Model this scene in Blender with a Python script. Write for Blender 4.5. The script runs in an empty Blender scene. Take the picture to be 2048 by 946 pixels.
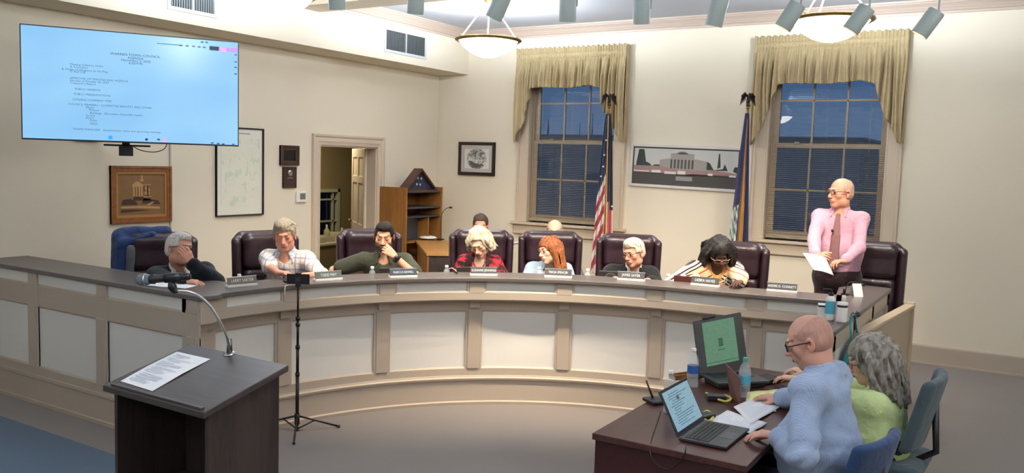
import bpy, bmesh, math, random
import numpy as np
from math import sin, cos, pi, radians as R
from mathutils import Vector, Matrix
random.seed(7); rng = np.random.default_rng(7)
sc = bpy.context.scene
col = sc.collection

# ------------------------------------------------------------------ camera frame (measured from the room's vanishing lines)
F = 1692.5; PIT, ROL, YAW = 0.0876, 0.0302, -0.5513; H = 2.0
def _cam():
    cy, sy, cp, sp, cr, sr = cos(YAW), sin(YAW), cos(PIT), sin(PIT), cos(ROL), sin(ROL)
    Rz = np.array([[cy, -sy, 0], [sy, cy, 0], [0, 0, 1.]])
    M = np.array([[1, 0, 0], [0, 0, -1], [0, 1, 0.]])
    P = np.array([[1, 0, 0], [0, cp, -sp], [0, sp, cp]])
    Q = np.array([[cr, -sr, 0], [sr, cr, 0], [0, 0, 1]])
    return Q @ P @ M @ Rz
CM = _cam(); CP = np.array([0, 0, H])
def ray(x, y): return CM.T @ np.array([(x - 1024) / F, (y - 473) / F, 1])
def at(x, y, d): return CP + ray(x, y) * d                    # a point at depth d metres
def onz(x, y, z=0.): r = ray(x, y); return CP + (z - H) / r[2] * r
def onx(x, y, X): r = ray(x, y); return CP + X / r[0] * r
def ony(x, y, Y): r = ray(x, y); return CP + Y / r[1] * r
cam = bpy.data.cameras.new('camera'); co = bpy.data.objects.new('camera', cam); col.objects.link(co)
cam.sensor_width = 36; cam.lens = F / 2048 * 36; cam.clip_start = .05; cam.clip_end = 300
B = np.diag([1, -1, -1]) @ CM      # rows: camera x, y(up), z(back)
m = Matrix([list(B.T[i]) + [CP[i]] for i in range(3)] + [[0, 0, 0, 1]])
co.matrix_world = m; sc.camera = co
RGT = np.array([.852, .523, 0]); TWD = np.array([.523, -.852, 0])
def heading(r, t):                 # a level direction: r to the picture's right, t towards the viewer
    v = RGT * r + TWD * t; return v / np.linalg.norm(v)

# ------------------------------------------------------------------ materials
def lin(c):
    if isinstance(c, str): c = tuple(int(c[i:i + 2], 16) / 255 for i in (0, 2, 4))
    return tuple(x / 12.92 if x <= .04045 else ((x + .055) / 1.055) ** 2.4 for x in c)
class NT:
    def __init__(s, name):
        s.m = bpy.data.materials.new(name); s.m.use_nodes = True; s.t = s.m.node_tree
        s.b = s.t.nodes['Principled BSDF']; s.tc = None
    def n(s, k, **kw):
        nd = s.t.nodes.new(k)
        for a, v in kw.items():
            if a.startswith('_'): setattr(nd, a[1:], v)
            else: nd.inputs[a.replace('__', ' ')].default_value = v
        return nd
    def l(s, a, b): s.t.links.new(a, b)
    def coord(s, kind='Object', scale=(1, 1, 1), rot=(0, 0, 0), loc=(0, 0, 0)):
        if not s.tc: s.tc = s.t.nodes.new('ShaderNodeTexCoord')
        mp = s.t.nodes.new('ShaderNodeMapping'); mp.inputs['Scale'].default_value = scale
        mp.inputs['Rotation'].default_value = rot; mp.inputs['Location'].default_value = loc
        s.l(s.tc.outputs[kind], mp.inputs[0]); return mp.outputs[0]
    def noise(s, vec, scale, detail=4, rough=.5, dist=0):
        nd = s.n('ShaderNodeTexNoise', Scale=scale, Detail=detail, Roughness=rough, Distortion=dist)
        s.l(vec, nd.inputs['Vector']); return nd.outputs['Fac']
    def ramp(s, f, stops, interp='LINEAR'):
        nd = s.t.nodes.new('ShaderNodeValToRGB'); nd.color_ramp.interpolation = interp
        el = nd.color_ramp.elements
        while len(el) < len(stops): el.new(.5)
        for e, (p, c) in zip(el, stops): e.position = p; e.color = (*lin(c), 1)
        s.l(f, nd.inputs[0]); return nd.outputs[0]
    def mix(s, f, a, b, blend='MIX'):
        nd = s.t.nodes.new('ShaderNodeMix'); nd.data_type = 'RGBA'; nd.blend_type = blend
        for sk, v in ((0, f), (6, a), (7, b)):
            if isinstance(v, (int, float)): nd.inputs[sk].default_value = v
            elif isinstance(v, (tuple, str)): nd.inputs[sk].default_value = (*lin(v), 1)
            else: s.l(v, nd.inputs[sk])
        return nd.outputs[2]
    def math(s, op, a, b=None, c=None):
        nd = s.t.nodes.new('ShaderNodeMath'); nd.operation = op
        for i, v in enumerate((a, b, c)):
            if v is None: continue
            if isinstance(v, (int, float)): nd.inputs[i].default_value = v
            else: s.l(v, nd.inputs[i])
        return nd.outputs[0]
    def xyz(s, vec):
        nd = s.t.nodes.new('ShaderNodeSeparateXYZ'); s.l(vec, nd.inputs[0]); return nd.outputs
    def base(s, c, rough=.5, spec=.5, metal=0, **kw):
        if isinstance(c, (tuple, str)): s.b.inputs['Base Color'].default_value = (*lin(c), 1)
        else: s.l(c, s.b.inputs['Base Color'])
        s.b.inputs['Roughness'].default_value = rough; s.b.inputs['Metallic'].default_value = metal
        s.b.inputs['Specular IOR Level'].default_value = spec
        for k, v in kw.items(): s.b.inputs[k.replace('_', ' ')].default_value = v
        return s
    def bump(s, h, strength=.3, dist=.01):
        nd = s.n('ShaderNodeBump', Strength=strength, Distance=dist); s.l(h, nd.inputs['Height'])
        s.l(nd.outputs[0], s.b.inputs['Normal']); return s
MAT = {}
def plain(name, c, rough=.5, metal=0, spec=.5, nscale=0, namp=.06, bump=0, bscale=60, **kw):
    if name in MAT: return MAT[name]
    t = NT(name); v = t.coord()
    if nscale:
        cc = lin(c)
        f = t.noise(v, nscale, 5)
        cx = t.mix(f, c, c); nd = t.t.nodes[-1]
        nd.inputs[6].default_value = (*[x * (1 - namp) for x in cc], 1); nd.inputs[7].default_value = (*[min(1, x * (1 + namp)) for x in cc], 1)
        t.base(cx, rough, spec, metal, **kw)
    else: t.base(c, rough, spec, metal, **kw)
    if bump: t.bump(t.noise(v, bscale, 3), bump, .004)
    MAT[name] = t.m; return t.m
def emit(name, c, s):
    if name in MAT: return MAT[name]
    t = NT(name); t.base(c, .4); t.b.inputs['Emission Color'].default_value = (*lin(c), 1); t.b.inputs['Emission Strength'].default_value = s
    MAT[name] = t.m; return t.m
def wood(name, c1, c2, axis='Z', scale=6, rough=.45, spec=.4):
    t = NT(name); sc_ = {'X': (.12, 1, 1), 'Y': (1, .12, 1), 'Z': (1, 1, .12)}[axis]
    v = t.coord(scale=sc_)
    f = t.noise(v, scale * 2.2, 6, .6, 1.2); g = t.noise(v, scale * 14, 4, .6)
    f2 = t.math('MULTIPLY_ADD', g, .35, t.math('MULTIPLY', f, .75))
    t.base(t.ramp(f2, [(.34, c1), (.66, c2)]), rough, spec); t.bump(g, .12, .002); MAT[name] = t.m; return t.m
def fabric(name, c, rough=.85, weave=500, **kw):
    t = NT(name); v = t.coord(); n1 = t.noise(v, 9, 4)
    cc = lin(c); cx = t.mix(n1, c, c); nd = t.t.nodes[-1]
    nd.inputs[6].default_value = (*[x * .82 for x in cc], 1); nd.inputs[7].default_value = (*[min(1, x * 1.12) for x in cc], 1)
    t.base(cx, rough, .25); t.b.inputs['Sheen Weight'].default_value = .15
    t.bump(t.math('MULTIPLY_ADD', t.noise(v, 16, 3, .5, .8), 1.0, t.math('MULTIPLY', t.noise(v, weave, 1), .05)), .55, .02); MAT[name] = t.m; return t.m

M_wall = plain('painted_wall', 'E3D9C5', .9, nscale=1.5, namp=.02, bump=.05, bscale=300, spec=.2)
M_ceil = plain('painted_ceiling', 'C2C5CD', .95, nscale=2, namp=.02, spec=.1)
M_trim = plain('taupe_trim', 'C6B6A0', .5, nscale=3, namp=.03)
M_trimd = plain('taupe_trim_light', 'CBBBA6', .45, nscale=3, namp=.03)
M_crown = plain('crown_trim', 'BFAC9E', .5, nscale=3, namp=.03)
M_dtrim = plain('desk_trim', 'B3A595', .5, nscale=4, namp=.03)
M_dpanel = plain('desk_panel', 'DEDBD5', .55, nscale=3, namp=.02)
M_top = plain('counter_laminate', '5F5855', .35, nscale=60, namp=.12)
M_black = plain('black_plastic', '17171A', .4)
M_blackm = plain('black_metal', '1B191B', .35, metal=.3)
M_steel = plain('brushed_steel', 'B9B9B6', .28, metal=1, nscale=40)
M_white = plain('white_plastic', 'EDEBE6', .4)
M_paper = plain('white_paper', 'EFF1F4', .8, nscale=8, namp=.02)
M_brass = plain('antique_brass', '8A7443', .35, metal=.9, nscale=30, namp=.3)
def leather():
    t = NT('burgundy_leather'); v = t.coord(); f = t.noise(v, 7, 4, .6)
    t.base(t.ramp(f, [(.3, '21141B'), (.7, '331F29')]), .34, .6); t.b.inputs['Coat Weight'].default_value = .15
    vo = t.n('ShaderNodeTexVoronoi', Scale=170); t.l(v, vo.inputs['Vector'])
    t.bump(t.math('ADD', t.math('MULTIPLY', vo.outputs['Distance'], .12), t.math('MULTIPLY', t.noise(v, 11, 3, .5, .6), .9)), .35, .012); MAT['leather'] = t.m; return t.m
M_leather = leather()
def carpet(name, c1, c2):
    t = NT(name); v = t.coord(); n = t.noise(v, 450, 2); g = t.noise(v, 1.2, 4, .6)
    a = t.ramp(n, [(.3, c1), (.7, c2)]); t.base(t.mix(t.math('MULTIPLY', g, .25), a, c1), .95, .1)
    t.b.inputs['Sheen Weight'].default_value = .2
    t.bump(n, .5, .004); MAT[name] = t.m; return t.m
M_carpet = carpet('taupe_carpet', '756D69', '8C837D')
M_bluecarpet = carpet('blue_carpet', '3E5468', '4C6278')
M_dais = carpet('dais_carpet', '6C6460', '7D7570')
M_cherry = wood('cherry_laminate', '3A1E1C', '52302B', 'Y', 3, .3, .5)
M_cherryd = wood('cherry_panel', '33191A', '43201F', 'Y', 3, .35, .5)
M_walnut = wood('dark_walnut', '2C2523', '443934', 'Z', 5, .45)
M_walnutt = wood('dark_walnut_top', '3C3432', '4B423F', 'X', 4, .38)
M_oak = wood('honey_oak', '7A5128', '9A6A36', 'Z', 4, .45)
def glassmat(name, c='FFFFFF', rough=.0, ior=1.45):
    t = NT(name); t.base(c, rough, .5); t.b.inputs['Transmission Weight'].default_value = 1; t.b.inputs['IOR'].default_value = ior
    MAT[name] = t.m; return t.m
M_glass = glassmat('window_glass', 'F4F8FA'); M_clear = plain('clear_plastic', 'DDE8F0', .08, Alpha=.28)

# ------------------------------------------------------------------ mesh helpers
def link(name, me, mat=None, parent=None, smooth=False, bevel=0, seg=2):
    o = bpy.data.objects.new(name, me); col.objects.link(o)
    if mat is not None:
        for mm in (mat if isinstance(mat, (list, tuple)) else [mat]): me.materials.append(mm)
    if parent is not None: o.parent = parent
    if smooth:
        for p in me.polygons: p.use_smooth = True
    if bevel:
        b = o.modifiers.new('bevel', 'BEVEL'); b.width = bevel; b.segments = seg; b.limit_method = 'ANGLE'; b.angle_limit = .6
        for p in me.polygons: p.use_smooth = True
        w = o.modifiers.new('wn', 'WEIGHTED_NORMAL'); w.keep_sharp = True
    return o
class MB:
    def __init__(s): s.v = []; s.f = []; s.mi = []; s.cur = 0
    def add(s, v, f, T=None):
        k = len(s.v)
        for p in v: s.v.append(tuple(T @ Vector(p)) if T is not None else tuple(p))
        for q in f: s.f.append(tuple(i + k for i in q)); s.mi.append(s.cur)
        return s
    def box(s, lo, hi, T=None):
        (a, b, c), (d, e, f) = lo, hi
        v = [(a, b, c), (d, b, c), (d, e, c), (a, e, c), (a, b, f), (d, b, f), (d, e, f), (a, e, f)]
        return s.add(v, [(0, 3, 2, 1), (4, 5, 6, 7), (0, 1, 5, 4), (1, 2, 6, 5), (2, 3, 7, 6), (3, 0, 4, 7)], T)
    def cbox(s, c, d, T=None): return s.box([c[i] - d[i] / 2 for i in range(3)], [c[i] + d[i] / 2 for i in range(3)], T)
    def quad(s, *p): return s.add(p, [tuple(range(len(p)))])
    def prism(s, poly, z0, z1, T=None):     # polygon in xy extruded along z
        n = len(poly); v = [(x, y, z0) for x, y in poly] + [(x, y, z1) for x, y in poly]
        f = [tuple(range(n))[::-1], tuple(range(n, 2 * n))] + [(i, (i + 1) % n, n + (i + 1) % n, n + i) for i in range(n)]
        return s.add(v, f, T)
    def lathe(s, prof, seg=24, T=None, cap=True):
        v = []; f = []
        for r, z in prof:
            for k in range(seg): v.append((r * cos(2 * pi * k / seg), r * sin(2 * pi * k / seg), z))
        for i in range(len(prof) - 1):
            for k in range(seg):
                a = i * seg + k; b = i * seg + (k + 1) % seg; f.append((a, b, b + seg, a + seg))
        if cap: f.append(tuple(range(seg))[::-1]); f.append(tuple(range((len(prof) - 1) * seg, len(prof) * seg)))
        return s.add(v, f, T)
    def tube(s, pts, r, seg=8, T=None, closed=False):
        pts = [Vector(p) for p in pts]; n = len(pts); v = []; f = []
        rr = r if isinstance(r, (list, tuple)) else [r] * n
        up = None
        for i, p in enumerate(pts):
            if closed: d = pts[(i + 1) % n] - pts[i - 1]
            else: d = pts[min(i + 1, n - 1)] - pts[max(i - 1, 0)]
            d.normalize()
            if up is None: up = d.orthogonal().normalized()
            up = (up - d * up.dot(d)).normalized(); w = d.cross(up)
            for k in range(seg):
                a = 2 * pi * k / seg; v.append(p + (up * cos(a) + w * sin(a)) * rr[i])
        for i in range(n if closed else n - 1):
            for k in range(seg):
                a = i * seg + k; b = i * seg + (k + 1) % seg; j = ((i + 1) % n) * seg
                f.append((a, b, j + (k + 1) % seg, j + k))
        if not closed: f.append(tuple(range(seg))[::-1]); f.append(tuple(range((n - 1) * seg, n * seg)))
        return s.add(v, f, T)
    def sweep(s, prof, path, up=(0, 0, 1), T=None, closed=False):
        # prof: list of (out, z) ; path: list of (x,y,nx,ny) with outward normal
        n = len(path); m_ = len(prof); v = []; f = []
        for x, y, nx, ny in path:
            for o_, z in prof: v.append((x + nx * o_, y + ny * o_, z))
        for i in range(n - 1):
            for k in range(m_ - (0 if closed else 1)):
                a = i * m_ + k; b = i * m_ + (k + 1) % m_; f.append((a, b, b + m_, a + m_))
        if closed: f.append(tuple(range(m_))[::-1]); f.append(tuple(range((n - 1) * m_, n * m_)))
        return s.add(v, f, T)
    def build(s, name, mat=None, parent=None, smooth=False, bevel=0, seg=2):
        me = bpy.data.meshes.new(name); me.from_pydata(s.v, [], s.f); 
        for p, i in zip(me.polygons, s.mi): p.material_index = i
        me.update()
        bm = bmesh.new(); bm.from_mesh(me); bmesh.ops.recalc_face_normals(bm, faces=bm.faces); bm.to_mesh(me); bm.free()
        return link(name, me, mat, parent, smooth, bevel, seg)
def tag(o, label=None, cat=None, group=None, kind=None):
    for k, v in (('label', label), ('category', cat), ('group', group), ('kind', kind)):
        if v: o[k] = v
    return o
def empty(name, loc=(0, 0, 0), rz=0., label=None, cat=None, group=None):
    o = bpy.data.objects.new(name, None); col.objects.link(o); o.empty_display_size = .1
    o.location = loc; o.rotation_euler = (0, 0, rz); return tag(o, label, cat, group)
def copy_tree(o, parent=None):
    c = o.copy(); col.objects.link(c); c.parent = parent
    for ch in [x for x in bpy.data.objects if x.parent == o]: copy_tree(ch, c)
    return c
def Tm(loc=(0, 0, 0), rz=0, rx=0, ry=0):
    return Matrix.Translation(loc) @ Matrix.Rotation(rz, 4, 'Z') @ Matrix.Rotation(ry, 4, 'Y') @ Matrix.Rotation(rx, 4, 'X')
def text_mesh(name, s, size, mat, parent, T, depth=.0006, align='CENTER', font_scale=(1, 1)):
    cu = bpy.data.curves.new(name, 'FONT'); cu.body = s; cu.size = size; cu.align_x = align; cu.align_y = 'CENTER'; cu.extrude = depth; cu.resolution_u = 2
    tmp = bpy.data.objects.new('tmp', cu); col.objects.link(tmp)
    dg = bpy.context.evaluated_depsgraph_get(); me = bpy.data.meshes.new_from_object(tmp.evaluated_get(dg))
    bpy.data.objects.remove(tmp); bpy.data.curves.remove(cu)
    me.transform(Matrix.Diagonal((font_scale[0], font_scale[1], 1, 1))); me.transform(T); me.materials.clear()
    return link(name, me, mat, parent)

# ------------------------------------------------------------------ rounded organic shapes: a distance field meshed with surface nets
def _axis(lo, hi, coarse, fine, spans):
    x = lo; out = [x]
    while x < hi:
        st = coarse
        for a, b in spans:
            if a - coarse <= x <= b: st = fine
        x += st; out.append(x)
    return np.array(out)
class SDF:
    def __init__(s, lo, hi, h=.008, fine=None, spans=((), (), ())):
        fine = fine or h
        s.ax = [_axis(lo[i], hi[i], h, fine, spans[i]) for i in range(3)]
        s.D = np.full([len(a) for a in s.ax], .2, np.float32)
    def _sub(s, lo, hi, mgn):
        sl = []
        for i in range(3):
            a = np.searchsorted(s.ax[i], lo[i] - mgn); b = np.searchsorted(s.ax[i], hi[i] + mgn)
            sl.append(slice(max(a - 1, 0), b + 1))
        return tuple(sl)
    def _apply(s, lo, hi, fn, k, op, mgn=.03):
        sl = s._sub(lo, hi, mgn + k)
        X, Y, Z = (s.ax[0][sl[0]][:, None, None], s.ax[1][sl[1]][None, :, None], s.ax[2][sl[2]][None, None, :])
        if 0 in (X.size, Y.size, Z.size): return s
        d = fn(X, Y, Z); a = s.D[sl]
        if op == 'u':
            if k > 0:
                h = np.clip(.5 + .5 * (a - d) / k, 0, 1); r = a * (1 - h) + d * h - k * h * (1 - h)
            else: r = np.minimum(a, d)
        elif op == 's':
            d = -d
            if k > 0: h = np.clip(.5 - .5 * (a - d) / k, 0, 1); r = a * (1 - h) + d * h + k * h * (1 - h)
            else: r = np.maximum(a, d)
        s.D[sl] = r; return s
    def cap(s, a, b, ra, rb=None, k=.01, op='u', sx=None, lat=(1, 0, 0)):
        rb = ra if rb is None else rb
        a = np.array(a, float); b = np.array(b, float); ab = b - a; L = max(ab @ ab, 1e-9)
        m_ = max(ra, rb) * max(1, sx or 1); lo = np.minimum(a, b) - m_; hi = np.maximum(a, b) + m_
        u = np.array(lat, float)
        def fn(X, Y, Z):
            px, py, pz = X - a[0], Y - a[1], Z - a[2]
            t = np.clip((px * ab[0] + py * ab[1] + pz * ab[2]) / L, 0, 1)
            qx, qy, qz = px - t * ab[0], py - t * ab[1], pz - t * ab[2]
            n2 = qx * qx + qy * qy + qz * qz
            if sx:
                c = qx * u[0] + qy * u[1] + qz * u[2]; n2 = n2 - c * c + (c / sx) ** 2
            return np.sqrt(n2) - (ra + (rb - ra) * t)
        return s._apply(lo, hi, fn, k, op)
    def ell(s, c, r, k=.01, op='u', M=None):
        c = np.array(c, float); r = np.array(r, float); m_ = r.max()
        Rm = np.eye(3) if M is None else np.array(M)          # columns = local axes
        def fn(X, Y, Z):
            px, py, pz = X - c[0], Y - c[1], Z - c[2]
            q = [px * Rm[0, i] + py * Rm[1, i] + pz * Rm[2, i] for i in range(3)]
            k0 = np.sqrt(sum((q[i] / r[i]) ** 2 for i in range(3))); k1 = np.sqrt(sum((q[i] / r[i] ** 2) ** 2 for i in range(3))) + 1e-9
            return k0 * (k0 - 1) / k1
        ext = np.sqrt(((Rm * r[None, :]) ** 2).sum(1))
        return s._apply(c - ext, c + ext, fn, k, op)
    def box(s, c, h, r=.01, k=.0, op='u', M=None):
        c = np.array(c, float); Rm = np.eye(3) if M is None else np.array(M); h = np.array(h, float)
        def fn(X, Y, Z):
            px, py, pz = X - c[0], Y - c[1], Z - c[2]
            q = [np.abs(px * Rm[0, i] + py * Rm[1, i] + pz * Rm[2, i]) - (h[i] - r) for i in range(3)]
            o = np.sqrt(sum(np.maximum(a, 0) ** 2 for a in q)); return o + np.minimum(np.maximum(np.maximum(q[0], q[1]), q[2]), 0) - r
        ext = (np.abs(Rm) * h[None, :]).sum(1)
        return s._apply(c - ext, c + ext, fn, k, op)
    def mesh(s, name, jitter=None):
        D = s.D; ins = D < 0
        X, Y, Z = np.meshgrid(*s.ax, indexing='ij'); P = np.stack([X, Y, Z], -1).astype(np.float32)
        n = tuple(d - 1 for d in D.shape)
        cnt = np.zeros(n, np.int32)
        for i in (0, 1):
            for j in (0, 1):
                for k in (0, 1): cnt += ins[i:i + n[0], j:j + n[1], k:k + n[2]]
        act = (cnt > 0) & (cnt < 8); idx = np.full(n, -1, np.int64); A = np.argwhere(act); idx[act] = np.arange(len(A))
        acc = np.zeros((len(A), 3), np.float32); num = np.zeros(len(A), np.float32)
        cs = [(i, j, k) for i in (0, 1) for j in (0, 1) for k in (0, 1)]
        for a in cs:
            for ax in range(3):
                if a[ax]: continue
                b = list(a); b[ax] = 1
                ia = tuple((A + a).T); ib = tuple((A + np.array(b)).T)
                da, db = D[ia], D[ib]; cr = (da < 0) != (db < 0)
                t = np.where(cr, da / np.where(cr, da - db, 1), 0)
                p = P[ia] + (P[ib] - P[ia]) * t[:, None]
                acc += np.where(cr[:, None], p, 0); num += cr
        V = acc / num[:, None]; Fs = []
        for ax in range(3):
            sl0 = [slice(1, -1)] * 3; sl0[ax] = slice(0, -1); sl1 = [slice(1, -1)] * 3; sl1[ax] = slice(1, None)
            a = ins[tuple(sl0)]; b = ins[tuple(sl1)]; E = np.argwhere(a != b)
            off = np.ones(3, int); off[ax] = 0; E = E + off
            u, w = [(1, 2), (2, 0), (0, 1)][ax]
            q = []
            for du, dw in ((0, 0), (-1, 0), (-1, -1), (0, -1)):
                c = E.copy(); c[:, u] += du; c[:, w] += dw; q.append(idx[tuple(c.T)])
            q = np.stack(q, 1); fl = ins[tuple(E.T)]; q[~fl] = q[~fl][:, ::-1]; Fs.append(q)
        Fs = np.concatenate(Fs); Fs = Fs[(Fs >= 0).all(1)]
        me = bpy.data.meshes.new(name)
        me.vertices.add(len(V)); me.vertices.foreach_set('co', V.ravel())
        me.loops.add(Fs.size); me.loops.foreach_set('vertex_index', Fs.ravel().astype(np.int32))
        me.polygons.add(len(Fs)); me.polygons.foreach_set('loop_start', np.arange(0, Fs.size, 4, dtype=np.int32))
        me.update(calc_edges=True); me.validate()
        me.polygons.foreach_set('use_smooth', np.ones(len(me.polygons), bool))
        return me, V
def vcol(me, C):
    a = me.color_attributes.new('Col', 'FLOAT_COLOR', 'POINT'); n = len(me.vertices)
    a.data.foreach_set('color', np.c_[C[:n], np.ones(n)].astype(np.float32).ravel())
# ================================================================== THE ROOM
XL, YB, ZC, XR, YR = -7.38, 9.87, 3.79, 3.6, -5.0
ZD = .15                                                          # dais height
def struct(o): o['kind'] = 'structure'; return o
mb = MB(); mb.box((XL, YR, -.1), (XR, YB, 0)); struct(mb.build('floor', M_carpet))
Yblue = onz(200, 901)[1]
mb = MB(); mb.box((XL, YR, .0), (-1.9, Yblue, .006)); struct(mb.build('floor_blue_carpet', M_bluecarpet))
mb = MB(); mb.box((XL - .4, YR, ZC), (XR + .2, YB + .3, ZC + .15)); struct(mb.build('ceiling', M_ceil))
DY0, DY1, DZ1 = 7.51, 8.55, 2.14
mb = MB(); x0 = XL - .14
mb.box((x0, YR, 0), (XL, DY0, ZC)); mb.box((x0, DY1, 0), (XL, YB + .2, ZC)); mb.box((x0, DY0, DZ1), (XL, DY1, ZC)); mb.box((x0, DY0, 0), (XL, DY1, ZD))
struct(mb.build('wall_left', M_wall))
WIN = [(-5.215, .645), (-2.02, .645)]; WZ0, WZ1 = 1.2, 3.34
mb = MB(); xs = [XL]
for c, w in WIN: xs += [c - w, c + w]
xs.append(XR)
for i in range(0, len(xs), 2): mb.box((xs[i], YB, 0), (xs[i + 1], YB + .22, ZC))
for c, w in WIN: mb.box((c - w, YB, 0), (c + w, YB + .22, WZ0)); mb.box((c - w, YB, WZ1), (c + w, YB + .22, ZC))
struct(mb.build('wall_back', M_wall))
mb = MB(); mb.box((XR, YR, 0), (XR + .15, YB, ZC)); struct(mb.build('wall_right', M_wall))
mb = MB(); mb.box((XL, YR - .15, 0), (XR, YR, ZC)); struct(mb.build('wall_rear', M_wall))
mb = MB(); mb.box((XL, YR, 3.2), (-6.87, YB, ZC)); struct(mb.build('ceiling_soffit', M_wall))
mb = MB(); mb.box((-6.87, 6.6, 3.585), (XR, 6.97, ZC)); struct(mb.build('ceiling_beam', M_trim, bevel=.006))
# crown moulding
prof = [(0, 3.655), (.018, 3.655), (.022, 3.68), (.035, 3.685), (.05, 3.71), (.056, 3.712), (.062, 3.725), (.085, 3.75), (.092, 3.752), (.1, 3.77), (.112, 3.772), (.115, ZC)]
mb = MB(); mb.sweep(prof, [(-6.87, YB, 0, -1), (XR, YB, 0, -1)]); struct(mb.build('trim_1', M_crown))
mb = MB(); mb.sweep(prof, [(-6.87, 6.97, 1, 0), (-6.87, YB, 1, 0)]); struct(mb.build('trim_2', M_crown))
# baseboards
prof = [(0, .2), (.012, .2), (.018, .185), (.018, .02), (.03, .018), (.03, 0)]
mb = MB(); mb.sweep(prof, [(-1.7, YB, 0, -1), (XR, YB, 0, -1)]); struct(mb.build('baseboard_back', M_dtrim))
mb = MB(); mb.sweep([(o, z + ZD) for o, z in prof], [(XL, YB, 0, -1), (-1.7, YB, 0, -1)]); struct(mb.build('baseboard_back_dais', M_dtrim))
mb = MB(); mb.sweep([(o, z + ZD) for o, z in prof], [(XL, 3.7, 1, 0), (XL, 7.38, 1, 0)]); struct(mb.build('baseboard_left', M_dtrim))
# dais behind the desk
arc = [(-2.045 + 2.72 * cos(R(a)), 3.708 + 2.72 * sin(R(a))) for a in range(180, 90, -5)]
poly = [(XL, 3.72), (-4.765, 3.72)] + arc + [(-1.25, 6.6), (-1.0, 5.3), (-.975, 5.3), (-.975, 8.3), (-1.7, YB), (XL, YB)]
mb = MB(); mb.prism(poly, 0, ZD); struct(mb.build('floor_dais', M_dais))

# ---- windows: casing, sashes, glass
for wi, (c, w) in enumerate(WIN, 1):
    fr = MB()
    for sx in (-1, 1):
        a, b = sorted((c + sx * w, c + sx * (w + .14)))
        fr.box((a, YB - .022, WZ0), (b, YB, WZ1 + .12)); a, b = sorted((c + sx * (w + .115), c + sx * (w + .145))); fr.box((a, YB - .038, WZ0), (b, YB - .02, WZ1 + .12))
        a, b = sorted((c + sx * (w), c + sx * (w - .02))); fr.box((a, YB - .022, WZ0), (b, YB + .2, WZ1))
        a, b = sorted((c + sx * (w - .02), c + sx * (w - .035))); fr.box((a, YB + .085, WZ0), (b, YB + .12, WZ1))
    fr.box((c - w - .14, YB - .022, WZ1), (c + w + .14, YB, WZ1 + .13)); fr.box((c - w, YB - .02, WZ1 - .02), (c + w, YB + .2, WZ1))
    f = struct(fr.build('window_%d' % wi, M_trim, bevel=.003))
    s = MB(); s.box((c - w - .2, YB - .075, WZ0 - .035), (c + w + .2, YB + .1, WZ0)); s.box((c - w - .17, YB - .03, WZ0 - .15), (c + w + .17, YB, WZ0 - .035)); s.box((c - w - .17, YB - .045, WZ0 - .165), (c + w + .17, YB, WZ0 - .14))
    s.build('window_sill', M_trim, f, bevel=.005)
    def sash(z0, z1, y, name, bot):
        s = MB(); wi_ = w - .02
        s.box((c - wi_, y, z0), (c - .55, y + .035, z1)); s.box((c + .55, y, z0), (c + wi_, y + .035, z1))
        s.box((c - .55, y, z0), (c + .55, y + .035, z0 + bot)); s.box((c - .55, y, z1 - .045), (c + .55, y + .035, z1))
        for k in (-1, 1): s.box((c + k * .183 - .011, y + .004, z0), (c + k * .183 + .011, y + .03, z1))
        zm = (z0 + bot + z1 - .045) / 2; s.box((c - .55, y + .004, zm - .011), (c + .55, y + .03, zm + .011))
        o = s.build(name, M_trimd, f, bevel=.002)
        g = MB(); g.box((c - .55, y + .015, z0 + bot), (c + .55, y + .019, z1 - .045)); g.build('window_glass', M_glass, o)
    sash(WZ0 + .003, 2.305, YB + .1, 'lower_sash', .1); sash(2.27, WZ1 - .02, YB + .145, 'upper_sash', .045)
    lk = MB(); lk.cbox((c - .33, YB + .095, 2.318), (.06, .03, .022)); lk.build('sash_lock', M_steel, f, bevel=.004)

# blinds: thin level slats with ladder cords, bottom rail (hung inside the casing)
M_slat = plain('blind_slat', 'A39580', .5)
for wi, (c, w) in enumerate(WIN):
    e = empty('window_blind', (c, YB + .045, WZ0 + .02), 0, ['tan slatted blind in the window nearer the corner, behind the striped flag', 'tan slatted blind in the window behind the standing man'][wi], 'blind', 'slatted blinds in the two windows')
    s = MB(); z = .05; L = w - .03
    while z < 2.05:
        s.add([(-L, -.0105, z - .0012), (L, -.0105, z - .0012), (L, 0, z + .0006), (-L, 0, z + .0006), (L, .0105, z + .0002), (-L, .0105, z + .0002)], [(0, 1, 2, 3), (3, 2, 4, 5)]); z += .0235
    s.build('slats', M_slat, e)
    s = MB(); s.box((-L, -.012, .0), (L, .012, .018)); s.box((-L, -.012, .02), (L, .012, .035)); s.build('bottom_rail', M_slat, e, bevel=.003)
    s = MB(); s.box((-L, -.02, 2.06), (L, .02, 2.1)); s.build('head_rail', M_slat, e, bevel=.003)
    for x in (-.45, 0, .45): MB().tube([(x, -.0135, .01), (x, -.0135, 2.08)], .0012, 5).build('ladder_cord', M_slat, e)
    if wi == 0:
        MB().tube([(-.5, -.03, 1.95), (-.5, -.035, 1.2)], .004, 6).build('tilt_wand', M_clear, e)

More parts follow.
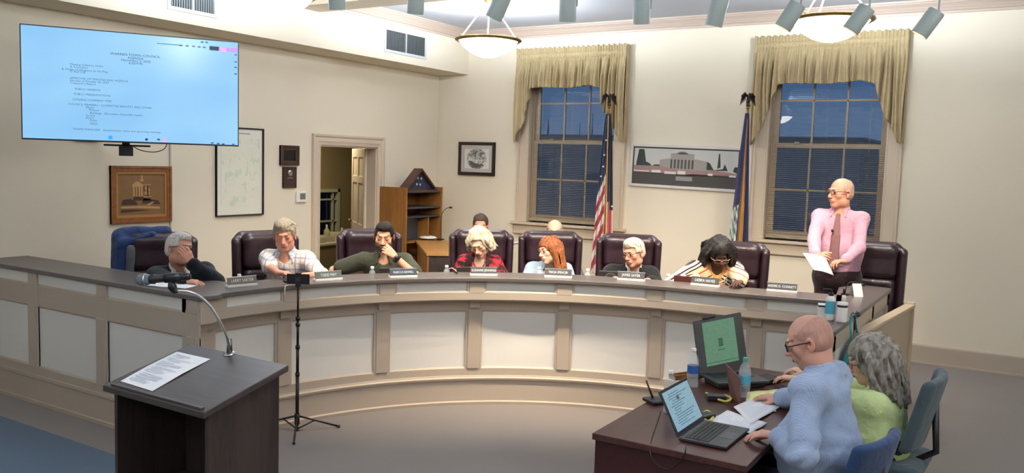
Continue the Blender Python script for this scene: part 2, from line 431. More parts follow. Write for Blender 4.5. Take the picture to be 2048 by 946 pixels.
# valances: gathered cloth with tails
def valance(name, c, half, label, seedv, tipL, tipR, inL, inR, zc):
    r_ = np.random.default_rng(seedv)
    nu, nv = 520, 56; y0 = YB - .115
    t = empty(name, (c, YB - .02, 3.36), 0, label, 'valance', 'gathered tan valances over the windows')
    ph = np.cumsum(r_.uniform(.55, 1.45, nu) * (2 * pi / 11.5)); am = np.interp(np.arange(nu), np.arange(0, nu, 20), r_.uniform(.6, 1.3, len(np.arange(0, nu, 20))))
    ph2 = np.linspace(0, 1, nu) * 2 * pi * 14 + np.interp(np.linspace(0, 1, nu), np.linspace(0, 1, 18), r_.uniform(-1.3, 1.3, 18))
    V = []; 
    xs = np.linspace(-half, half, nu)
    def bot(x):
        pts = [(-half - .01, tipL), (-half + .05, tipL + .02), (inL - .06, tipL + .42), (inL, zc + .01), (inL + .12, zc + .02), (0, zc - .0), (inR - .15, zc + .03), (inR, zc - .01), (inR + .05, tipR + .45), (half - .05, tipR + .03), (half + .01, tipR)]
        return np.interp(x, [p[0] for p in pts], [p[1] for p in pts])
    for j in range(nv):
        v = j / (nv - 1)
        for i, x in enumerate(xs):
            zt = 3.5 + .010 * sin(ph[i] * .5) + .004 * sin(ph[i] + 1)
            zb = bot(x) + .004 * sin(ph2[i] + 1)
            z = zt + (zb - zt) * v
            rod = math.exp(-((z - 3.405) / .018) ** 2) + .6 * math.exp(-((z - 3.35) / .012) ** 2)
            head = 1 if z > 3.42 else 0
            fine_ = .009 * am[i] * sin(ph[i]) * (1 - .9 * min(rod, 1)) * (1 if z > 3.3 else math.exp(-(3.3 - z) / .12))
            big = .085 * am[i] * (1.3 * abs(sin(ph2[i] / 2 + .12 * sin(z * 5))) ** .55 - .7 + .3 * sin(2.3 * ph2[i] + 1 + z * 2)) * min(1, max(0, (3.36 - z) / .25))
            tail = (.03 if abs(x) > half - .25 else 0) * min(1, max(0, (3.3 - z) / .4))
            V.append((x + .012 * sin(ph2[i] * .5 + z * 4) * v, y0 - (YB - .02) - fine_ - big - tail * .5 - .012 * (rod < .2) , z - 3.36))
    Fc = [(j * nu + i, j * nu + i + 1, (j + 1) * nu + i + 1, (j + 1) * nu + i) for j in range(nv - 1) for i in range(nu - 1)]
    me = bpy.data.meshes.new('cloth'); me.from_pydata(V, [], Fc); o = link('cloth', me, M_val, t, True)
    sd = o.modifiers.new('s', 'SOLIDIFY'); sd.thickness = .002
    # returns to the wall
    for sx in (-1, 1):
        mb = MB(); zb = (tipL if sx < 0 else tipR) + .02
        n = 12; pv = []
        for k in range(n):
            y = -.095 + (.095 + .018) * k / (n - 1)
            for z in (3.5, zb): pv.append((sx * (half + .004 * sin(k * 2)), y, z - 3.36))
        mb.add(pv, [(2 * k, 2 * k + 1, 2 * k + 3, 2 * k + 2) for k in range(n - 1)]); mb.build('side_return', M_val, t)
    MB().tube([(-half + .01, -.085, .045), (half - .01, -.085, .045)], .009, 8).build('rod', M_white, t)
    # tail linings that fold forward
    return t
M_val = fabric('valance_cloth', 'B5A27B', .8, 700)
valance('window_valance', -5.21, .795, 'gathered tan valance over the window nearer the room corner', 3, 2.26, 2.28, -.54, .46, 2.97)
valance('window_valance', -2.03, .8, 'gathered tan valance over the window behind the standing man', 5, 2.27, 2.30, -.52, .52, 2.95)

# ---- doorway on the left wall
cas = MB()
def casing_seg(a, b, axis):
    pass
pr = [(0, .0), (0, .018), (.03, .022), (.045, .028), (.09, .022), (.105, .034), (.13, .034), (.13, 0)]      # (across, out)
for s_, yy in ((-1, DY0), (1, DY1)):
    v = [(XL + o, yy + s_ * a, z) for z in (ZD, DZ1 + .0) for a, o in pr]
    n = len(pr); top = [(XL + o, yy + s_ * a, DZ1 + a) for a, o in pr]
    v = [(XL + o, yy + s_ * a, ZD) for a, o in pr] + top
    cas.add(v, [(k, k + 1, n + k + 1, n + k) for k in range(n - 1)])
v = [(XL + o, DY0 - a, DZ1 + a) for a, o in pr] + [(XL + o, DY1 + a, DZ1 + a) for a, o in pr]
cas.add(v, [(k, k + 1, len(pr) + k + 1, len(pr) + k) for k in range(len(pr) - 1)])
cas.box((XL - .15, DY0, ZD), (XL + .002, DY0 + .018, DZ1)); cas.box((XL - .15, DY1 - .018, ZD), (XL + .002, DY1, DZ1)); cas.box((XL - .15, DY0, DZ1 - .018), (XL + .002, DY1, DZ1))
dr = struct(cas.build('door_1', M_trimd))
# open panelled leaf, hinged on the far jamb, standing in the next room
_b = min(range(60, 175), key=lambda a: abs(np.dot(CM[0], np.array([XL - .15 + .98 * cos(R(a)), DY1 - .02 + .98 * sin(R(a)), 1.5]) - CP) / np.dot(CM[2], np.array([XL - .15 + .98 * cos(R(a)), DY1 - .02 + .98 * sin(R(a)), 1.5]) - CP) * F + 1024 - 707))
leaf = empty('door_leaf', (XL - .15, DY1 - .02, ZD), R(_b))
leaf.parent = dr
lf = MB(); W_, Hh = .98, 1.97
lf.box((0, -.02, 0.005), (W_, .02, Hh))
o = lf.build('door_panel', M_trimd, leaf)
fr = MB()
for ys in (-1, 1):
    y_a, y_b = sorted((ys * .02, ys * .032))
    for xa, xb in ((0, .11), (.44, .54), (.87, .98)): fr.box((xa, y_a, .005), (xb, y_b, Hh))
    for za, zb in ((.005, .2), (.8, .95), (1.5, 1.6), (1.85, Hh)): fr.box((.11, y_a, za), (.44, y_b, zb)); fr.box((.54, y_a, za), (.87, y_b, zb))
fr.build('door_rails', M_trimd, leaf, bevel=.006)
MB().lathe([(0.001, .0), (.028, .012), (.03, .03), (.015, .045), (.012, .07)], 14, Tm((.92, .09, .95), rx=R(90))).build('door_handle', M_brass, leaf, True)

# the small office seen through the doorway
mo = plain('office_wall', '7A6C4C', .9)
XO, YO = -9.7, 11.6
mb = MB(); mb.box((XO, 6.2, 0), (XL - .14, YO, ZD)); struct(mb.build('floor_office', M_dais))
mb = MB(); mb.box((XO, 6.2, 2.7), (XL - .14, YO, 2.8)); struct(mb.build('ceiling_office', M_ceil))
mb = MB(); ow0, ow1, oz0, oz1 = 8.9, 10.3, .6, 1.48
mb.box((XO - .1, 6.2, 0), (XO, ow0, 2.8)); mb.box((XO - .1, ow1, 0), (XO, YO, 2.8)); mb.box((XO - .1, ow0, 0), (XO, ow1, oz0)); mb.box((XO - .1, ow0, oz1), (XO, ow1, 2.8))
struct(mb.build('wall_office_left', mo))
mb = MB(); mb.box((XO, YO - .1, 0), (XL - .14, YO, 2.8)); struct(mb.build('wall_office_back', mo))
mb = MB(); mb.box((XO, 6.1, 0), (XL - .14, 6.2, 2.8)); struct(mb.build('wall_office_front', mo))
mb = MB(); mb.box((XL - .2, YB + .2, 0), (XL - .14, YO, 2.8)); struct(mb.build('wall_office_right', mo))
mb = MB(); mb.box((XO - .02, ow0, oz0), (XO + .05, ow0 + .05, oz1)); mb.box((XO - .02, ow1 - .05, oz0), (XO + .05, ow1, oz1))
mb.box((XO - .02, ow0, oz1 - .05), (XO + .05, ow1, oz1)); mb.box((XO - .02, ow0, oz0), (XO + .05, ow1, oz0 + .05))
for y in (9.25, 9.72, 10.16): mb.box((XO - .01, y - .014, oz0), (XO + .03, y + .014, oz1))
mb.box((XO - .01, ow0, 1.30), (XO + .03, ow1, 1.325)); mb.box((XO - .01, ow0, .95), (XO + .03, ow1, .975))
f = struct(mb.build('window_3', plain('office_window_frame', '9C9A86', .6)))
mb = MB(); mb.box((XO - .05, ow0, oz0), (XO - .045, ow1, oz1)); mb.build('window_glass', M_glass, f)
mb = MB(); mb.box((XO - 1.6, 6, -3), (XO - 1.5, 14, 4)); tag(mb.build('neighbouring_wall', plain('night_brick', '14161A', .9)), 'dark neighbouring wall outside the office window', 'wall')
# ================================================================== COUNCIL DESK
CX, CY = -2.045, 3.708
def arcpt(a, r): return CX + r * cos(R(a)), CY + r * sin(R(a))
def px_of(p):
    c = CM @ (np.array(p, float) - CP); return F * c[0] / c[2] + 1024, F * c[1] / c[2] + 473
def ang_at(px, r, z):                                            # angle on the arc under a picture column
    lo, hi = 88., 182.
    for _ in range(40):
        md = (lo + hi) / 2; x, y = arcpt(md, r)
        if px_of((x, y, z))[0] > px: lo = md
        else: hi = md
    return (lo + hi) / 2
RP = 2.68
A_END = 92.
path = [(*arcpt(a, RP), -cos(R(a)), -sin(R(a))) for a in np.linspace(180.5, A_END, 72)]
ex, ey = arcpt(A_END, RP)
tdir = np.array([.986, .166]); tn = np.array([.166, -.986])
Lst = 1.0
for q in np.linspace(.1, Lst, 6): path.append((ex + tdir[0] * q, ey + tdir[1] * q, tn[0], tn[1]))
P_out = lambda k, o: (path[k][0] + path[k][2] * o, path[k][1] + path[k][3] * o)
desk = empty('council_desk', (-3.9, 6.1, 0), 0, 'long curved two-tone council desk with a grey laminate top', 'desk')
OFF = Vector((-3.9, 6.1, 0))
class DMB(MB):
    def build(s, *a, **k):
        s.v = [tuple(Vector(p) - OFF) for p in s.v]; return MB.build(s, *a, **k)
m = DMB(); m.sweep([(0, 0), (0, 1.03), (-.03, 1.03), (-.03, 0)], path, closed=True)
# flush return on the left, facing the audience
YL = 3.60
m.box((XL + .01, YL, 0), (-4.735, YL + .04, 1.03))
m.build('panel', M_dpanel, desk)
m = DMB(); m.sweep([(0, 0), (.034, 0), (.036, .022), (.02, .03), (.02, .2), (.036, .205), (.04, .222), (.03, .232), (.028, .24), (.016, .242), (.016, .3), (.006, .312), (0, .312)], path)
m.sweep([(0, .0), (.018, 0), (.02, .03), (.012, .035), (.012, .2), (.022, .21), (.022, .235), (.014, .24), (.014, .3), (.004, .312), (0, .312)], [(XL + .01, YL, 0, -1), (-4.69, YL, 0, -1)])
m.build('plinth', M_dtrim, desk, False)
m = DMB(); m.sweep([(0, .772), (.008, .772), (.016, .785), (.016, .878), (.112, .878), (.13, .89), (.13, .948), (.118, .96), (.1, .96), (.1, 1.035), (0, 1.035)], path)
m.sweep([(0, .772), (.006, .772), (.014, .785), (.014, .94), (.004, .952), (0, .952)], [(XL + .01, YL, 0, -1), (-4.69, YL, 0, -1)])
m.build('overhang_rail', M_dtrim, desk, False)
m = DMB(); m.sweep([(.1, .955), (.112, .955), (.112, 1.035), (.1, 1.035)], path, closed=True); m.build('frieze_panel', M_dpanel, desk)
# pilasters (lower) and blocks (upper)
low = [415, 567, 764, 947, 1126, 1310, 1503]
angs = [ang_at(p, RP - .02, .5) for p in low]
def pilaster(fx, fy, nx, ny, w, hang=True):
    tx, ty = -ny, nx
    def bx(mm, o0, o1, hw, z0, z1):
        c = [(fx + nx * o0 - tx * hw, fy + ny * o0 - ty * hw), (fx + nx * o0 + tx * hw, fy + ny * o0 + ty * hw), (fx + nx * o1 + tx * hw, fy + ny * o1 + ty * hw), (fx + nx * o1 - tx * hw, fy + ny * o1 - ty * hw)]
        mm.prism(c, z0, z1)
    m = DMB(); bx(m, -.002, .026, w, .3, .79); bx(m, -.002, .018, w + .02, .3, .79)
    if hang: bx(m, 0, .05, w * .8, .81, .88)
    else: bx(m, -.002, .016, w + .02, .3, .96)
    m.build('pilaster', M_dtrim, desk, bevel=.005)
    m = DMB()
    if hang: bx(m, .1, .132, w + .012, .94, 1.035); bx(m, .1, .126, w + .03, .94, 1.035)
    else: bx(m, 0, .018, w + .01, .94, 1.035)
    m.build('frieze_block', M_dtrim, desk, bevel=.005)
for a in angs:
    if a < A_END + .5: continue
    x, y = arcpt(a, RP); pilaster(x, y, -cos(R(a)), -sin(R(a)), .05)
for q in (.40,): pilaster(ex + tdir[0] * q, ey + tdir[1] * q, tn[0], tn[1], .05)
for px in (208, 388): 
    xx = onz(px, 700, .4); rr = ray(px, 720); X_ = (CP + rr * (YL / rr[1]))[0]
    pilaster(X_, YL, 0, -1, .05, False)
for X_ in (-6.55, -7.25): pilaster(X_, YL, 0, -1, .05, False)
m = DMB(); m.box((-4.76, YL - .012, 0), (-4.675, 3.72, 1.036)); m.box((-4.76, YL - .012, .878), (-4.575, 3.72, 1.036)); m.box((-4.76, YL - .02, 0), (-4.665, 3.70, .2)); m.build('corner_post', M_dtrim, desk)
# counter slab
inner = [P_out(k, .155) for k in range(len(path))]
outer = [P_out(k, -.2) for k in range(len(path))]
m = DMB(); n = len(inner); v = []
for (a, b), (c, d) in zip(inner, outer): v += [(a, b, 1.036), (c, d, 1.036), (c, d, 1.07), (a, b, 1.07)]
f = []
for i in range(n - 1):
    for k in range(4): f.append((i * 4 + k, i * 4 + (k + 1) % 4, (i + 1) * 4 + (k + 1) % 4, (i + 1) * 4 + k))
f += [(0, 1, 2, 3), tuple((n - 1) * 4 + k for k in range(4))]
m.add(v, f)
ix, iy = inner[-1]; 
wing = [(ix - .05, iy), (-.985, 5.14), (-.94, 5.14), (-.94, 7.46), (-1.2, 7.5), (-1.30, 7.2), (outer[-1][0] - .05, outer[-1][1])]
m.prism(wing, 1.036, 1.07)
m.prism([(XL + .01, YL - .03), (-4.56, YL - .03), (-4.53, 3.70), (-4.80, 4.12), (-5.05, 4.12), (-5.2, 4.0), (XL + .01, 4.0)], 1.0365, 1.0695)
m.build('countertop', M_top, desk, bevel=.006)
# lower worktop behind the ledge
m = DMB(); v = []; wi_ = [P_out(k, -.05) for k in range(3, len(path))]; wo = [P_out(k, -.66) for k in range(3, len(path))]
for (a, b), (c, d) in zip(wi_, wo): v += [(a, b, .87), (c, d, .87), (c, d, .9), (a, b, .9)]
n = len(wi_); f = []
for i in range(n - 1):
    for k in range(4): f.append((i * 4 + k, i * 4 + (k + 1) % 4, (i + 1) * 4 + (k + 1) % 4, (i + 1) * 4 + k))
f += [(0, 1, 2, 3), tuple((n - 1) * 4 + k for k in range(4))]
m.add(v, f); m.build('worktop', M_top, desk, bevel=.004)
# riser behind the ledge
m = DMB(); m.sweep([(-.03, .9), (-.03, 1.036), (-.05, 1.036), (-.05, .9)], path, closed=True); m.build('ledge_riser', M_dtrim, desk)
for k in (8, 24, 42, 60, 74):
    a, b = P_out(k, -.6); c, d = P_out(k, -.03); dx, dy = (c - a), (d - b); L = math.hypot(dx, dy); dx, dy = dx / L, dy / L
    m = DMB(); m.prism([(a - dy * .015, b + dx * .015), (c - dy * .015, d + dx * .015), (c + dy * .015, d - dx * .015), (a + dy * .015, b - dx * .015)], ZD, .87); m.build('support_panel', M_dtrim, desk)
# the wing's faces
m = DMB(); m.prism([(ix - .02, iy + .06), (-1.0, 5.2), (-.97, 5.2), (-.97, 7.42), (-1.18, 7.46), (-1.27, 7.2)], 0, 1.036); m.build('wing_cabinet', M_dpanel, desk)
m = DMB()
for y0, y1 in ((5.2, 5.28), (5.85, 5.93), (6.6, 6.68), (7.34, 7.42)): m.box((-.972, y0, 0), (-.95, y1, 1.03))
m.box((-.972, 5.2, 0), (-.948, 7.42, .2)); m.box((-.972, 5.2, .93), (-.95, 7.42, 1.03)); m.box((-.972, 5.2, .2), (-.94, 7.42, .225))
m.box((-1.005, 5.185, 0), (-.948, 5.2, 1.036))
m.build('wing_frame', M_dtrim, desk, bevel=.004)

# low wooden gate beside the desk's end
g = empty('wooden_gate', (-.6, 7.4, 0), 0, 'low beige wooden gate beside the right end of the curved desk', 'gate')
gm = MB()
def bar(mb, a, b, w, h):
    a = Vector(a); b = Vector(b); d = (b - a).normalized(); s_ = d.cross(Vector((0, 0, 1))).normalized() * w / 2; u = s_.normalized().cross(d) * h / 2
    v = [a - s_ - u, a + s_ - u, a + s_ + u, a - s_ + u, b - s_ - u, b + s_ - u, b + s_ + u, b - s_ + u]
    mb.add(v, [(0, 3, 2, 1), (4, 5, 6, 7), (0, 1, 5, 4), (1, 2, 6, 5), (2, 3, 7, 6), (3, 0, 4, 7)])
G0 = Vector((-.94 + .6, 5.9 - 7.4, 0)); G1 = Vector((-.80 + .6, 7.55 - 7.4, 0))
M_gate = plain('gate_paint', 'B8A78F', .5)
gm = MB(); bar(gm, G0 + Vector((0, 0, .93)), G1 + Vector((0, 0, .93)), .075, .03); gm.build('top_rail', M_gate, g, bevel=.005)
gm = MB(); bar(gm, G0 + Vector((0, 0, .2)), G1 + Vector((0, 0, .2)), .03, .06); gm.build('bottom_rail', M_gate, g)
gm = MB(); bar(gm, G0 + Vector((0, 0, .57)), G1 + Vector((0, 0, .57)), .018, .7); gm.build('gate_panel', M_gate, g)
for p in (G0, G1): gm = MB(); gm.box((p.x - .03, p.y - .03, 0), (p.x + .03, p.y + .03, .96)); gm.build('post', M_gate, g, bevel=.004)
# low grey-brown rail in front of the wing
g = empty('low_side_table', (-.80, 5.36, 0), 0, 'small brown side table below the pointed end of the curved desk', 'side table')
MB().box((-.13, -.2, .585), (.12, .2, .61)).build('table_top', M_walnutt, g, bevel=.005)
for sx, sy in ((-.1, -.17), (.09, -.17), (-.1, .17), (.09, .17)): MB().cbox((sx, sy, .29), (.03, .03, .58)).build('leg', M_walnut, g, bevel=.003)

# ================================================================== NAME PLATES
M_plate = plain('plate_grey', '4E4C4C', .35); M_plateb = plain('plate_blue', '3C4658', .35); M_plateg = plain('plate_green', '5F6866', .3); M_letter = plain('white_letter', 'E8E8E4', .5); M_plated = plain('plate_taupe', '6F675E', .35)
def face_arc(px, py, z=1.07):
    p = onz(px, py, z); a = math.atan2(p[1] - CY, p[0] - CX); return Vector((p[0], p[1], z)), a
plates = [(488, 573.5, 'LARRY SARTER', M_plated, 'taupe-grey name plate in front of the man in the black sweater', -6), (659, 562, 'TODD MAY', M_plateg, 'greenish grey name plate right of the phone on the tripod', 4), (808, 556, 'MARCUS KEWELL', M_plateb, 'blue-grey name plate in front of the bearded man', 2),
          (968, 552, 'SUZANNE JENNINGS', M_plate, 'dark name plate in front of the woman in the red and black blouse', 0), (1116, 556, 'TRICIA SPENCER', M_plate, 'dark name plate in front of the auburn-haired woman', 0), (1261, 562, 'JAMES SAYER', M_plate, 'dark name plate in front of the white-haired man in a black jacket', 0),
          (1408, 573, 'DEBRA HAYES', M_plate, 'dark name plate in front of the woman in the striped cardigan', 0), (1563, 585, 'ANDRE D. CONNETT', M_plate, 'dark name plate at the right end of the curved desk, before the standing man', 0)]
for px, py, s, mt, lab, ro in plates:
    p, a = face_arc(px, py)
    rz = a + R(90) + R(180) ; 
    fx = Vector((-cos(a), -sin(a)))
    if px > 1450: fx = Vector((tn[0], tn[1]))
    th = math.atan2(fx.y, fx.x) + R(90)                           # local -Y faces the audience
    p = p - Vector((fx.x, fx.y, 0)) * .03
    e = empty('name_plate', p, th + R(ro), lab, 'name plate', 'name plates on the curved desk')
    MB().prism([(-.112, -.025), (.112, -.025), (.112, .025), (-.112, .025)], 0, .018).build('stand', M_white, e, bevel=.002)
    T = Tm((0, -.014, .016), rx=R(-14))
    MB().box((-.11, -.004, 0), (.11, .004, .055), T).build('plate', mt, e, bevel=.001)
    b = MB(); b.box((-.112, -.005, .053), (.112, .005, .0575), T); b.build('trim_strip', M_steel, e)
    text_mesh('lettering', s, .030 if len(s) < 13 else .025, M_letter, e, T @ Tm((0, -.005, .027), rx=R(90)), font_scale=(.86, 1.05))

# ================================================================== BOTTLES
M_label = plain('blue_label', '2F5FA8', .4); M_teal = plain('teal_label', '4FA9BE', .4); M_tealcap = plain('green_cap', '2E9C86', .4)
M_water = glassmat('water', 'F0F6FA', .0, 1.33)
def bottle(p, label, group=None, s=1., cap=None, lab=None):
    e = empty('water_bottle', p, 0, label, 'bottle', group)
    pr = [(.0, 0), (.024, .0), (.031, .006), (.032, .03), (.029, .045), (.032, .06), (.032, .075), (.0305, .08), (.0305, .125), (.032, .13), (.031, .15), (.022, .178), (.013, .19), (.0125, .2), (.015, .202), (.015, .204), (.0125, .205), (.0125, .212)]
    MB().lathe([(r * s, z * s) for r, z in pr], 20, cap=True).build('bottle_body', M_clear, e, True)
    MB().lathe([(.0138 * s, .200 * s), (.0145 * s, .202 * s), (.0142 * s, .217 * s), (.012 * s, .219 * s)], 16).build('cap', cap or M_white, e, True)
    if lab: MB().lathe([(.0312 * s, .082 * s), (.0312 * s, .125 * s)], 20, cap=False).build('label', lab, e, True)
    return e
bt = [(454, 560, 'small clear water bottle between the black-sweatered man and his name plate'), (745, 549, 'clear water bottle left of the bearded man\'s dark laptop'), (893, 546, 'clear water bottle beside the woman in the red and black blouse'),
      (1078, 548, 'clear water bottle touching the auburn-haired woman\'s name plate'), (1175, 553, 'clear water bottle left of the dark laptop of the white-haired man'), (1340, 561, 'clear water bottle by the maroon folder')]
for px, py, lab in bt:
    p = onz(px, py - 4, 1.07); a = math.atan2(p[1] - CY, p[0] - CX); x, y = CX + cos(a) * 2.94, CY + sin(a) * 2.94
    bottle((x, y, .9), lab, 'water bottles behind the desk ledge')

# ---- laptops and folders standing behind the ledge
def open_lid(px0, px1, ytop, mat, name, lab, cat, edge=True, th=.012):
    pm = onz((px0 + px1) / 2, ytop + 14, 1.07); a = math.atan2(pm[1] - CY, pm[0] - CX)
    x, y = CX + cos(a) * 2.93, CY + sin(a) * 2.93; c = CM @ (np.array([x, y, 1.1]) - CP); d = c[2]
    q = at((px0 + px1) / 2, ytop, d); w = (px1 - px0) / F * d; hgt = max(.21, q[2] - .9)
    e = empty(name, (q[0], q[1], .9), a + R(90) + R(180) + R(0), lab, cat)
    MB().box((-w / 2, -th, .005), (w / 2, 0, hgt)).build('lid' if name == 'laptop' else 'cover', mat, e, bevel=.003)
    if name == 'laptop':
        MB().box((-w / 2, 0, 0), (w / 2, .2, .016)).build('keyboard_deck', M_black, e, bevel=.004)
        if edge: MB().box((-w / 2 + .005, -th - .001, hgt - .004), (w / 2 - .005, 0, hgt + .001)).build('lid_edge', M_steel, e)
    else: MB().box((-w / 2, 0, 0), (w / 2, .01, hgt - .03)).build('pages', M_paper, e)
    return e
M_maroon = plain('maroon_cover', '4E1E1A', .5); M_darklid = plain('dark_lid', '2A2220', .35)
# angle fix: local -Y must face the audience, handled by th below
def open_lid_dir(e, a): e.rotation_euler = (0, 0, math.atan2(-sin(a), -cos(a)) + R(90))
for args in [(757, 832, 538, M_darklid, 'laptop', 'dark open laptop in front of the bearded man', 'laptop'), (1198, 1262, 543, M_darklid, 'laptop', 'dark open laptop in front of the white-haired man in a jacket', 'laptop'),
             (1348, 1412, 553, M_maroon, 'standing_folder', 'maroon folder standing left of the striped cardigan woman', 'folder'), (912, 960, 545, M_darklid, 'laptop', 'low dark laptop with a pale edge before the woman in the red blouse', 'laptop')]:
    e = open_lid(*args); a = math.atan2(e.location.y - CY, e.location.x - CX); open_lid_dir(e, a)

def desk_paper(name, px, py, w, l, ro, lab, z=1.071):
    p = onz(px, py, z); m = MB(); n = 8
    v = []; 
    for i in range(n + 1):
        for s_ in (0, 1): v.append((-w / 2 + w * i / n, (-l / 2, l / 2)[s_], .001 + .004 * sin(i * .8) ** 2))
    m.add(v, [(2 * i, 2 * i + 1, 2 * i + 3, 2 * i + 2) for i in range(n)])
    o = m.build(name, M_paper); o.location = p; o.rotation_euler = (0, 0, ro); sd = o.modifiers.new('s', 'SOLIDIFY'); sd.thickness = .0006; return tag(o, lab, 'paper')
desk_paper('paper_sheet', 345, 570, .34, .22, R(20), 'white sheets lying on the counter before the man in the black sweater')
# small table-top microphones with cables
def small_mic(px, py, z, lab, curve, r=.006, group='small microphones on the curved desk'):
    p = Vector(onz(px, py, z)); e = empty('desk_microphone', p, 0, lab, 'microphone', group)
    MB().tube([Vector((0, 0, .012)), Vector((-.012, .0, .016)), Vector((-.03, .0, .02))], [.008, .011, .008], 10).build('capsule', M_black, e, True)
    MB().tube([Vector(q) for q in curve], .0028, 6).build('cable', M_white, e, True)
small_mic(573, 568, 1.07, 'tiny black microphone on a white cable left of the tripod', [(0, 0, .012), (.03, -.01, .014), (.06, -.04, .005), (.075, -.085, -.0), (.085, -.1, -.06)])
small_mic(915, 549, 1.07, 'pale bent microphone cable beside the red-bloused woman\'s bottle', [(-.1, 0, .03), (-.06, 0, .05), (-.02, 0, .035), (0, 0, .012)])
g = empty('gooseneck_microphone', onz(1690, 590, 1.07), 0, 'thin black gooseneck microphone on the counter before the standing man', 'microphone')
MB().tube([(0, 0, .0), (0.0, .02, .06), (.02, .04, .095), (.06, .06, .1), (.1, .07, .085)], .004, 6).build('neck', M_black, g, True)
MB().tube([(.1, .07, .085), (.125, .075, .078)], .009, 8).build('capsule', M_black, g, True)
MB().lathe([(.03, 0), (.03, .012), (.01, .016)], 16).build('base', M_black, g)
# folded tent card
g = empty('tent_card', onz(1712, 592, 1.07), R(-20), 'white folded tent card on the end of the curved desk', 'card')
MB().add([(-.035, -.045, 0), (.035, -.045, 0), (.035, 0, .095), (-.035, 0, .095), (.035, .045, 0), (-.035, .045, 0)], [(0, 1, 2, 3), (3, 2, 4, 5)], Tm(rz=R(55))).build('card', M_white, g).modifiers.new('s', 'SOLIDIFY').thickness = .002
# sanitizer pump bottle, wipes tub, tissue box
def pump_bottle(p, lab, h=.2, w=.036):
    e = empty('pump_bottle', p, R(20), lab, 'bottle')
    MB().lathe([(w * .9, 0), (w, .008), (w, h * .72), (w * .8, h * .8), (.015, h * .84)], 20, Matrix.Diagonal((1, .8, 1, 1))).build('bottle_body', M_white, e, True)
    MB().lathe([(w + .0008, h * .22), (w + .0008, h * .66)], 20, Matrix.Diagonal((1, .8, 1, 1)), cap=False).build('label', M_teal, e, True)
    MB().lathe([(.016, h * .84), (.016, h * .93), (.006, h * .94), (.006, h * 1.05)], 12).build('pump_collar', M_black, e)
    MB().tube([(0, 0, h * 1.04), (-.045, .0, h * 1.05), (-.05, 0, h * 1.0)], .006, 8).build('pump_nozzle', M_black, e, True)
pump_bottle(onz(1659, 640, 1.07), 'white and teal pump bottle, tallest thing on the tip of the curved desk', .185, .030)
e = empty('wipes_tub', onz(1683, 644, 1.07), 0, 'white tub with a dark band behind the pump bottle', 'tub')
MB().lathe([(.030, 0), (.032, .01), (.032, .11), (.030, .125)], 24).build('tub_body', M_white, e, True); MB().lathe([(.0328, .095), (.0328, .108)], 24, cap=False).build('band', M_black, e, True)
e = empty('small_dropper_bottle', onz(1687, 606, 1.07), 0, 'slim white bottle with a black cap behind the tub', 'bottle')
MB().lathe([(.018, 0), (.014, .05), (.008, .06)], 16).build('bottle_body', M_white, e, True); MB().lathe([(.009, .055), (.010, .10), (.004, .105)], 12).build('cap', M_black, e, True)
e = empty('tissue_box', onz(1648, 636, 1.07), R(15), 'small white box left of the pump bottle', 'box')
MB().cbox((0, 0, .045), (.08, .08, .09)).build('box_body', M_white, e, bevel=.004); MB().cbox((0, 0, .08), (.082, .082, .01)).build('band', M_black, e)
e = empty('hanging_paper', (-1.02, 5.2, 1.07), 0, 'white paper hanging over the tip of the curved desk', 'paper')
MB().add([(-.1, .12, .003), (.03, .1, .003), (.04, -.05, .003), (-.07, -.04, .003), (.03, -.075, -.02), (-.06, -.066, -.02)], [(0, 1, 2, 3), (3, 2, 4, 5)]).build('sheet', M_paper, e).modifiers.new('s', 'SOLIDIFY').thickness = .001
# mouse
e = empty('computer_mouse', onz(1686, 631, 1.07) + np.array([.07, .04, 0]), 0, 'black mouse on the counter right of the wipes tub', 'mouse')
s = SDF((-.05, -.06, -.005), (.05, .06, .05), .003); s.ell((0, 0, .004), (.03, .048, .028)); s.box((0, 0, -.03), (.1, .1, .03), .001, 0, 's'); me, V = s.mesh('shell'); link('shell', me, M_black, e)
MB().tube([(0, -.002, .029), (0, .02, .026)], .003, 8).build('wheel', M_steel, e, True)
# teal bag on the wing
e = empty('teal_bag', (-.925, 5.62, .96), 0, 'glossy teal bag hanging on the right side of the curved desk', 'bag')
s = SDF((-.06, -.3, -.32), (.14, .3, .2), .008)
s.ell((.02, .0, -.12), (.04, .13, .09)).ell((.03, .14, -.05), (.035, .12, .055), .04).ell((.02, -.1, -.15), (.035, .07, .06), .04)
me, V = s.mesh('bag_body'); link('bag_body', me, plain('teal_gloss', '1C8C93', .2, nscale=10, namp=.35, bump=.6, bscale=12), e)
MB().tube([(.02, -.08, -.02), (.0, -.05, .14), (.0, .08, .14), (.02, .1, .02)], .006, 8).build('strap', plain('teal_gloss', '1C8C93'), e, True)

# ================================================================== LECTERN
e = empty('lectern', (-3.0, 2.3, 0), 0, 'dark wood grain lectern with a slanted top and open back, lower left', 'lectern')
X0, X1, Y0, Y1 = -.305, .305, -.15, .215
def zt(y): return 1.0 + (y + .19) * .235
for x0, x1 in ((X0 + .0, X0 + .02), (X1 - .02, X1)):
    MB().add([(x0, Y0, .0), (x1, Y0, 0), (x1, Y1, 0), (x0, Y1, 0), (x0, Y0, zt(Y0) - .03), (x1, Y0, zt(Y0) - .03), (x1, Y1, zt(Y1) - .03), (x0, Y1, zt(Y1) - .03)], [(0, 3, 2, 1), (4, 5, 6, 7), (0, 1, 5, 4), (1, 2, 6, 5), (2, 3, 7, 6), (3, 0, 4, 7)]).build('side_panel', M_walnut, e)
MB().box((X0 + .02, Y1 - .02, 0), (X1 - .02, Y1, zt(Y1) - .035)).build('front_panel', M_walnut, e)
MB().box((X0 + .02, Y0 + .01, .5), (X1 - .02, Y1 - .02, .52)).build('shelf', M_walnut, e)
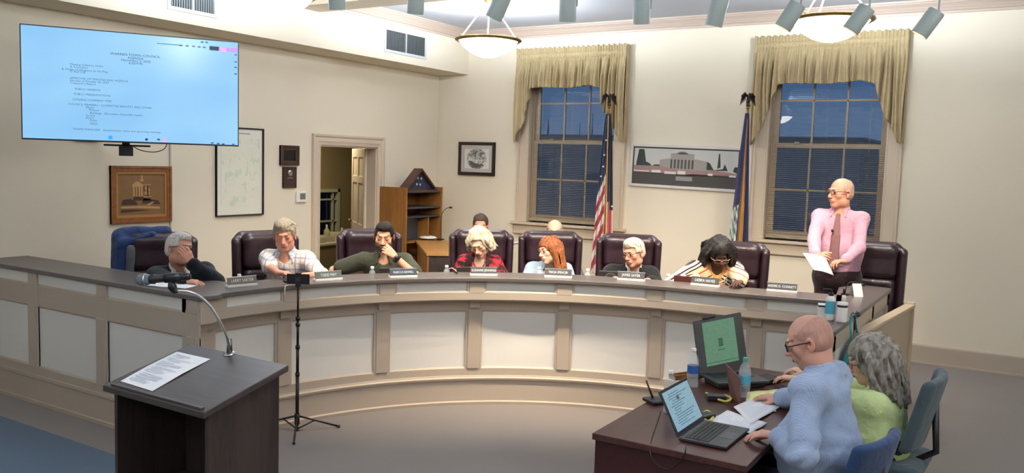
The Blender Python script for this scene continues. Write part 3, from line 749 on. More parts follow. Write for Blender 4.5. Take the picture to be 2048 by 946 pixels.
MB().box((X0 + .02, Y0 + .01, .06), (X1 - .02, Y1 - .02, .08)).build('shelf', M_walnut, e)
ya, yb = Y0 - .04, Y1 + .035; xa, xb = X0 - .022, X1 + .022
MB().add([(xa, ya, zt(ya) - .028), (xb, ya, zt(ya) - .028), (xb, yb, zt(yb) - .028), (xa, yb, zt(yb) - .028), (xa, ya, zt(ya)), (xb, ya, zt(ya)), (xb, yb, zt(yb)), (xa, yb, zt(yb))], [(0, 3, 2, 1), (4, 5, 6, 7), (0, 1, 5, 4), (1, 2, 6, 5), (2, 3, 7, 6), (3, 0, 4, 7)]).build('top', M_walnutt, e, bevel=.004)
MB().add([(xa + .05, ya + .006, zt(ya)), (xb - .02, ya + .006, zt(ya)), (xb - .02, ya + .02, zt(ya) + .004), (xa + .05, ya + .02, zt(ya) + .004), (xa + .05, ya + .006, zt(ya) + .012), (xb - .02, ya + .006, zt(ya) + .012), (xb - .02, ya + .02, zt(ya) + .014), (xa + .05, ya + .02, zt(ya) + .014)], [(0, 3, 2, 1), (4, 5, 6, 7), (0, 1, 5, 4), (1, 2, 6, 5), (2, 3, 7, 6), (3, 0, 4, 7)]).build('paper_stop', M_walnutt, e)
LC = Vector((-3.0, 2.3, 0)); tilt = math.atan(.235)
def ltop(px, py):                                                # picture point -> point on the slanted lectern top
    r = ray(px, py); n_ = np.array([0, -.235, 1.]); p0 = np.array([LC.x, LC.y - .19, 1.0]); t = ((p0 - CP) @ n_) / (r @ n_); return CP + t * r
# agenda sheet on the lectern
q = [ltop(*p) for p in ((241, 763), (305, 783), (421, 719), (354, 704))]
e = empty('agenda_sheet', q[0], 0, 'white printed sheet lying on the slanted top of the lectern', 'paper')
up = np.array([0, -.229, .973]); mid = [(a + b) / 2 + up * .006 for a, b in ((q[0], q[3]), (q[1], q[2]))]
v = [np.array(a) + up * .002 - q[0] for a in (q[0], q[1])] + [mid[1] - q[0], mid[0] - q[0]] + [np.array(a) + up * .002 - q[0] for a in (q[2], q[3])]
o = MB().add(v, [(0, 1, 2, 3), (3, 2, 4, 5)]).build('sheet', M_paper, e); o.modifiers.new('s', 'SOLIDIFY').thickness = .0008
M_ink = plain('grey_print', 'D3DAE4', .8)
ux = (q[1] - q[0]) / np.linalg.norm(q[1] - q[0]); uy = (q[3] - q[0]) / np.linalg.norm(q[3] - q[0]); W_ = np.linalg.norm(q[1] - q[0]); L_ = np.linalg.norm(q[3] - q[0])
mb = MB(); rr = random.Random(4)
for k in range(26):
    y = L_ * (.93 - k * .033); x0 = W_ * rr.choice([.1, .1, .18]); x1 = W_ * rr.uniform(.4, .85)
    if k in (3, 7, 12, 18): continue
    lift = .0035 + .0065 * (1 - abs(y / L_ - .5) * 2)
    P0 = ux * x0 + uy * y + up * lift; P1 = ux * x1 + uy * y + up * lift; hh = uy * .0035
    mb.add([P0 - hh, P1 - hh, P1 + hh, P0 + hh], [(0, 1, 2, 3)])
mb.build('print', M_ink, e)
# gooseneck with handheld microphone
b0 = ltop(459, 708)
g = empty('lectern_gooseneck', b0, 0, 'chrome gooseneck rising from the lectern top', 'microphone holder')
dB = (CM @ (b0 - CP))[2]
pts = [(459, 708), (457, 690), (451, 668), (438, 640), (420, 612), (398, 592), (374, 583), (350, 582)]
P = [Vector(at(x, y, dB - .02 * i) - b0) for i, (x, y) in enumerate(pts)]
# smooth
def catmull(P, n=6):
    out = []; Q = [P[0]] + list(P) + [P[-1]]
    for i in range(1, len(Q) - 2):
        for k in range(n):
            t = k / n; a, b, c, d = Q[i - 1], Q[i], Q[i + 1], Q[i + 2]
            out.append(.5 * ((2 * b) + (c - a) * t + (2 * a - 5 * b + 4 * c - d) * t * t + (3 * b - a - 3 * c + d) * t ** 3))
    out.append(Vector(P[-1])); return out
cp = catmull(P, 8)
MB().tube(cp, .0062, 10).build('flexible_neck', M_steel, g, True)
MB().tube([Vector((0, 0, .0)), Vector((0, 0, .07))], [.014, .010], 14).build('socket', plain('dark_steel', '6A6A68', .3, metal=1), g, True)
MB().lathe([(.028, 0), (.028, .004), (.016, .008)], 24, Tm(rx=tilt)).build('flange', M_steel, g, True)
MB().tube([P[-1], P[-1] + Vector((-.02, 0, 0))], .009, 10).build('collar', M_black, g, True)
pm = Vector(at(325, 553, dB - .14)); 
e = empty('handheld_microphone', pm, 0, 'black handheld microphone with a grey mesh head above the lectern', 'microphone')
a0 = Vector(at(284, 560, dB - .14)) - pm; a1 = Vector(at(381, 553, dB - .14)) - pm; dd = (a1 - a0).normalized()
MB().tube([a0 + dd * .03, a0 + dd * .055, a0 + dd * .06, a1 - dd * .012, a1], [.019, .022, .0175, .0165, .012], 20).build('handle', M_black, e, True)
s = SDF((a0.x - .05, a0.y - .05, a0.z - .05), (a0.x + .05, a0.y + .05, a0.z + .05), .003); s.cap(a0, a0 + dd * .02, .0265, .025)
me, V = s.mesh('mesh_head'); t_ = NT('mic_mesh'); v_ = t_.coord(); w_ = t_.n('ShaderNodeTexVoronoi', Scale=420.); t_.l(v_, w_.inputs['Vector']); t_.base('7C8790', .4, metal=.7); t_.bump(w_.outputs['Distance'], .8, .003)
link('mesh_head', me, t_.m, e)
MB().tube([a0 + dd * .012 - dd * .002, a0 + dd * .018], .0272, 24).build('grille_band', M_steel, e, True)
cl = empty('microphone_clip', pm, 0, 'black clip and knuckle between microphone and gooseneck', 'clip')
MB().tube([a0 + dd * .10, a1 - dd * .04], .0205, 16).build('sleeve', M_black, cl, True)
s0 = (a0 + dd * .12); e0 = P[-1] + Vector(b0) - pm
s = SDF(tuple(min(s0[i], e0[i]) - .05 for i in range(3)), tuple(max(s0[i], e0[i]) + .05 for i in range(3)), .004)
md = (s0 + e0) / 2 + Vector((.0, 0, -.01))
s.cap(s0, md, .012, .012, .01).cap(md, e0, .014, .013, .01).ell(md, (.02, .016, .02), .008); me, V = s.mesh('knuckle'); link('knuckle', me, M_black, cl)

# ================================================================== PHONE TRIPOD
tb = onz(594, 862, 0); e = empty('phone_tripod', tb, 0, 'tall thin black tripod stand in front of the curved desk', 'tripod')
dT = (CM @ (np.array(tb) - CP))[2]; ztop = at(597, 562, dT)[2]
for z0, z1, r in ((.06, .42, .013), (.40, .62, .011), (.6, .83, .0095), (.81, ztop - .02, .008)): MB().tube([(0, 0, z0), (0, 0, z1)], r, 12).build('pole', M_blackm, e, True)
for z in (.42, .62, .83, .785): MB().tube([(0, 0, z - .012), (0, 0, z + .014)], .0165, 12).build('clamp_collar', M_blackm, e, True)
MB().tube([(0, 0, .05), (0, 0, .13)], .019, 12).build('hub', M_blackm, e, True); MB().tube([(0, 0, .0), (0, 0, .05)], .010, 12).build('lower_hub', M_blackm, e, True)
for px, py in ((660, 857), (587, 893), (545, 852)):
    q = Vector(onz(px, py, 0)) - Vector(tb); q = q.normalized() * .3
    MB().tube([(0, 0, .115), (q.x, q.y, .012)], .007, 8).build('leg', M_blackm, e, True)
    MB().tube([(q.x * .42, q.y * .42, .07), (0, 0, .015)], .005, 8).build('leg_brace', M_blackm, e, True)
    MB().tube([(q.x * .97, q.y * .97, .014), (q.x * 1.03, q.y * 1.03, .01)], .0105, 8).build('rubber_foot', M_black, e, True)
MB().box((-.02, -.01, ztop - .03), (.02, .01, ztop)).build('phone_clamp', M_black, e, bevel=.003)
th = math.atan2(TWD[1], TWD[0]) + R(90)
e2 = empty('smartphone', Vector(tb) + Vector((0, 0, ztop + .028)), th, 'black smartphone held sideways on top of the tripod', 'phone')
MB().box((-.082, -.005, -.038), (.082, .004, .038)).build('phone_body', M_black, e2, bevel=.004, seg=3)
MB().box((-.02, -.011, -.02), (.02, -.005, .012)).build('grip_pad', plain('dark_gray', '303034', .5), e2, bevel=.002); MB().box((-.018, -.014, .03), (.022, .006, .046)).build('clamp_jaw', M_black, e2, bevel=.003)
MB().lathe([(.006, 0), (.006, .002)], 12, Tm((.06, -.005, .015), rx=R(90))).build('lens', plain('lens_grey', '444850', .1), e2)
# thin white cable hanging by the desk
c_ = [at(x, y, dT + .28) for x, y in ((583, 600), (590, 622), (587, 680), (578, 730), (572, 790), (566, 812))]
c0 = Vector(c_[-1]); o = MB().tube(catmull([Vector(q) - c0 for q in c_], 5), .0028, 6).build('hanging_cable', plain('grey_cable', '8D867C', .5), None, True); o.location = c0; tag(o, 'thin grey cable hanging down the desk front left of the tripod', 'cable')
# ================================================================== FOREGROUND TABLE
e = empty('meeting_table', (-1.32, 4.4, 0), 0, 'dark cherry wood rectangular table, lower right', 'table')
TX0, TX1, TY0, TY1 = -.375, .36, -.87, .95
MB().box((TX0, TY0, .708), (TX1, TY1, .74)).build('table_top', M_cherry, e, bevel=.004)
MB().box((TX0 + .012, TY0 + .015, .02), (TX1 - .012, TY0 + .035, .708)).build('end_panel', M_cherryd, e)
MB().box((TX0 + .012, TY1 - .035, .02), (TX1 - .012, TY1 - .015, .708)).build('end_panel', M_cherryd, e)
MB().box((TX0 + .03, TY0 + .035, .25), (TX0 + .05, TY1 - .035, .708)).build('modesty_panel', M_cherryd, e)
TZ = .74
def tpt(px, py, z=TZ): return Vector(onz(px, py, z))
M_lap = plain('laptop_grey', '3B3D40', .4, metal=.4); M_key = plain('key_black', '18191B', .5); M_pad = plain('touchpad', '4A4C50', .35, metal=.3)
def screen_mat(name, kind):
    t = NT(name); v = t.coord('Generated'); x, y, z = t.xyz(v)
    n = t.noise(t.coord('Generated', (6, 6, 9)), 3, 3)
    if kind == 'green': c = t.ramp(n, [(.3, '5F8F70'), (.7, '6DA07F')]); e_ = .36
    else: c = t.ramp(n, [(.3, '7FA3B4'), (.75, '94B9CC')]); e_ = .5
    t.base('101418', .25); t.l(c, t.b.inputs['Emission Color']); t.b.inputs['Emission Strength'].default_value = e_; return t.m
def laptop(name, hinge_l, hinge_r, W, D, open_deg, lab, scr, base_z=TZ, lidh=None):
    # hinge line from the machine's left corner to its right corner as its user sees it
    a = Vector(hinge_l); b = Vector(hinge_r); d = (b - a); d.z = 0; d.normalize(); rz = math.atan2(d.y, d.x)
    e = empty(name, (a.x, a.y, base_z), rz, lab, 'laptop'); lidh = lidh or D
    MB().box((0, -D, .003), (W, 0, .017)).build('keyboard_deck', M_lap, e, bevel=.003)
    kb = MB()
    for r_ in range(6):
        for c_ in range(15):
            x = W * .06 + c_ * W * .88 / 15; y = -D * .10 - r_ * D * .085
            kb.box((x, y - D * .07, .017), (x + W * .88 / 15 - .0025, y, .0195))
    kb.build('keyboard', M_key, e)
    MB().box((W * .36, -D * .93, .0168), (W * .66, -D * .66, .0176)).build('touchpad', M_pad, e)
    T = Tm((0, 0, .014), rx=R(90 - open_deg) * -1) if False else Matrix.Translation((0, 0, .016)) @ Matrix.Rotation(-R(open_deg - 90), 4, 'X')
    MB().box((0, 0, 0), (W, .008, lidh), T).build('lid', M_lap, e, bevel=.003)
    MB().box((.004, -.0012, .01), (W - .004, .0004, lidh - .003), T).build('bezel', M_black, e)
    s = MB().box((.012, -.002, .022), (W - .012, -.001, lidh - .014), T).build('screen', scr, e)
    return e, T
# near laptop: corners of the deck in the picture: (1364,895) (1391? hinge) ...
hl = tpt(1357, 882); hr = tpt(1413, 843)
e, T = laptop('laptop', hl, hr, .345, .225, 118, 'open grey laptop nearest the viewer, in front of the man in the blue checked shirt', screen_mat('screen_pale', 'pale'))
mb = MB(); rr = random.Random(9)
for k in range(14):
    y = .19 - k * .0115; mb.box((.05 + rr.uniform(0, .03), -.0028, y), (.1 + rr.uniform(.02, .2), -.0022, y + .0028), T)
mb.build('screen_text', plain('screen_ink', '5E7886', .8), e)
MB().box((.14, -.003, .150), (.17, -.0022, .172), T).build('screen_logo', plain('screen_ink', '5E7886', .8), e)
# far laptop on a stand with a big green screen
h2l = tpt(1398, 768); h2r = tpt(1492, 740)
dirv = Vector(heading(.97, .25))
p0 = Vector(at(1399, 765, 5.02)); 
e = empty('laptop', (p0.x, p0.y, TZ), math.atan2(.37, .93), 'open black laptop with a green screen at the far part of the cherry table', 'laptop')
d5 = (CM @ (np.array(p0) - CP))[2]
def L5(px, py, dd=0.): return Vector(at(px, py, d5 + dd))
tl, tr, bl = L5(1386, 643, .06), L5(1482, 624, .14), L5(1400, 757)
br_ = bl + (tr - tl)
tlw = [v - e.location for v in (tl, tr, br_, bl)]
inv = Matrix.Rotation(-e.rotation_euler.z, 4, 'Z'); tlw = [inv @ v for v in tlw]
nrm = (tlw[1] - tlw[3]).cross(tlw[0] - tlw[3]).normalized()
if (inv @ Vector(CP - np.array(e.location))).dot(nrm) < 0: nrm = -nrm
def slab(corners, front, back): 
    v = [c + nrm * back for c in corners] + [c + nrm * front for c in corners]
    return MB().add(v, [(0, 3, 2, 1), (4, 5, 6, 7), (0, 1, 5, 4), (1, 2, 6, 5), (2, 3, 7, 6), (3, 0, 4, 7)])
slab(tlw, 0, -.01).build('lid', plain('laptop_dark', '2A2C2C', .35), e, bevel=.003)
def sub(u0, u1, v0, v1):
    f_ = lambda u, v: tlw[0] * (1 - u) * (1 - v) + tlw[1] * u * (1 - v) + tlw[2] * u * v + tlw[3] * (1 - u) * v
    return [f_(u0, v0), f_(u1, v0), f_(u1, v1), f_(u0, v1)]
slab(sub(.17, .83, .06, .83), .0015, 0).build('screen', screen_mat('screen_green', 'green'), e)
slab(sub(.46, .55, .38, .52), .0022, .0015).build('screen_emblem', plain('emblem_green', '3E6650', .7), e)
slab(sub(.43, .58, .575, .59), .0022, .0015).build('screen_caption', plain('emblem_green', '3E6650', .7), e)
slab(sub(.17, .83, .775, .785), .0022, .0015).build('screen_bar', plain('emblem_green', '3E6650', .7), e)
slab(sub(.2, .45, -.045, .0), .012, -.012).build('webcam', M_black, e, bevel=.003)
b0_, b1_ = tlw[3], tlw[2]; dx_ = (b1_ - b0_); dx_.z = 0; dx_.normalize(); fy = Vector((dx_.y, -dx_.x, 0))
zz = tlw[3].z
v = [b0_, b0_ + dx_ * .33, b0_ + dx_ * .33 + fy * .22, b0_ + fy * .22]
def flat(v, z0, z1): return MB().add([(p.x, p.y, z0) for p in v] + [(p.x, p.y, z1) for p in v], [(0, 3, 2, 1), (4, 5, 6, 7), (0, 1, 5, 4), (1, 2, 6, 5), (2, 3, 7, 6), (3, 0, 4, 7)])
zk = max(.03, zz - .014)
flat(v, zk, zk + .016).build('keyboard_deck', M_lap, e, bevel=.003)
flat([b0_ + dx_ * .10 + fy * .13, b0_ + dx_ * .22 + fy * .13, b0_ + dx_ * .22 + fy * .20, b0_ + dx_ * .10 + fy * .20], zk + .016, zk + .017).build('touchpad', plain('pad_light', '9A9C98', .4), e)
flat([b0_ + dx_ * .03 + fy * .02, b0_ + dx_ * .30 + fy * .02, b0_ + dx_ * .30 + fy * .11, b0_ + dx_ * .03 + fy * .11], zk + .016, zk + .018).build('keyboard', M_key, e)
flat([b0_ + dx_ * .02 + fy * .01, b0_ + dx_ * .31 + fy * .01, b0_ + dx_ * .31 + fy * .2, b0_ + dx_ * .02 + fy * .2], 0, zk).build('riser', M_black, e, bevel=.01)
# keyboard
kp = tpt(1478, 775); kq = tpt(1543, 762); 
e = empty('keyboard', (kp + kq) / 2 - Vector((0.02, .0, 0)), R(68), 'black full-size keyboard on the far half of the cherry table', 'keyboard')
MB().box((-.21, -.07, .002), (.21, .07, .02)).build('case', M_black, e, bevel=.005)
kb = MB()
for r_ in range(5):
    for c_ in range(20): x = -.2 + c_ * .02; y = .045 - r_ * .024; kb.box((x, y - .02, .02), (x + .0175, y, .026))
kb.build('keys', M_key, e)
# papers
M_pprint = plain('faint_print', 'C3CBDA', .8)
def sheet(name, corners, lab, mat=None, z=.0, lines=0):
    P = [tpt(x, y, TZ + z) for x, y in corners]; o = empty(name, P[0], 0, lab, 'paper')
    n = 6; v = []
    for j in range(n + 1):
        for i in range(n + 1):
            u, w = i / n, j / n; p = P[0].lerp(P[1], u).lerp(P[3].lerp(P[2], u), w) - P[0]; p.z = .0015 + .0035 * sin(u * 5 + w * 3) ** 2; v.append(p)
    f_ = [(j * (n + 1) + i, j * (n + 1) + i + 1, (j + 1) * (n + 1) + i + 1, (j + 1) * (n + 1) + i) for j in range(n) for i in range(n)]
    s = MB().add(v, f_).build('sheet', mat or M_paper, o, True); s.modifiers.new('s', 'SOLIDIFY').thickness = .0012
    if lines:
        mb = MB(); rr = random.Random(lines)
        for k in range(lines):
            w = .12 + k * .76 / lines; u0 = .1; u1 = rr.uniform(.4, .9)
            q = []
            for u, ww in ((u0, w), (u1, w), (u1, w + .012), (u0, w + .012)): p = P[0].lerp(P[1], u).lerp(P[3].lerp(P[2], u), ww) - P[0]; p.z = .0056; q.append(p)
            mb.add(q, [(0, 1, 2, 3)])
        mb.build('print', M_pprint, o)
    return o
M_yellow = plain('yellow_paper', 'E6E79C', .8)
sheet('legal_pad', [(1495, 785), (1556, 780), (1552, 826), (1490, 812)], 'pale yellow pad sheet on the table left of the blue-shirted man', M_yellow, .0)
sheet('document_sheet', [(1467, 814), (1530, 790), (1560, 815), (1500, 850)], 'upper white printed sheet on the cherry table beside the yellow pad', None, .008, 12)
sheet('document_sheet', [(1417, 843), (1455, 822), (1535, 848), (1500, 868)], 'lower white printed sheet on the cherry table behind the near laptop', None, .004, 12)
# bottles
M_clear2 = M_clear
for (px, py, lab, cap, lb, s_) in ((1339, 828, 'clear water bottle with a blue label nearest the near laptop', M_white, M_label, 1.05), (1384, 775, 'clear water bottle with a blue label beside the green-screen laptop', M_white, M_label, 1.05), (1487, 797, 'clear water bottle with a green cap in front of the keyboard', M_tealcap, M_teal, 1.05)):
    p = tpt(px, py)
    bottle(p, lab, 'water bottles on the cherry table', s_, cap, lb)
# leaning tablet/folder standing (brown)
p = tpt(1470, 806); e = empty('open_folder', p, R(72), 'brown folder cover standing open on the cherry table', 'folder')
q = [Vector(at(x, y, (CM @ (np.array(p) - CP))[2] + d_)) - p for x, y, d_ in ((1452, 727, .06), (1482, 756, .0), (1481, 812, .0), (1466, 812, .06))]
q = [Matrix.Rotation(-R(72), 4, 'Z') @ v for v in q]
MB().add(q, [(0, 1, 2, 3)]).build('cover', plain('brown_card', '6E4B44', .5), e).modifiers.new('s', 'SOLIDIFY').thickness = .008
# router with antenna
p = tpt(1308, 805); e = empty('hotspot_router', p, R(-30), 'small black device with one raised antenna at the table corner', 'router')
MB().box((-.055, -.04, .0), (.055, .04, .022)).build('case', M_black, e, bevel=.008); MB().tube([(-.01, 0, .018), (-.05, -.02, .11)], [.006, .005], 8).build('antenna', M_black, e, True)
p = tpt(1326, 802); e = empty('sticky_notes', p + Vector((.02, .03, .0)), R(20), 'yellow-green sticky notes beside the black router', 'notes'); MB().box((-.035, -.025, 0), (.035, .025, .02)).build('note_block', plain('lime_note', 'C4CC4C', .7), e, bevel=.002)
# tangle of chargers and adapters
M_yel = plain('yellow_cable', 'C9C45A', .5)
e = empty('adapter_block', tpt(1432, 800), R(30), 'dark power adapter among yellow-green cables on the table', 'adapter')
MB().box((-.05, -.03, 0), (.05, .03, .03)).build('brick', M_black, e, bevel=.005)
e = empty('adapter_block', tpt(1410, 838), R(70), 'black power adapter beside the near laptop\'s hinge', 'adapter')
MB().box((-.05, -.03, 0), (.05, .03, .028)).build('brick', M_black, e, bevel=.005)
for k, (pts, lab) in enumerate(((((1412, 786), (1428, 792), (1446, 790), (1462, 797), (1452, 803), (1436, 799)), 'yellow cable looped near the brown folder'), (((1404, 829), (1414, 822), (1426, 832), (1418, 842), (1408, 838)), 'yellow-green cable looped behind the near laptop'))):
    P = [tpt(x, y, TZ + .012) for x, y in pts]; c = P[0].copy(); o = MB().tube(catmull([p - c for p in P], 6), .0065, 8).build('yellow_cable', M_yel, None, True); o.location = c; tag(o, lab, 'cable', 'yellow cables on the table')
# black cable hanging over the table's end
P = [tpt(1322, 822, TZ + .004), tpt(1312, 850, TZ + .004), tpt(1302, 880, TZ + .004)]
fr_y = 4.4 + TY0 - .02
P += [Vector(ony(1300, 905, fr_y)), Vector(ony(1312, 928, fr_y)), Vector(ony(1340, 938, fr_y)), Vector(ony(1366, 915, fr_y)), Vector(ony(1371, 900, fr_y)), tpt(1372, 893, TZ + .01)]
c = P[0].copy(); o = MB().tube(catmull([p - c for p in P], 6), .003, 6).build('power_cord', M_black, None, True); o.location = c; tag(o, 'thin dark cord looping over the near end of the cherry table', 'cord')
# small dark box/pen tray behind bottle
e = empty('wooden_tray', tpt(1370, 756), R(60), 'small brown wooden tray between the two blue-labelled bottles', 'tray')
m_ = MB(); m_.box((-.1, -.03, 0), (.1, .03, .008)); m_.box((-.1, -.03, 0), (.1, -.024, .03)); m_.box((-.1, .024, 0), (.1, .03, .03)); m_.box((-.1, -.03, 0), (-.094, .03, .03)); m_.box((.094, -.03, 0), (.1, .03, .03)); m_.build('tray_body', M_oak, e)

# ================================================================== WALL PICTURES AND DEVICES
def wall_frame(name, wall, a0, a1, z0, z1, fw, fm, lab, cat, depth=.025, liner=None, group=None, inset=.0):
    # wall 'L' : plane x=XL facing +x, a is y.  wall 'B' : plane y=YB facing -y, a is x. local x right, z up, -y out
    if wall == 'L': e = empty(name, (XL, (a0 + a1) / 2, (z0 + z1) / 2), R(90), lab, cat, group)
    else: e = empty(name, ((a0 + a1) / 2, YB, (z0 + z1) / 2), 0, lab, cat, group)
    w, h = (a1 - a0) / 2, (z1 - z0) / 2
    m = MB()
    for pr0, pr1, d in ((0, fw, depth), (0, fw * .45, depth + .006)):
        m.box((-w + pr0, -d, -h + pr0), (-w + pr1, 0, h - pr0)); m.box((w - pr1, -d, -h + pr0), (w - pr0, 0, h - pr0)); m.box((-w + pr1, -d, -h + pr0), (w - pr1, 0, -h + pr1)); m.box((-w + pr1, -d, h - pr1), (w - pr1, 0, h - pr0))
    m.build('frame', fm, e, bevel=.0025)
    if liner:
        lw, lm = liner; m = MB(); a = fw; b = fw + lw; d = depth - .006
        m.box((-w + a, -d, -h + a), (-w + b, 0, h - a)); m.box((w - b, -d, -h + a), (w - a, 0, h - a)); m.box((-w + b, -d, -h + a), (w - b, 0, -h + b)); m.box((-w + b, -d, h - b), (w - b, 0, h - a)); m.build('mat_board', lm, e)
    return e, w, h
def pane(e, w, h, mat, y=-.01, name='picture'): return MB().box((-w, y, -h), (w, y + .003, h)).build(name, mat, e)
def poly_art(e, shapes, y, name, mat, ox=0, oz=0, s=1):
    if name in ('picture_trees', 'picture_vehicles'):
        for sh in shapes: MB().add([(x, y, z) for x, z in sh], [tuple(range(len(sh)))]).build(name[:-1], mat, e)
        return
    m = MB()
    for i, sh in enumerate(shapes): m.add([(ox + x * s, y, oz + z * s) for x, z in sh], [tuple(range(len(sh)))])
    return m.build(name, mat, e)
rect = lambda x0, z0, x1, z1: [(x0, z0), (x1, z0), (x1, z1), (x0, z1)]
# courthouse relief in a wooden frame
M_frm = wood('picture_wood', '6B3F1E', '8A5428', 'Y', 8); M_bron = plain('bronze_photo', '7A5830', .45, nscale=12, namp=.15); M_bronl = plain('bronze_light', 'B0885A', .5, nscale=20, namp=.15); M_brond = plain('bronze_dark', '3C2516', .6, nscale=20, namp=.2); M_lin = plain('gilt_liner', '9C6E3C', .4)
e, w, h = wall_frame('framed_courthouse_picture', 'L', 4.775, 5.43, 1.305, 1.855, .055, M_frm, 'wood-framed brown relief picture of a courthouse, under the television', 'picture', liner=(.022, M_lin))
pw, ph_ = w - .077, h - .077; pane(e, pw, ph_, M_bron)
S = [rect(-.09, -.02, -.075, .075), rect(-.06, -.02, -.05, .075), rect(-.03, -.02, -.015, .075), rect(-.005, -.02, .012, .075), [(-.1, .075), (.02, .075), (.02, .09), (-.03, .125), (-.06, .125), (-.1, .095)], rect(-.012, .125, .02, .15), rect(-.005, .15, .012, .185), rect(.02, -.03, .11, -.022), rect(.02, .09, .10, .097),
     rect(.035, .045, .055, .075), rect(.035, 0, .055, .03), rect(.075, .03, .09, .06), rect(.075, -.0, .09, .02), [(-.22, -.115), (.0, -.11), (.2, -.125), (.2, -.145), (-.05, -.13), (-.22, -.13)], [(.05, -.1), (.13, -.07), (.14, -.075), (.08, -.11)]]
poly_art(e, S, -.0115, 'picture_building', M_bronl)
S = [rect(-.09, -.06, .1, -.022), [(-.22, -.1), (-.2, -.05), (-.12, -.04), (-.06, -.07), (-.04, -.1)], [(0, -.09), (.02, -.04), (.1, -.05), (.18, -.06), (.21, -.1)], [(-.22, -.14), (-.05, -.145), (.1, -.155), (-.22, -.175)], rect(.022, .03, .034, .085), rect(.058, -.02, .073, .085)]
poly_art(e, S, -.0108, 'picture_ground', M_brond)
# town map
M_map = None
t = NT('map_paper'); v = t.coord('Generated'); vo = t.n('ShaderNodeTexVoronoi', Scale=26.); vo.feature = 'DISTANCE_TO_EDGE'; t.l(v, vo.inputs['Vector']); nn = t.noise(v, 3.2, 3)
x_, y_, z_ = t.xyz(v)
line = t.math('LESS_THAN', vo.outputs['Distance'], .018); mask = t.math('GREATER_THAN', nn, .5)
c1 = t.mix(t.math('MULTIPLY', t.math('MULTIPLY', line, mask), .35), 'E4E3D3', '7C8C78'); c2 = t.mix(t.math('MULTIPLY', t.math('GREATER_THAN', t.noise(v, 5.5, 2), .585), .45), c1, 'B9CDA9')
t.base(c2, .6); M_map = t.m
e, w, h = wall_frame('framed_town_map', 'L', 5.975, 6.62, 1.328, 2.285, .014, plain('black_frame', '1E1A1C', .4), 'tall black-framed pale town map on the left wall', 'map')
pane(e, w - .014, h - .014, plain('map_margin', 'E4E3D6', .6)); MB().box((-w * .78, -.0125, -h * .78), (w * .85, -.0101, h * .76)).build('map_sheet', M_map, e)
MB().box((-.06, -.0125, h * .855), (.14, -.0101, h * .875)).build('map_title', plain('map_ink', '8C8C84', .8), e)
# plaques
M_pw = wood('plaque_walnut', '33201A', '45302A', 'Z', 8, .35)
e, w, h = wall_frame('square_plaque', 'L', 6.868, 7.155, 1.885, 2.115, .045, M_pw, 'square dark wood plaque with a black plate, the upper of two by the doorway', 'plaque', liner=(.006, M_brass))
pane(e, w - .051, h - .051, plain('black_plate', '101012', .15), name='engraved_plate')
e, w, h = wall_frame('upright_plaque', 'L', 6.915, 7.118, 1.625, 1.868, .012, M_pw, 'upright dark wood plaque with a silver emblem, below the square plaque', 'plaque', depth=.018)
pane(e, w - .012, h - .012, M_pw, -.016, 'backing')
MB().lathe([(.0, -.002), (.038, -.002), (.038, .004), (.03, .008)], 8, Tm((.005, -.016, .045), rx=R(90))).build('silver_emblem', M_steel, e); MB().box((-.04, -.02, -.012), (.045, -.016, -.002)).build('silver_strip', M_steel, e)
# thermostat
e = empty('thermostat', (XL, 7.2, 1.517), R(90), 'white thermostat with a grey screen beside the doorway', 'thermostat')
MB().box((-.078, -.028, -.068), (.078, 0, .068)).build('housing', M_white, e, bevel=.012, seg=3); MB().box((-.03, -.030, -.03), (.055, -.027, .042)).build('display', plain('lcd', '6F7062', .25), e)
# framed round print on the back wall
e, w, h = wall_frame('framed_round_print', 'B', -6.985, -6.375, 1.80, 2.265, .045, plain('espresso_frame', '2A1B18', .35), 'square dark-framed black and white round print on the back wall near the corner', 'picture', liner=(.05, plain('mat_grey', 'B9B2AC', .8)))
t = NT('engraving'); v = t.coord('Object', (5, 5, 9)); n1 = t.noise(v, 1.6, 5, .6, 1.2); t.base(t.ramp(n1, [(.38, '55544E'), (.5, 'A9A7A0'), (.6, 'D4D2CA')]), .7)
pane(e, w - .095, h - .095, plain('print_paper', 'D9D6CC', .8))
r_ = .145; m_ = MB(); m_.add([(r_ * 1.15 * cos(k * pi / 20), -.0115, r_ * sin(k * pi / 20)) for k in range(40)], [tuple(range(40))]); m_.build('round_picture', t.m, e)
poly_art(e, [[(-.14, -.03), (-.09, -.035), (-.03, -.06), (.0, -.065), (.1, -.09), (.05, -.12), (-.03, -.128), (-.1, -.09)]], -.0122, 'picture_shadow', plain('engraving_dark', '55534D', .8))  # dark printed shape low in the round picture
# panorama
M_silver = plain('silver_frame', 'D2CEC8', .35); M_pan = plain('pano_dark', '45423E', .7)
A = [ony(x, y, YB - .02) for x, y in ((1258, 289), (1484, 296), (1474, 382), (1256, 371))]
xa, xb = -4.385, -2.885; 
e = empty('framed_panorama', (-3.64, YB, 2.0), 0, 'long silver-framed panorama of a columned courthouse between the windows', 'picture'); e.rotation_euler = (R(-0), R(1.1), 0)
w, h = .71, .265
m = MB()
for a, b, c_, d in ((-w, -h, -w + .035, h), (w - .035, -h, w, h), (-w + .035, -h, w - .035, -h + .035), (-w + .035, h - .035, w - .035, h)): m.box((a, -.03, b), (c_, 0, d))
m.build('frame', M_silver, e, bevel=.004)
MB().box((-w + .02, -.012, -h + .02), (w - .02, -.008, h - .02)).build('mat_board', M_pan, e)
MB().box((-.66, -.0135, -.09), (.655, -.012, .215)).build('picture_sky', plain('pano_sky', 'C2C2BE', .7), e)
G = lambda c: plain('pano_' + c, c, .7)
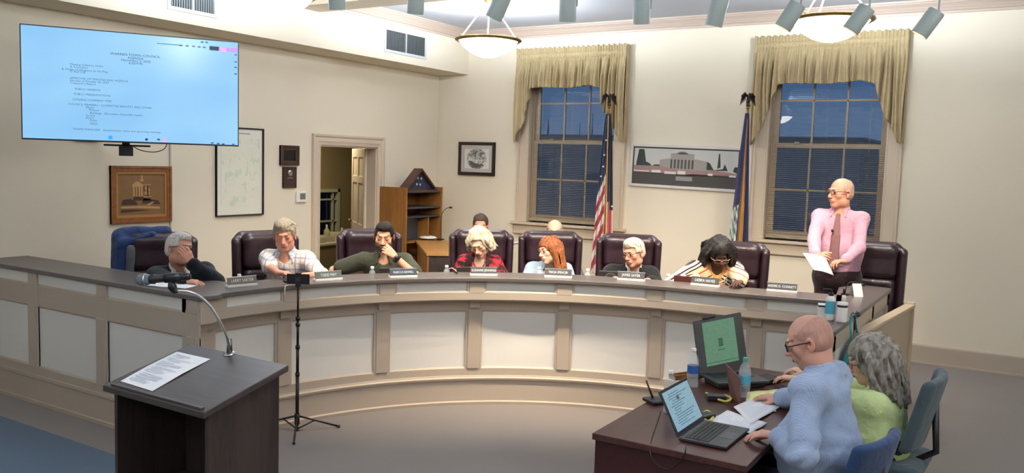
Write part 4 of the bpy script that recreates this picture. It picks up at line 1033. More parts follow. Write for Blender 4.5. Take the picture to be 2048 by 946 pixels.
poly_art(e, [[(-.63, .02), (-.6, .2), (-.53, .2), (-.5, .05), (-.45, .03), (-.4, -.02), (-.63, -.02)], [(.42, .18), (.435, .18), (.45, .02), (.41, .0)], [(.36, -.02), (.4, -.03), (.48, .0), (.5, .06), (.54, -.02)], [(.6, -.02), (.62, .03), (.655, .03), (.655, -.05)], [(-.45, -.02), (-.38, .02), (-.3, .02), (-.28, -.02)], [(.28, .08), (.32, .06), (.37, -.02), (.28, -.02)]], -.0142, 'picture_trees', G('2F3A33'))
poly_art(e, [[(-.32, -.02), (-.32, .08), (-.2, .1), (.15, .1), (.28, .08), (.28, -.05), (-.32, -.05)], [(-.18, .1), (-.18, .16), (-.12, .165), (-.06, .19), (.0, .19), (.06, .165), (.12, .16), (.12, .1)]], -.0146, 'picture_courthouse', G('9A958C'))
poly_art(e, [rect(-.18 + k * .045, -.02, -.155 + k * .045, .09) for k in range(7)] + [[(-.11, .155), (-.06, .18), (0, .18), (.05, .155)]], -.015, 'picture_porch', G('4C4743'))
poly_art(e, [[(-.655, -.05), (-.66, -.0), (-.3, -.0), (-.1, -.03), (.2, -.03), (.4, -.02), (.655, -.05), (.655, -.09), (-.66, -.09)]], -.0148, 'picture_crowd', G('9A7A78'))
poly_art(e, [rect(-.655, -.075, -.45, -.06), rect(-.42, -.08, -.3, -.05), rect(-.25, -.09, -.1, -.06), rect(-.08, -.088, .02, -.045), rect(.56, -.09, .64, -.07), rect(.3, -.085, .36, -.06)], -.0152, 'picture_vehicles', G('D6D3D0'))
poly_art(e, [[(-.66, -.092), (.655, -.092), (.655, -.075), (.1, -.075), (.0, -.095), (-.66, -.08)]], -.0149, 'picture_road', G('4A4644'))
MB().box((-.1, -.015, -.165), (.11, -.012, -.115)).build('title_plate', plain('grey_plate', '8E8A86', .5), e, bevel=.01)

# ---- television on a swing arm
tvd = Vector((.545, .84, 0)); TR = Vector(at(478, 84, 7.2)); TBt = Vector(at(478, 293, 7.2))
tw, thh = 1.62, TR.z - TBt.z
e = empty('television', TR - tvd * tw / 2 - Vector((0, 0, thh / 2)), math.atan2(tvd.y, tvd.x), 'large wall-mounted television showing an agenda page, upper left', 'television')
w, h = tw / 2, thh / 2
MB().box((-w, -.0, -h), (w, .045, h)).build('housing', M_black, e, bevel=.004)
MB().box((-w, -.006, -h), (w, .0, h)).build('bezel', M_black, e, bevel=.002)
t = NT('tv_screen'); v = t.coord('Generated'); x_, y_, z_ = t.xyz(v); nn = t.noise(v, 1.4, 2)
t.base('101820', .2); t.l(t.ramp(nn, [(.3, '84BEEC'), (.7, '9CD0F6')]), t.b.inputs['Emission Color']); t.b.inputs['Emission Strength'].default_value = .6
MB().box((-w + .008, -.0075, -h + .012), (w - .008, -.006, h - .008)).build('screen', t.m, e)
M_tvink = emit('tv_ink', '40607E', .35); M_tvink2 = emit('tv_ink_dark', '1D3850', .25)
def tvline(s, px, py, size, mat=None, al='LEFT', sx=1.0):
    # picture position -> point on the screen plane
    r = ray(px, py); nrm_ = np.array([tvd.y, -tvd.x, 0]); c = np.array(e.location) ; tt = ((c - CP) @ nrm_) / (r @ nrm_); p = Vector(CP + tt * r) - e.location
    x = p.dot(tvd); z = p.z
    return text_mesh('screen_text', s, size, mat or M_tvink, e, Tm((x, -.0082, z), rx=R(90)), .0002, al, (sx, 1))
for s_, px, py, sz, al, mt in (('WARREN TOWN COUNCIL', 271, 111, .026, 'CENTER', M_tvink2), ('AGENDA', 271, 117, .025, 'CENTER', M_tvink2), ('November 3, 2025', 272, 122, .025, 'CENTER', M_tvink2), ('6:00 P.M.', 272, 127.5, .025, 'CENTER', M_tvink2)):
    tvline(s_, px, py, sz, mt, al, 1.15)
for s_, px, py in (('Meeting Called to Order', 140, 128.5), ('A. Invocation', 140, 133.5), ('B. Pledge of Allegiance to the Flag', 124, 138), ('C. Roll Call', 140, 143), ('APPROVAL OF MINUTES AND AGENDA', 140, 156), ('Minutes of October 20, 2025', 140, 161), ('Treasurer\'s Report', 140, 166), ('PUBLIC HEARING', 150, 178), ('PUBLIC PRESENTATIONS', 148, 188), ('CITIZENS COMMENT TIME', 145, 199), ('COUNCIL MEMBERS / COMMITTEE REPORTS AND OTHER', 137, 208), ('Mayor', 172, 215), ('Finance', 178, 220), ('Buildings - Discussion of possible repairs', 180, 226), ('Streets', 172, 231), ('Police', 172, 236), ('Parks', 180, 241), ('Other', 180, 247), ('TOWN MANAGER - Administrative items and upcoming meetings', 146, 258)):
    tvline(s_, px, py, .0225, M_tvink, 'LEFT', 1.05)
def tvdot(px, py, ww, hh, mat, nm='screen_icon'):
    r = ray(px, py); nrm_ = np.array([tvd.y, -tvd.x, 0]); c = np.array(e.location); tt = ((c - CP) @ nrm_) / (r @ nrm_); p = Vector(CP + tt * r) - e.location
    x = p.dot(tvd); z = p.z; MB().box((x - ww / 2, -.0086, z - hh / 2), (x + ww / 2, -.0076, z + hh / 2)).build(nm, mat, e, bevel=min(ww, hh) * .3)
tvdot(428, 97, .075, .034, emit('tv_pill_dark', '16283C', .6)); tvdot(457, 99.5, .15, .034, emit('tv_pill_violet', '7A62E8', .9)); tvdot(446, 99, .05, .034, emit('tv_pill_pink', 'D08CD8', .9))
tvdot(221, 275, .03, .03, emit('tv_blue', '2C7CD0', .9)); tvdot(329, 280, .025, .028, emit('tv_red', 'C47A9C', .9)); tvdot(293, 279, .02, .018, M_tvink2); tvdot(317, 279, .02, .012, M_tvink2)
for px, py in ((361, 91), (374, 92), (387, 93), (398, 94), (408, 95), (471, 110), (471, 124), (471, 135), (471, 148), (404, 84.5), (413, 85), (424, 286), (436, 287), (446, 288), (466, 289)): tvdot(px, py, .022, .012, M_tvink)
tvdot(340, 89, .2, .006, M_tvink)
g = empty('television_mount', (XL, (e.location.y + .25), 2.3), 0, 'black swing-arm television mount on the left wall', 'mount')
cc = e.location + Vector((0, 0, -.1)) - g.location; nb = Vector((-tvd.y, tvd.x, 0))
MB().box((0, -.12, -.22), (.03, .12, .22)).build('wall_plate', M_black, g, bevel=.004)
kn = Vector((cc.x * .55, .3, -.05))
m = MB(); bar(m, (0, 0, -.05), kn, .03, .07); bar(m, kn, cc + nb * .06, .03, .07); m.build('arm', M_black, g)
m = MB(); m.cbox((0, .06, 0), (.4, .02, .3), Matrix.Translation(cc) @ Matrix.Rotation(math.atan2(tvd.y, tvd.x), 4, 'Z')); m.build('screen_plate', M_black, g)
q = Vector(onx(250, 293, -6.9)); g = empty('webcam_box', (0, 0, 0), 0, 'small black camera box hanging under the television', 'camera')
d_ = 7.15; c = Vector(at(252, 300, d_)); g.location = c; g.rotation_euler = (0, 0, math.atan2(tvd.y, tvd.x))
MB().box((-.055, -.04, -.05), (.055, .04, .03)).build('case', M_black, g, bevel=.006); MB().box((-.17, -.02, .03), (.19, .02, .045)).build('bracket', M_black, g, bevel=.003); MB().box((-.03, -.02, .03), (.03, .02, .12)).build('stem', M_black, g)
MB().tube(catmull([Vector((.06, 0, .03)), Vector((.12, 0, .0)), Vector((.22, 0, -.01)), Vector((.3, 0, .02)), Vector((.33, .02, .09))], 5), .004, 6).build('cable', M_black, g, True)
# cable raceway down the wall
e = MB().box((XL, 5.418, 1.0), (XL + .012, 5.436, 2.5)).build('cable_channel', plain('raceway', 'B4AB9C', .6)); tag(e, 'thin vertical cable channel on the wall beside the courthouse picture', 'cable channel')

# ---- air vents on the soffit
def vent(y0, y1, z0, z1, lab):
    e = empty('air_vent', (-6.87, (y0 + y1) / 2, (z0 + z1) / 2), R(90), lab, 'vent', 'air vents on the ceiling soffit'); w, h = (y1 - y0) / 2, (z1 - z0) / 2
    m = MB(); f_ = .035
    m.box((-w, -.012, -h), (-w + f_, 0, h)); m.box((w - f_, -.012, -h), (w, 0, h)); m.box((-w + f_, -.012, -h), (w - f_, 0, -h + f_)); m.box((-w + f_, -.012, h - f_), (w - f_, 0, h)); m.build('frame', plain('vent_white', 'BFC2C2', .5), e, bevel=.003)
    MB().box((-w + f_, -.002, -h + f_), (w - f_, 0.0, h - f_)).build('backing', plain('vent_dark', '4A4E50', .8), e)
    n = int((2 * w - 2 * f_) / .026); s = MB()
    for k in range(n): s.cbox((-w + f_ + (k + .5) * (2 * w - 2 * f_) / n, -.008, 0), (.016, .002, 2 * h - 2 * f_), None) if False else s.add([(-w + f_ + (k + .2) * (2 * w - 2 * f_) / n, -.012, -h + f_), (-w + f_ + (k + .8) * (2 * w - 2 * f_) / n, -.003, -h + f_), (-w + f_ + (k + .8) * (2 * w - 2 * f_) / n, -.003, h - f_), (-w + f_ + (k + .2) * (2 * w - 2 * f_) / n, -.012, h - f_)], [(0, 1, 2, 3)])
    s.build('louvres', plain('vent_blade', '8E9394', .5), e); MB().box((-.008, -.013, -h + f_), (.008, -.003, h - f_)).build('divider', plain('vent_white', 'BFC2C2', .5), e)
vent(5.03, 5.585, 3.30, 3.66, 'air vent on the soffit, upper left, cut by the frame'); vent(8.06, 8.90, 3.295, 3.60, 'air vent on the soffit right of the beam')

# ================================================================== PENDANT BOWLS, TRACK LIGHTS
M_bowl = emit('lit_glass', 'FFFAF2', 9.0)
def pendant(x, y, lab, power=95):
    e = empty('bowl_pendant', (x, y, 3.34), 0, lab, 'ceiling light', 'glowing bowl pendants')
    MB().lathe([(.002, -.185), (.08, -.178), (.16, -.15), (.24, -.10), (.29, -.055), (.325, -.008), (.332, .0), (.322, .0), (.285, -.045), (.235, -.088), (.155, -.138), (.07, -.165), (.002, -.17)], 48, cap=False).build('glass_bowl', M_bowl, e, True)
    MB().lathe([(.318, .0), (.345, -.012), (.372, .004), (.376, .014), (.366, .022), (.34, .022), (.322, .014), (.318, .0)], 48, cap=False).build('brass_rim', M_brass, e, True)
    for k in range(3):
        a = R(-115 + 120 * k); MB().tube([(.345 * cos(a), .345 * sin(a), .02), (.02 * cos(a), .02 * sin(a), .43)], .007, 8).build('rod', plain('cream_rod', 'E9E4D2', .4, metal=.2), e, True)
        MB().lathe([(.0, 0), (.016, .004), (.016, .02), (.006, .035)], 10, Tm((.35 * cos(a), .35 * sin(a), .008))).build('rim_finial', M_brass, e, True)
    MB().lathe([(.06, .45), (.06, .435), (.03, .42), (.012, .40)], 24).build('canopy', M_brass, e, True)
    l = bpy.data.lights.new('bowl_lamp', 'POINT'); l.energy = power; l.color = (.80, .90, 1.0); l.shadow_soft_size = .07
    lo = bpy.data.objects.new('bowl_lamp', l); col.objects.link(lo); lo.parent = e; lo.location = (0, 0, .03)
pendant(-5.32, 8.02, 'glowing bowl pendant beyond the beam, near the left window'); pendant(-1.66, 8.02, 'glowing bowl pendant in front of the right window'); pendant(-5.56, 5.1, 'glowing bowl pendant cut by the top edge near the left vent')
for x, y in ((-1.66, 2.2), (-5.56, -1.5), (-1.66, -1.5), (2.0, 2.2), (1.9, 5.1)): pendant(x, y, 'glowing bowl pendant outside the picture, over the audience side')  # unseen pendants added as fill light, continuing the ceiling grid

DTR = 5.8
M_can = plain('sage_grey_can', 'AEBAB6', .45)
heads = [(675, 19, 0, -18), (830, 28, -6, -14), (987, 37, -26, -10), (1135, 43, 0, -12), (1283, 48, 2, -14), (1427, 52, -12, -12), (1565, 56, -30, -14), (1700, 62, -33, -14), (1838, 70, -32, -12)]
pts = []
spot_t = []
for i, (px, py, tl_, _) in enumerate(heads):
    p = Vector(at(px, py, DTR)); ln = .185; k = math.tan(R(tl_))
    q = Vector(at(px - k * 52, py - 52, DTR + .0)); ax = (q - p).normalized()
    back = Vector(-heading(0, -1)) * 0
    ax = (ax + Vector(TWD) * .30).normalized()                     # top leans to the audience, mouth to the dais
    e = empty('track_head', p, 0, ['grey-green cylinder track light, first from the left', 'grey-green cylinder track light, second from the left', 'grey-green cylinder track light overlapping the left bowl pendant', 'grey-green cylinder track light, fourth from the left', 'grey-green cylinder track light, fifth from the left', 'grey-green cylinder track light, sixth from the left, slightly tilted', 'tilted grey-green cylinder track light left of the right bowl pendant', 'tilted grey-green cylinder track light overlapping the right bowl pendant', 'tilted grey-green cylinder track light at the far right'][i], 'track light', 'cylinder track lights in a row')
    rot = ax.to_track_quat('Z', 'Y').to_matrix().to_4x4()
    MB().lathe([(.052, .0), (.0575, .0), (.0585, .006), (.0585, ln - .01), (.055, ln), (.0, ln)], 32, rot, cap=False).build('can', M_can, e, True).modifiers.new('es', 'EDGE_SPLIT').split_angle = R(40)
    MB().lathe([(.052, .0), (.050, .05), (.03, .07), (.0, .072)], 24, rot, cap=False).build('reflector', plain('reflector', 'C9C9C4', .3, metal=.8), e, True)
    MB().lathe([(.0, .045), (.03, .045), (.034, .055), (.02, .068)], 20, rot, cap=False).build('bulb', emit('warm_bulb', 'FFDFAE', 25), e, True)
    top = ax * (ln * .7)
    st = Vector((top.x, top.y, top.z)) + Vector(TWD) * .0
    MB().tube([ax * ln * .55 + Vector(RGT) * .06, ax * ln * .55 + Vector(RGT) * .064 + Vector((0, 0, .17)), Vector((0, 0, .30))], .007, 8).build('yoke', M_can, e, True)
    MB().lathe([(.03, .29), (.03, .33), (.02, .335)], 16).build('track_adapter', M_can, e, True)
    l = bpy.data.lights.new('head_spot', 'SPOT'); l.energy = 62; l.color = (1, .85, .66); l.spot_size = R(92); l.spot_blend = .7; l.shadow_soft_size = .03
    lo = bpy.data.objects.new('head_spot', l); col.objects.link(lo); lo.parent = e
    dn = (-ax).copy(); dn = (Vector((0, 0, -1)) + Vector(-TWD) * .8 + Vector(RGT) * (-.25 if tl_ < -20 else 0)).normalized()
    lo.location = dn * .03; lo.rotation_euler = dn.to_track_quat('-Z', 'Y').to_euler()
    pts.append(p + Vector((0, 0, .335)))
tr = empty('light_track', pts[0], 0, 'thin lighting track above the picture carrying the cylinder lights', 'track')
a = pts[0] - Vector(RGT) * .3; b = pts[-1] + Vector(RGT) * .3
m = MB(); bar(m, a - pts[0], b - pts[0], .035, .02); m.build('rail', M_can, tr)
for k in (.08, .5, .92): p = a.lerp(b, k); p.z = max(a.z, b.z); m = MB(); q = p - pts[0]; m.tube([q, (q.x, q.y, ZC - pts[0].z)], .006, 8); m.build('hanger', M_can, tr, True)

# ================================================================== CORNER CABINET, DESK, FLAG CASE
e = empty('oak_hutch', (-7.1, 8.98, ZD), 0, 'honey oak hutch with open shelves in the room corner', 'hutch')
hx0, hx1, hy0, hy1, ht = -.25, .2, -.39, .40, 1.48
MB().box((hx0, hy0, 0), (hx1, hy0 + .022, ht)).build('side_panel', M_oak, e, bevel=.002); MB().box((hx0, hy1 - .022, 0), (hx1, hy1, ht)).build('side_panel', M_oak, e, bevel=.002)
MB().box((hx0, hy0 + .022, 0), (hx0 + .015, hy1 - .022, ht - .02)).build('back_panel', M_oak, e)
for z in (.75, 1.08, 1.2, 1.41): MB().box((hx0 + .015, hy0 + .022, z), (hx1 - .02, hy1 - .022, z + .02)).build('shelf', plain('dark_shelf', '3A3C42', .5) if z > 1 else M_oak, e)
MB().box((hx0 + .015, .12, .77), (hx1 - .03, .14, 1.08)).build('divider', M_oak, e)
MB().box((hx0 + .06, hy0 + .05, .77), (hx0 + .3, .05, 1.07)).build('inner_case', plain('case_dark', '2E3138', .4), e, bevel=.004)
MB().box((hx0 + .05, .18, .82), (hx0 + .25, .34, 1.05)).build('dark_box', M_maroon, e, bevel=.004)
# white round lid on desk, gooseneck mic
d0 = Vector((-6.79, 8.68, .93)); dx_ = Vector((.68, -.73, 0)).normalized(); dy_ = Vector((.73, .68, 0)).normalized()
e = empty('oak_corner_desk', d0, math.atan2(dx_.y, dx_.x), 'honey oak desk reaching out at an angle from the hutch', 'desk')
MB().box((-.2, 0, -.03), (1.35, .78, 0)).build('desk_top', wood('oak_top', 'A0703C', 'B98748', 'X', 4), e, bevel=.004)
MB().box((-.02, .01, -.78), (1.33, .03, -.03)).build('side_panel', M_oak, e); MB().box((1.3, .03, -.78), (1.32, .76, -.03)).build('end_panel', M_walnut, e)
MB().box((-.02, .74, -.78), (1.3, .76, -.03)).build('side_panel', M_oak, e)
p = Vector(onz(856, 476, .94)); e = empty('white_round_lid', p, 0, 'white domed disc lying on the oak corner desk', 'dish')
MB().lathe([(.12, 0), (.125, .006), (.10, .022), (.05, .032), (.0, .035)], 28, cap=False).build('dome', M_white, e, True)
p = Vector(onx(882, 440, -6.75)); e = empty('gooseneck_microphone', (p.x, p.y, .93), 0, 'black gooseneck microphone beside the oak hutch', 'microphone')
P = [Vector((0, 0, 0)), Vector((0, 0, .25)), Vector(at(884, 428, (CM @ (np.array(p) - CP))[2])) - e.location, Vector(at(891, 418, (CM @ (np.array(p) - CP))[2])) - e.location, Vector(at(899, 415, (CM @ (np.array(p) - CP))[2])) - e.location]
MB().tube(catmull(P, 6), .005, 8).build('neck', M_black, e, True); k_ = Vector(RGT) * .035; MB().tube([P[-1] - k_ * .1, P[-1] + k_], .013, 10).build('capsule', M_black, e, True); MB().lathe([(.05, 0), (.05, .015), (.01, .02)], 20).build('base', M_black, e)
# triangular flag case
c0, c1, c2 = Vector(onx(808, 386, -6.96)), Vector(onx(876, 386, -6.96)), Vector(onx(846, 335, -6.96))
e = empty('flag_display_case', (-7.03, (c0.y + c1.y) / 2, ZD + 1.43), R(90), 'triangular dark wood case holding a folded flag, on top of the oak hutch', 'flag case')
w = .36; hh = .30
def tri(w, h, z0, y0, y1): return MB().add([(-w, y0, z0), (w, y0, z0), (0, y0, z0 + h), (-w, y1, z0), (w, y1, z0), (0, y1, z0 + h)], [(0, 2, 1), (3, 4, 5), (0, 1, 4, 3), (1, 2, 5, 4), (2, 0, 3, 5)])
m = MB()
for a, b in (((-w, 0), (w, 0)), ((w, 0), (0, hh)), ((0, hh), (-w, 0))):
    ax_, az = a; bx_, bz = b; cx_, cz_ = 0, hh * .36
    ia = (cx_ + (ax_ - cx_) * .84, cz_ + (az - cz_) * .84); ib = (cx_ + (bx_ - cx_) * .84, cz_ + (bz - cz_) * .84)
    m.add([(ax_, -.08, az), (bx_, -.08, bz), (ib[0], -.08, ib[1]), (ia[0], -.08, ia[1]), (ax_, .06, az), (bx_, .06, bz), (ib[0], .06, ib[1]), (ia[0], .06, ia[1])], [(0, 3, 2, 1), (4, 5, 6, 7), (0, 1, 5, 4), (1, 2, 6, 5), (2, 3, 7, 6), (3, 0, 4, 7)])
m.build('case_frame', wood('case_wood', '3A2520', '55382C', 'X', 6), e)
M_navy = fabric('navy_flag', '2B3348', .8)
tri(w * .86, hh * .86, .025, -.02, .05).build('folded_flag', M_navy, e)
def star(r, T, mb):
    v = [(r * (1 if k % 2 == 0 else .42) * sin(k * pi / 5), 0, r * (1 if k % 2 == 0 else .42) * cos(k * pi / 5)) for k in range(10)]
    mb.add(v, [tuple(range(10))], T)
m = MB()
for x, z in ((-.02, .17), (.055, .165), (-.04, .09), (.03, .085)): star(.022, Tm((x, -.0215, z)), m)
m.build('flag_stars', plain('star_white', 'E6E6EA', .8), e)
# ================================================================== FLAGS
def eagle(parent, z):
    s = SDF((-.13, -.05, -.05), (.13, .05, .14), .003)
    s.ell((0, 0, .035), (.018, .017, .04)).cap((0, -.004, .06), (0, -.012, .085), .010, .009, .01).cap((0, -.012, .088), (0, -.028, .082), .006, .003, .004)
    for sx in (-1, 1):
        s.cap((sx * .012, .0, .06), (sx * .05, .005, .085), .011, .010, .01).cap((sx * .05, .005, .085), (sx * .085, .005, .06), .010, .009, .01)
        for k in range(5): s.cap((sx * (.035 + .011 * k), .006, .075 - .002 * k), (sx * (.04 + .016 * k), .006, .02 - .012 * k), .006, .0035, .006)
        s.cap((sx * .008, 0, .01), (sx * .012, -.004, -.02), .006, .005, .004)
    s.cap((0, .006, .01), (0, .014, -.03), .012, .006, .01, sx=1.6)
    s.ell((0, 0, -.03), (.02, .02, .016), .004)
    me, V = s.mesh('eagle_finial'); o = link('eagle_finial', me, plain('dark_bronze', '2B211C', .35, metal=.6), parent); o.location = (0, 0, z); o.rotation_euler = (0, 0, math.atan2(TWD[1], TWD[0]) + R(90)); o.scale = (1.15,) * 3
def drape(parent, name, z0, z1, half_top, half_bot, colf, mat, seedv, pleats=7, off=0., nu=150, nv=170):
    r_ = np.random.default_rng(seedv); V = []; C = []
    jit = r_.uniform(-.5, .5, 40)
    for j in range(nv):
        v = j / (nv - 1)
        for i in range(nu):
            u = i / (nu - 1); x, y, zz = colf('geo', u, v, jit)
            V.append((x, y, zz)); C.append(lin(colf('col', u, v, jit)))
    Fc = [(j * nu + i, j * nu + i + 1, (j + 1) * nu + i + 1, (j + 1) * nu + i) for j in range(nv - 1) for i in range(nu - 1)]
    me = bpy.data.meshes.new(name); me.from_pydata(V, [], Fc); vcol(me, np.array(C)); o = link(name, me, mat, parent, True); sd = o.modifiers.new('s', 'SOLIDIFY'); sd.thickness = .002
    return o
def vc_mat(name, rough=.75, sheen=.2, bump=0, bscale=100, sss=0):
    t = NT(name); a = t.t.nodes.new('ShaderNodeVertexColor'); a.layer_name = 'Col'; t.base(a.outputs[0], rough, .25); t.b.inputs['Sheen Weight'].default_value = sheen
    if bump: t.bump(t.noise(t.coord(), bscale, 3), bump, .003)
    if sss: t.b.inputs['Subsurface Weight'].default_value = sss; t.b.inputs['Subsurface Radius'].default_value = (.012, .005, .003); t.b.inputs['Specular IOR Level'].default_value = .4
    return t.m
M_flag = vc_mat('flag_cloth', .7, .3, .2, 60)
th0 = math.atan2(RGT[1], RGT[0])
def flag_base(px, py, lab, name, ztop):
    p = Vector(ony(px, py, 9.45)); e = empty(name, (p.x, p.y, ZD), th0, lab, 'flag')
    MB().lathe([(.14, 0), (.14, .02), (.11, .05), (.04, .07), (.02, .14)], 28).build('stand_base', M_brass, e, True)
    MB().tube([(0, 0, .05), (0, 0, ztop - ZD - .06)], .0125, 12).build('pole', wood('pole_oak', '6B4424', '8A5C30', 'Z', 5), e, True)
    MB().lathe([(.016, 0), (.02, .02), (.012, .04), (.016, .06)], 14, Tm((0, 0, ztop - ZD - .10))).build('ferrule', M_brass, e, True)
    eagle(e, ztop - ZD - .03)
    return e
# striped flag
e = flag_base(1219, 200, 'furled red and white striped flag on an eagle-topped pole by the left window', 'striped_flag', ony(1219, 200, 9.45)[2] )
zt_ = 2.62 - ZD; zb_ = .62 - ZD
def us(kind, u, v, jit):
    # u 0..1 around the gathered cloth (0 left edge,1 right edge), v 0 top .. 1 bottom
    wdt = .035 + .115 * (v ** .75); xx = -wdt * 1.05 + u * wdt * 1.75
    pl = sin(u * 2 * pi * 4.2 + v * 1.5 + 3 * jit[3]) + .5 * sin(u * 2 * pi * 9 + v * 3)
    y = -.015 - .022 * (.3 + v) * pl - .03 * math.sin(pi * u)
    left = max(0, (.42 - u) / .42)
    z = zt_ - v * (zt_ - zb_) * (1 - .12 * abs(u - .2) - .10 * u)
    if kind == 'geo': return xx, y, z
    zz = z + ZD
    if .515 < u < .545 or .585 < u < .6: return 'B98E4A'
    if .50 < u < .62:
        return '232A4A' if zz > 1.75 else ('D9C7B8' if zz > 1.62 else ('B02B38' if int((zz + .05) / .11) % 2 else 'D8C4B4')) 
    if u > .82: return '1F2A3C' if zz > 1.45 else ('C33848' if u < .93 else 'D9C4BC')
    if u > .62:
        return '242B4A' if zz > 1.55 else ('B3303C' if int((u - .62) / .05 + zz * .7) % 2 else 'DCC9BB')
    # left fall: canton then slanting stripes
    s = zz - (u - .0) * .55
    if s > 1.62: return '222C4C'
    k = int(math.floor((1.62 - s) / .118))
    return ('DED6D4', 'A62534')[k % 2]
drape(e, 'flag_cloth', 0, 0, 0, 0, us, M_flag, 3)
m = MB()
for x, z in ((-.045, 2.12), (-.052, 1.98), (-.075, 1.86), (.075, 1.5), (-.03, 2.3)): star(.016, Tm((x, -.075 if x < 0 else -.06, z - ZD)), m)
m.build('flag_stars', plain('star_white', 'E6E6EA', .8), e)
MB().tube(catmull([Vector((-.012, -.05, zt_ - .02)), Vector((.0, -.075, 1.6)), Vector((.012, -.085, .9)), Vector((.015, -.08, .55))], 8), .006, 8).build('gold_cord', plain('gold_fringe', 'C79A4E', .6), e, True)
# blue flag
e = flag_base(1497, 200, 'furled dark blue flag with gold fringe on an eagle-topped pole by the right window', 'blue_flag', ony(1497, 200, 9.45)[2])
zt2, zb2 = 2.62 - ZD, .9 - ZD
def blue(kind, u, v, jit):
    wdt = .022 + .10 * (v ** .9); xx = -wdt * 1.35 + u * wdt * 1.95
    pl = sin(u * 2 * pi * 3.1 + v * 1.2) + .4 * sin(u * 2 * pi * 7 + v * 2)
    y = -.012 - .02 * (.3 + v) * pl; z = zt2 - v * (zt2 - zb2) * (1 - .12 * u)
    if kind == 'geo': return xx, y, z
    if .52 < u < .68 + .05 * v and v > .04: return 'B07A2E' if (u < .60 or v > .7) else 'C08A3C'
    if u < .38 and v > .62:
        q = sin(u * 90 + v * 37) + sin(v * 80 - u * 30); return 'D6DCD2' if q > .1 else ('7E9A8C' if q > -.7 else '3A4A78')
    return '262A58'
drape(e, 'flag_cloth', 0, 0, 0, 0, blue, M_flag, 4)

# ---- the view outside
t = NT('dusk_tree'); t.base('2C3E44', .9); M_tree = t.m
for i, (x, y, hh, w) in enumerate([(*at(q, 300, 66)[:2], hq, wq) for q, hq, wq in ((1183, 9.5, .42), (1210, 9.1, .45), (1158, 8.7, .45), (1095, 8.9, 1.0))]):
    s = empty('dusk_conifer', (x, y, -3.5), 0, 'dark tree silhouette seen through a window at dusk', 'tree', 'dark trees beyond the windows')
    m = MB(); rr = random.Random(i); pr = []
    for k in range(9): zz = hh * (.15 + .85 * k / 9) * .9; r1 = w * (1 - k / 9) ** .9; pr += [(r1 * rr.uniform(.85, 1.1), zz), (r1 * .55, zz + hh * .07)]
    m.lathe(pr + [(.02, hh)], 11); m.build('foliage', M_tree, s); MB().tube([(0, 0, 0), (0, 0, hh * .3)], .15, 8).build('trunk', M_tree, s)
e = empty('distant_building', (-4, 48, -3.5), 0, 'low dark building across the street at dusk', 'building', None)
MB().box((-26, 0, 0), (-4, 6, 7.2)).box((-4, 1, 0), (14, 6, 6.4)).box((-16, .5, 7.2), (-12, 5, 8.3)).build('walls', plain('dusk_wall', 'CFC9B4', .9), e); MB().box((-26.3, -.3, 7.2), (-3.8, 6.2, 7.35)).build('roof_edge', plain('dusk_roof', '8C9A9A', .9), e)
mb = MB(); mb.box((-40, YB + .5, -3.7), (30, 70, -3.5)); struct(mb.build('ground', plain('dusk_ground', 'C6C2B2', .95)))

# ---- world: dusk sky
w = bpy.data.worlds.new('dusk'); sc.world = w; w.use_nodes = True; nt = w.node_tree; bg = nt.nodes['Background']
tc = nt.nodes.new('ShaderNodeTexCoord'); sp = nt.nodes.new('ShaderNodeSeparateXYZ'); rp = nt.nodes.new('ShaderNodeValToRGB'); nt.links.new(tc.outputs['Generated'], sp.inputs[0]); nt.links.new(sp.outputs[2], rp.inputs[0])
rp.color_ramp.elements[0].position = .0; rp.color_ramp.elements[0].color = (*lin('5F80A8'), 1); rp.color_ramp.elements[1].position = .35; rp.color_ramp.elements[1].color = (*lin('2A4A88'), 1)
nt.links.new(rp.outputs[0], bg.inputs[0]); bg.inputs[1].default_value = .40

# office contents
e = empty('office_table', (-8.75, 9.15, ZD), R(0), 'cluttered table in the dim office beyond the doorway', 'table')
MB().box((-.35, -.9, .60), (.35, .9, .63)).build('table_top', plain('office_top', '7C7662', .6), e, bevel=.004)
for sx in (-.3, .3):
    for sy in (-.85, .85): MB().cbox((sx, sy, .3), (.04, .04, .6)).build('leg', M_black, e)
M_ol = plain('olive_clutter', '8C8A62', .7); M_cream = plain('cream_clutter', 'A8A284', .7)
rr = random.Random(2)
for k in range(11):
    x, y = -8.75 + rr.uniform(-.25, .25), 8.45 + k * .13
    g = empty('desk_bottle' if k % 2 else 'paper_tray', (x, y, ZD + .63), rr.uniform(-.5, .5), None, 'bottle' if k % 2 else 'tray', 'small clutter on the office table'); g['label'] = ('olive bottle among the clutter on the office table' if k % 2 else 'cream paper tray among the clutter on the office table')
    if k % 2: hh = rr.uniform(.14, .26); MB().lathe([(.04, 0), (.045, .01), (.045, hh * .6), (.015, hh * .8), (.015, hh), (.0, hh)], 14, cap=False).build('bottle_body', M_ol, g, True)
    else:
        m = MB(); m.box((-.1, -.12, 0), (.1, .12, .01)); m.box((-.1, -.12, 0), (-.09, .12, .08)); m.box((.09, -.12, 0), (.1, .12, .08)); m.box((-.1, -.12, .04), (.1, .12, .045)); m.build('tray_body', M_cream, g)
e = empty('folder_shelf', (-8.95, 10.2, ZD), R(0), 'narrow shelf stacked with pink and yellow folders in the office', 'shelf')
MB().box((-.2, -.02, 0), (.2, 0, 1.35)).build('side', M_ol, e); MB().box((-.2, .62, 0), (.2, .64, 1.35)).build('side', M_ol, e)
for z in (.55, .95, 1.3): MB().box((-.2, 0, z), (.2, .62, z + .015)).build('shelf_board', M_ol, e)
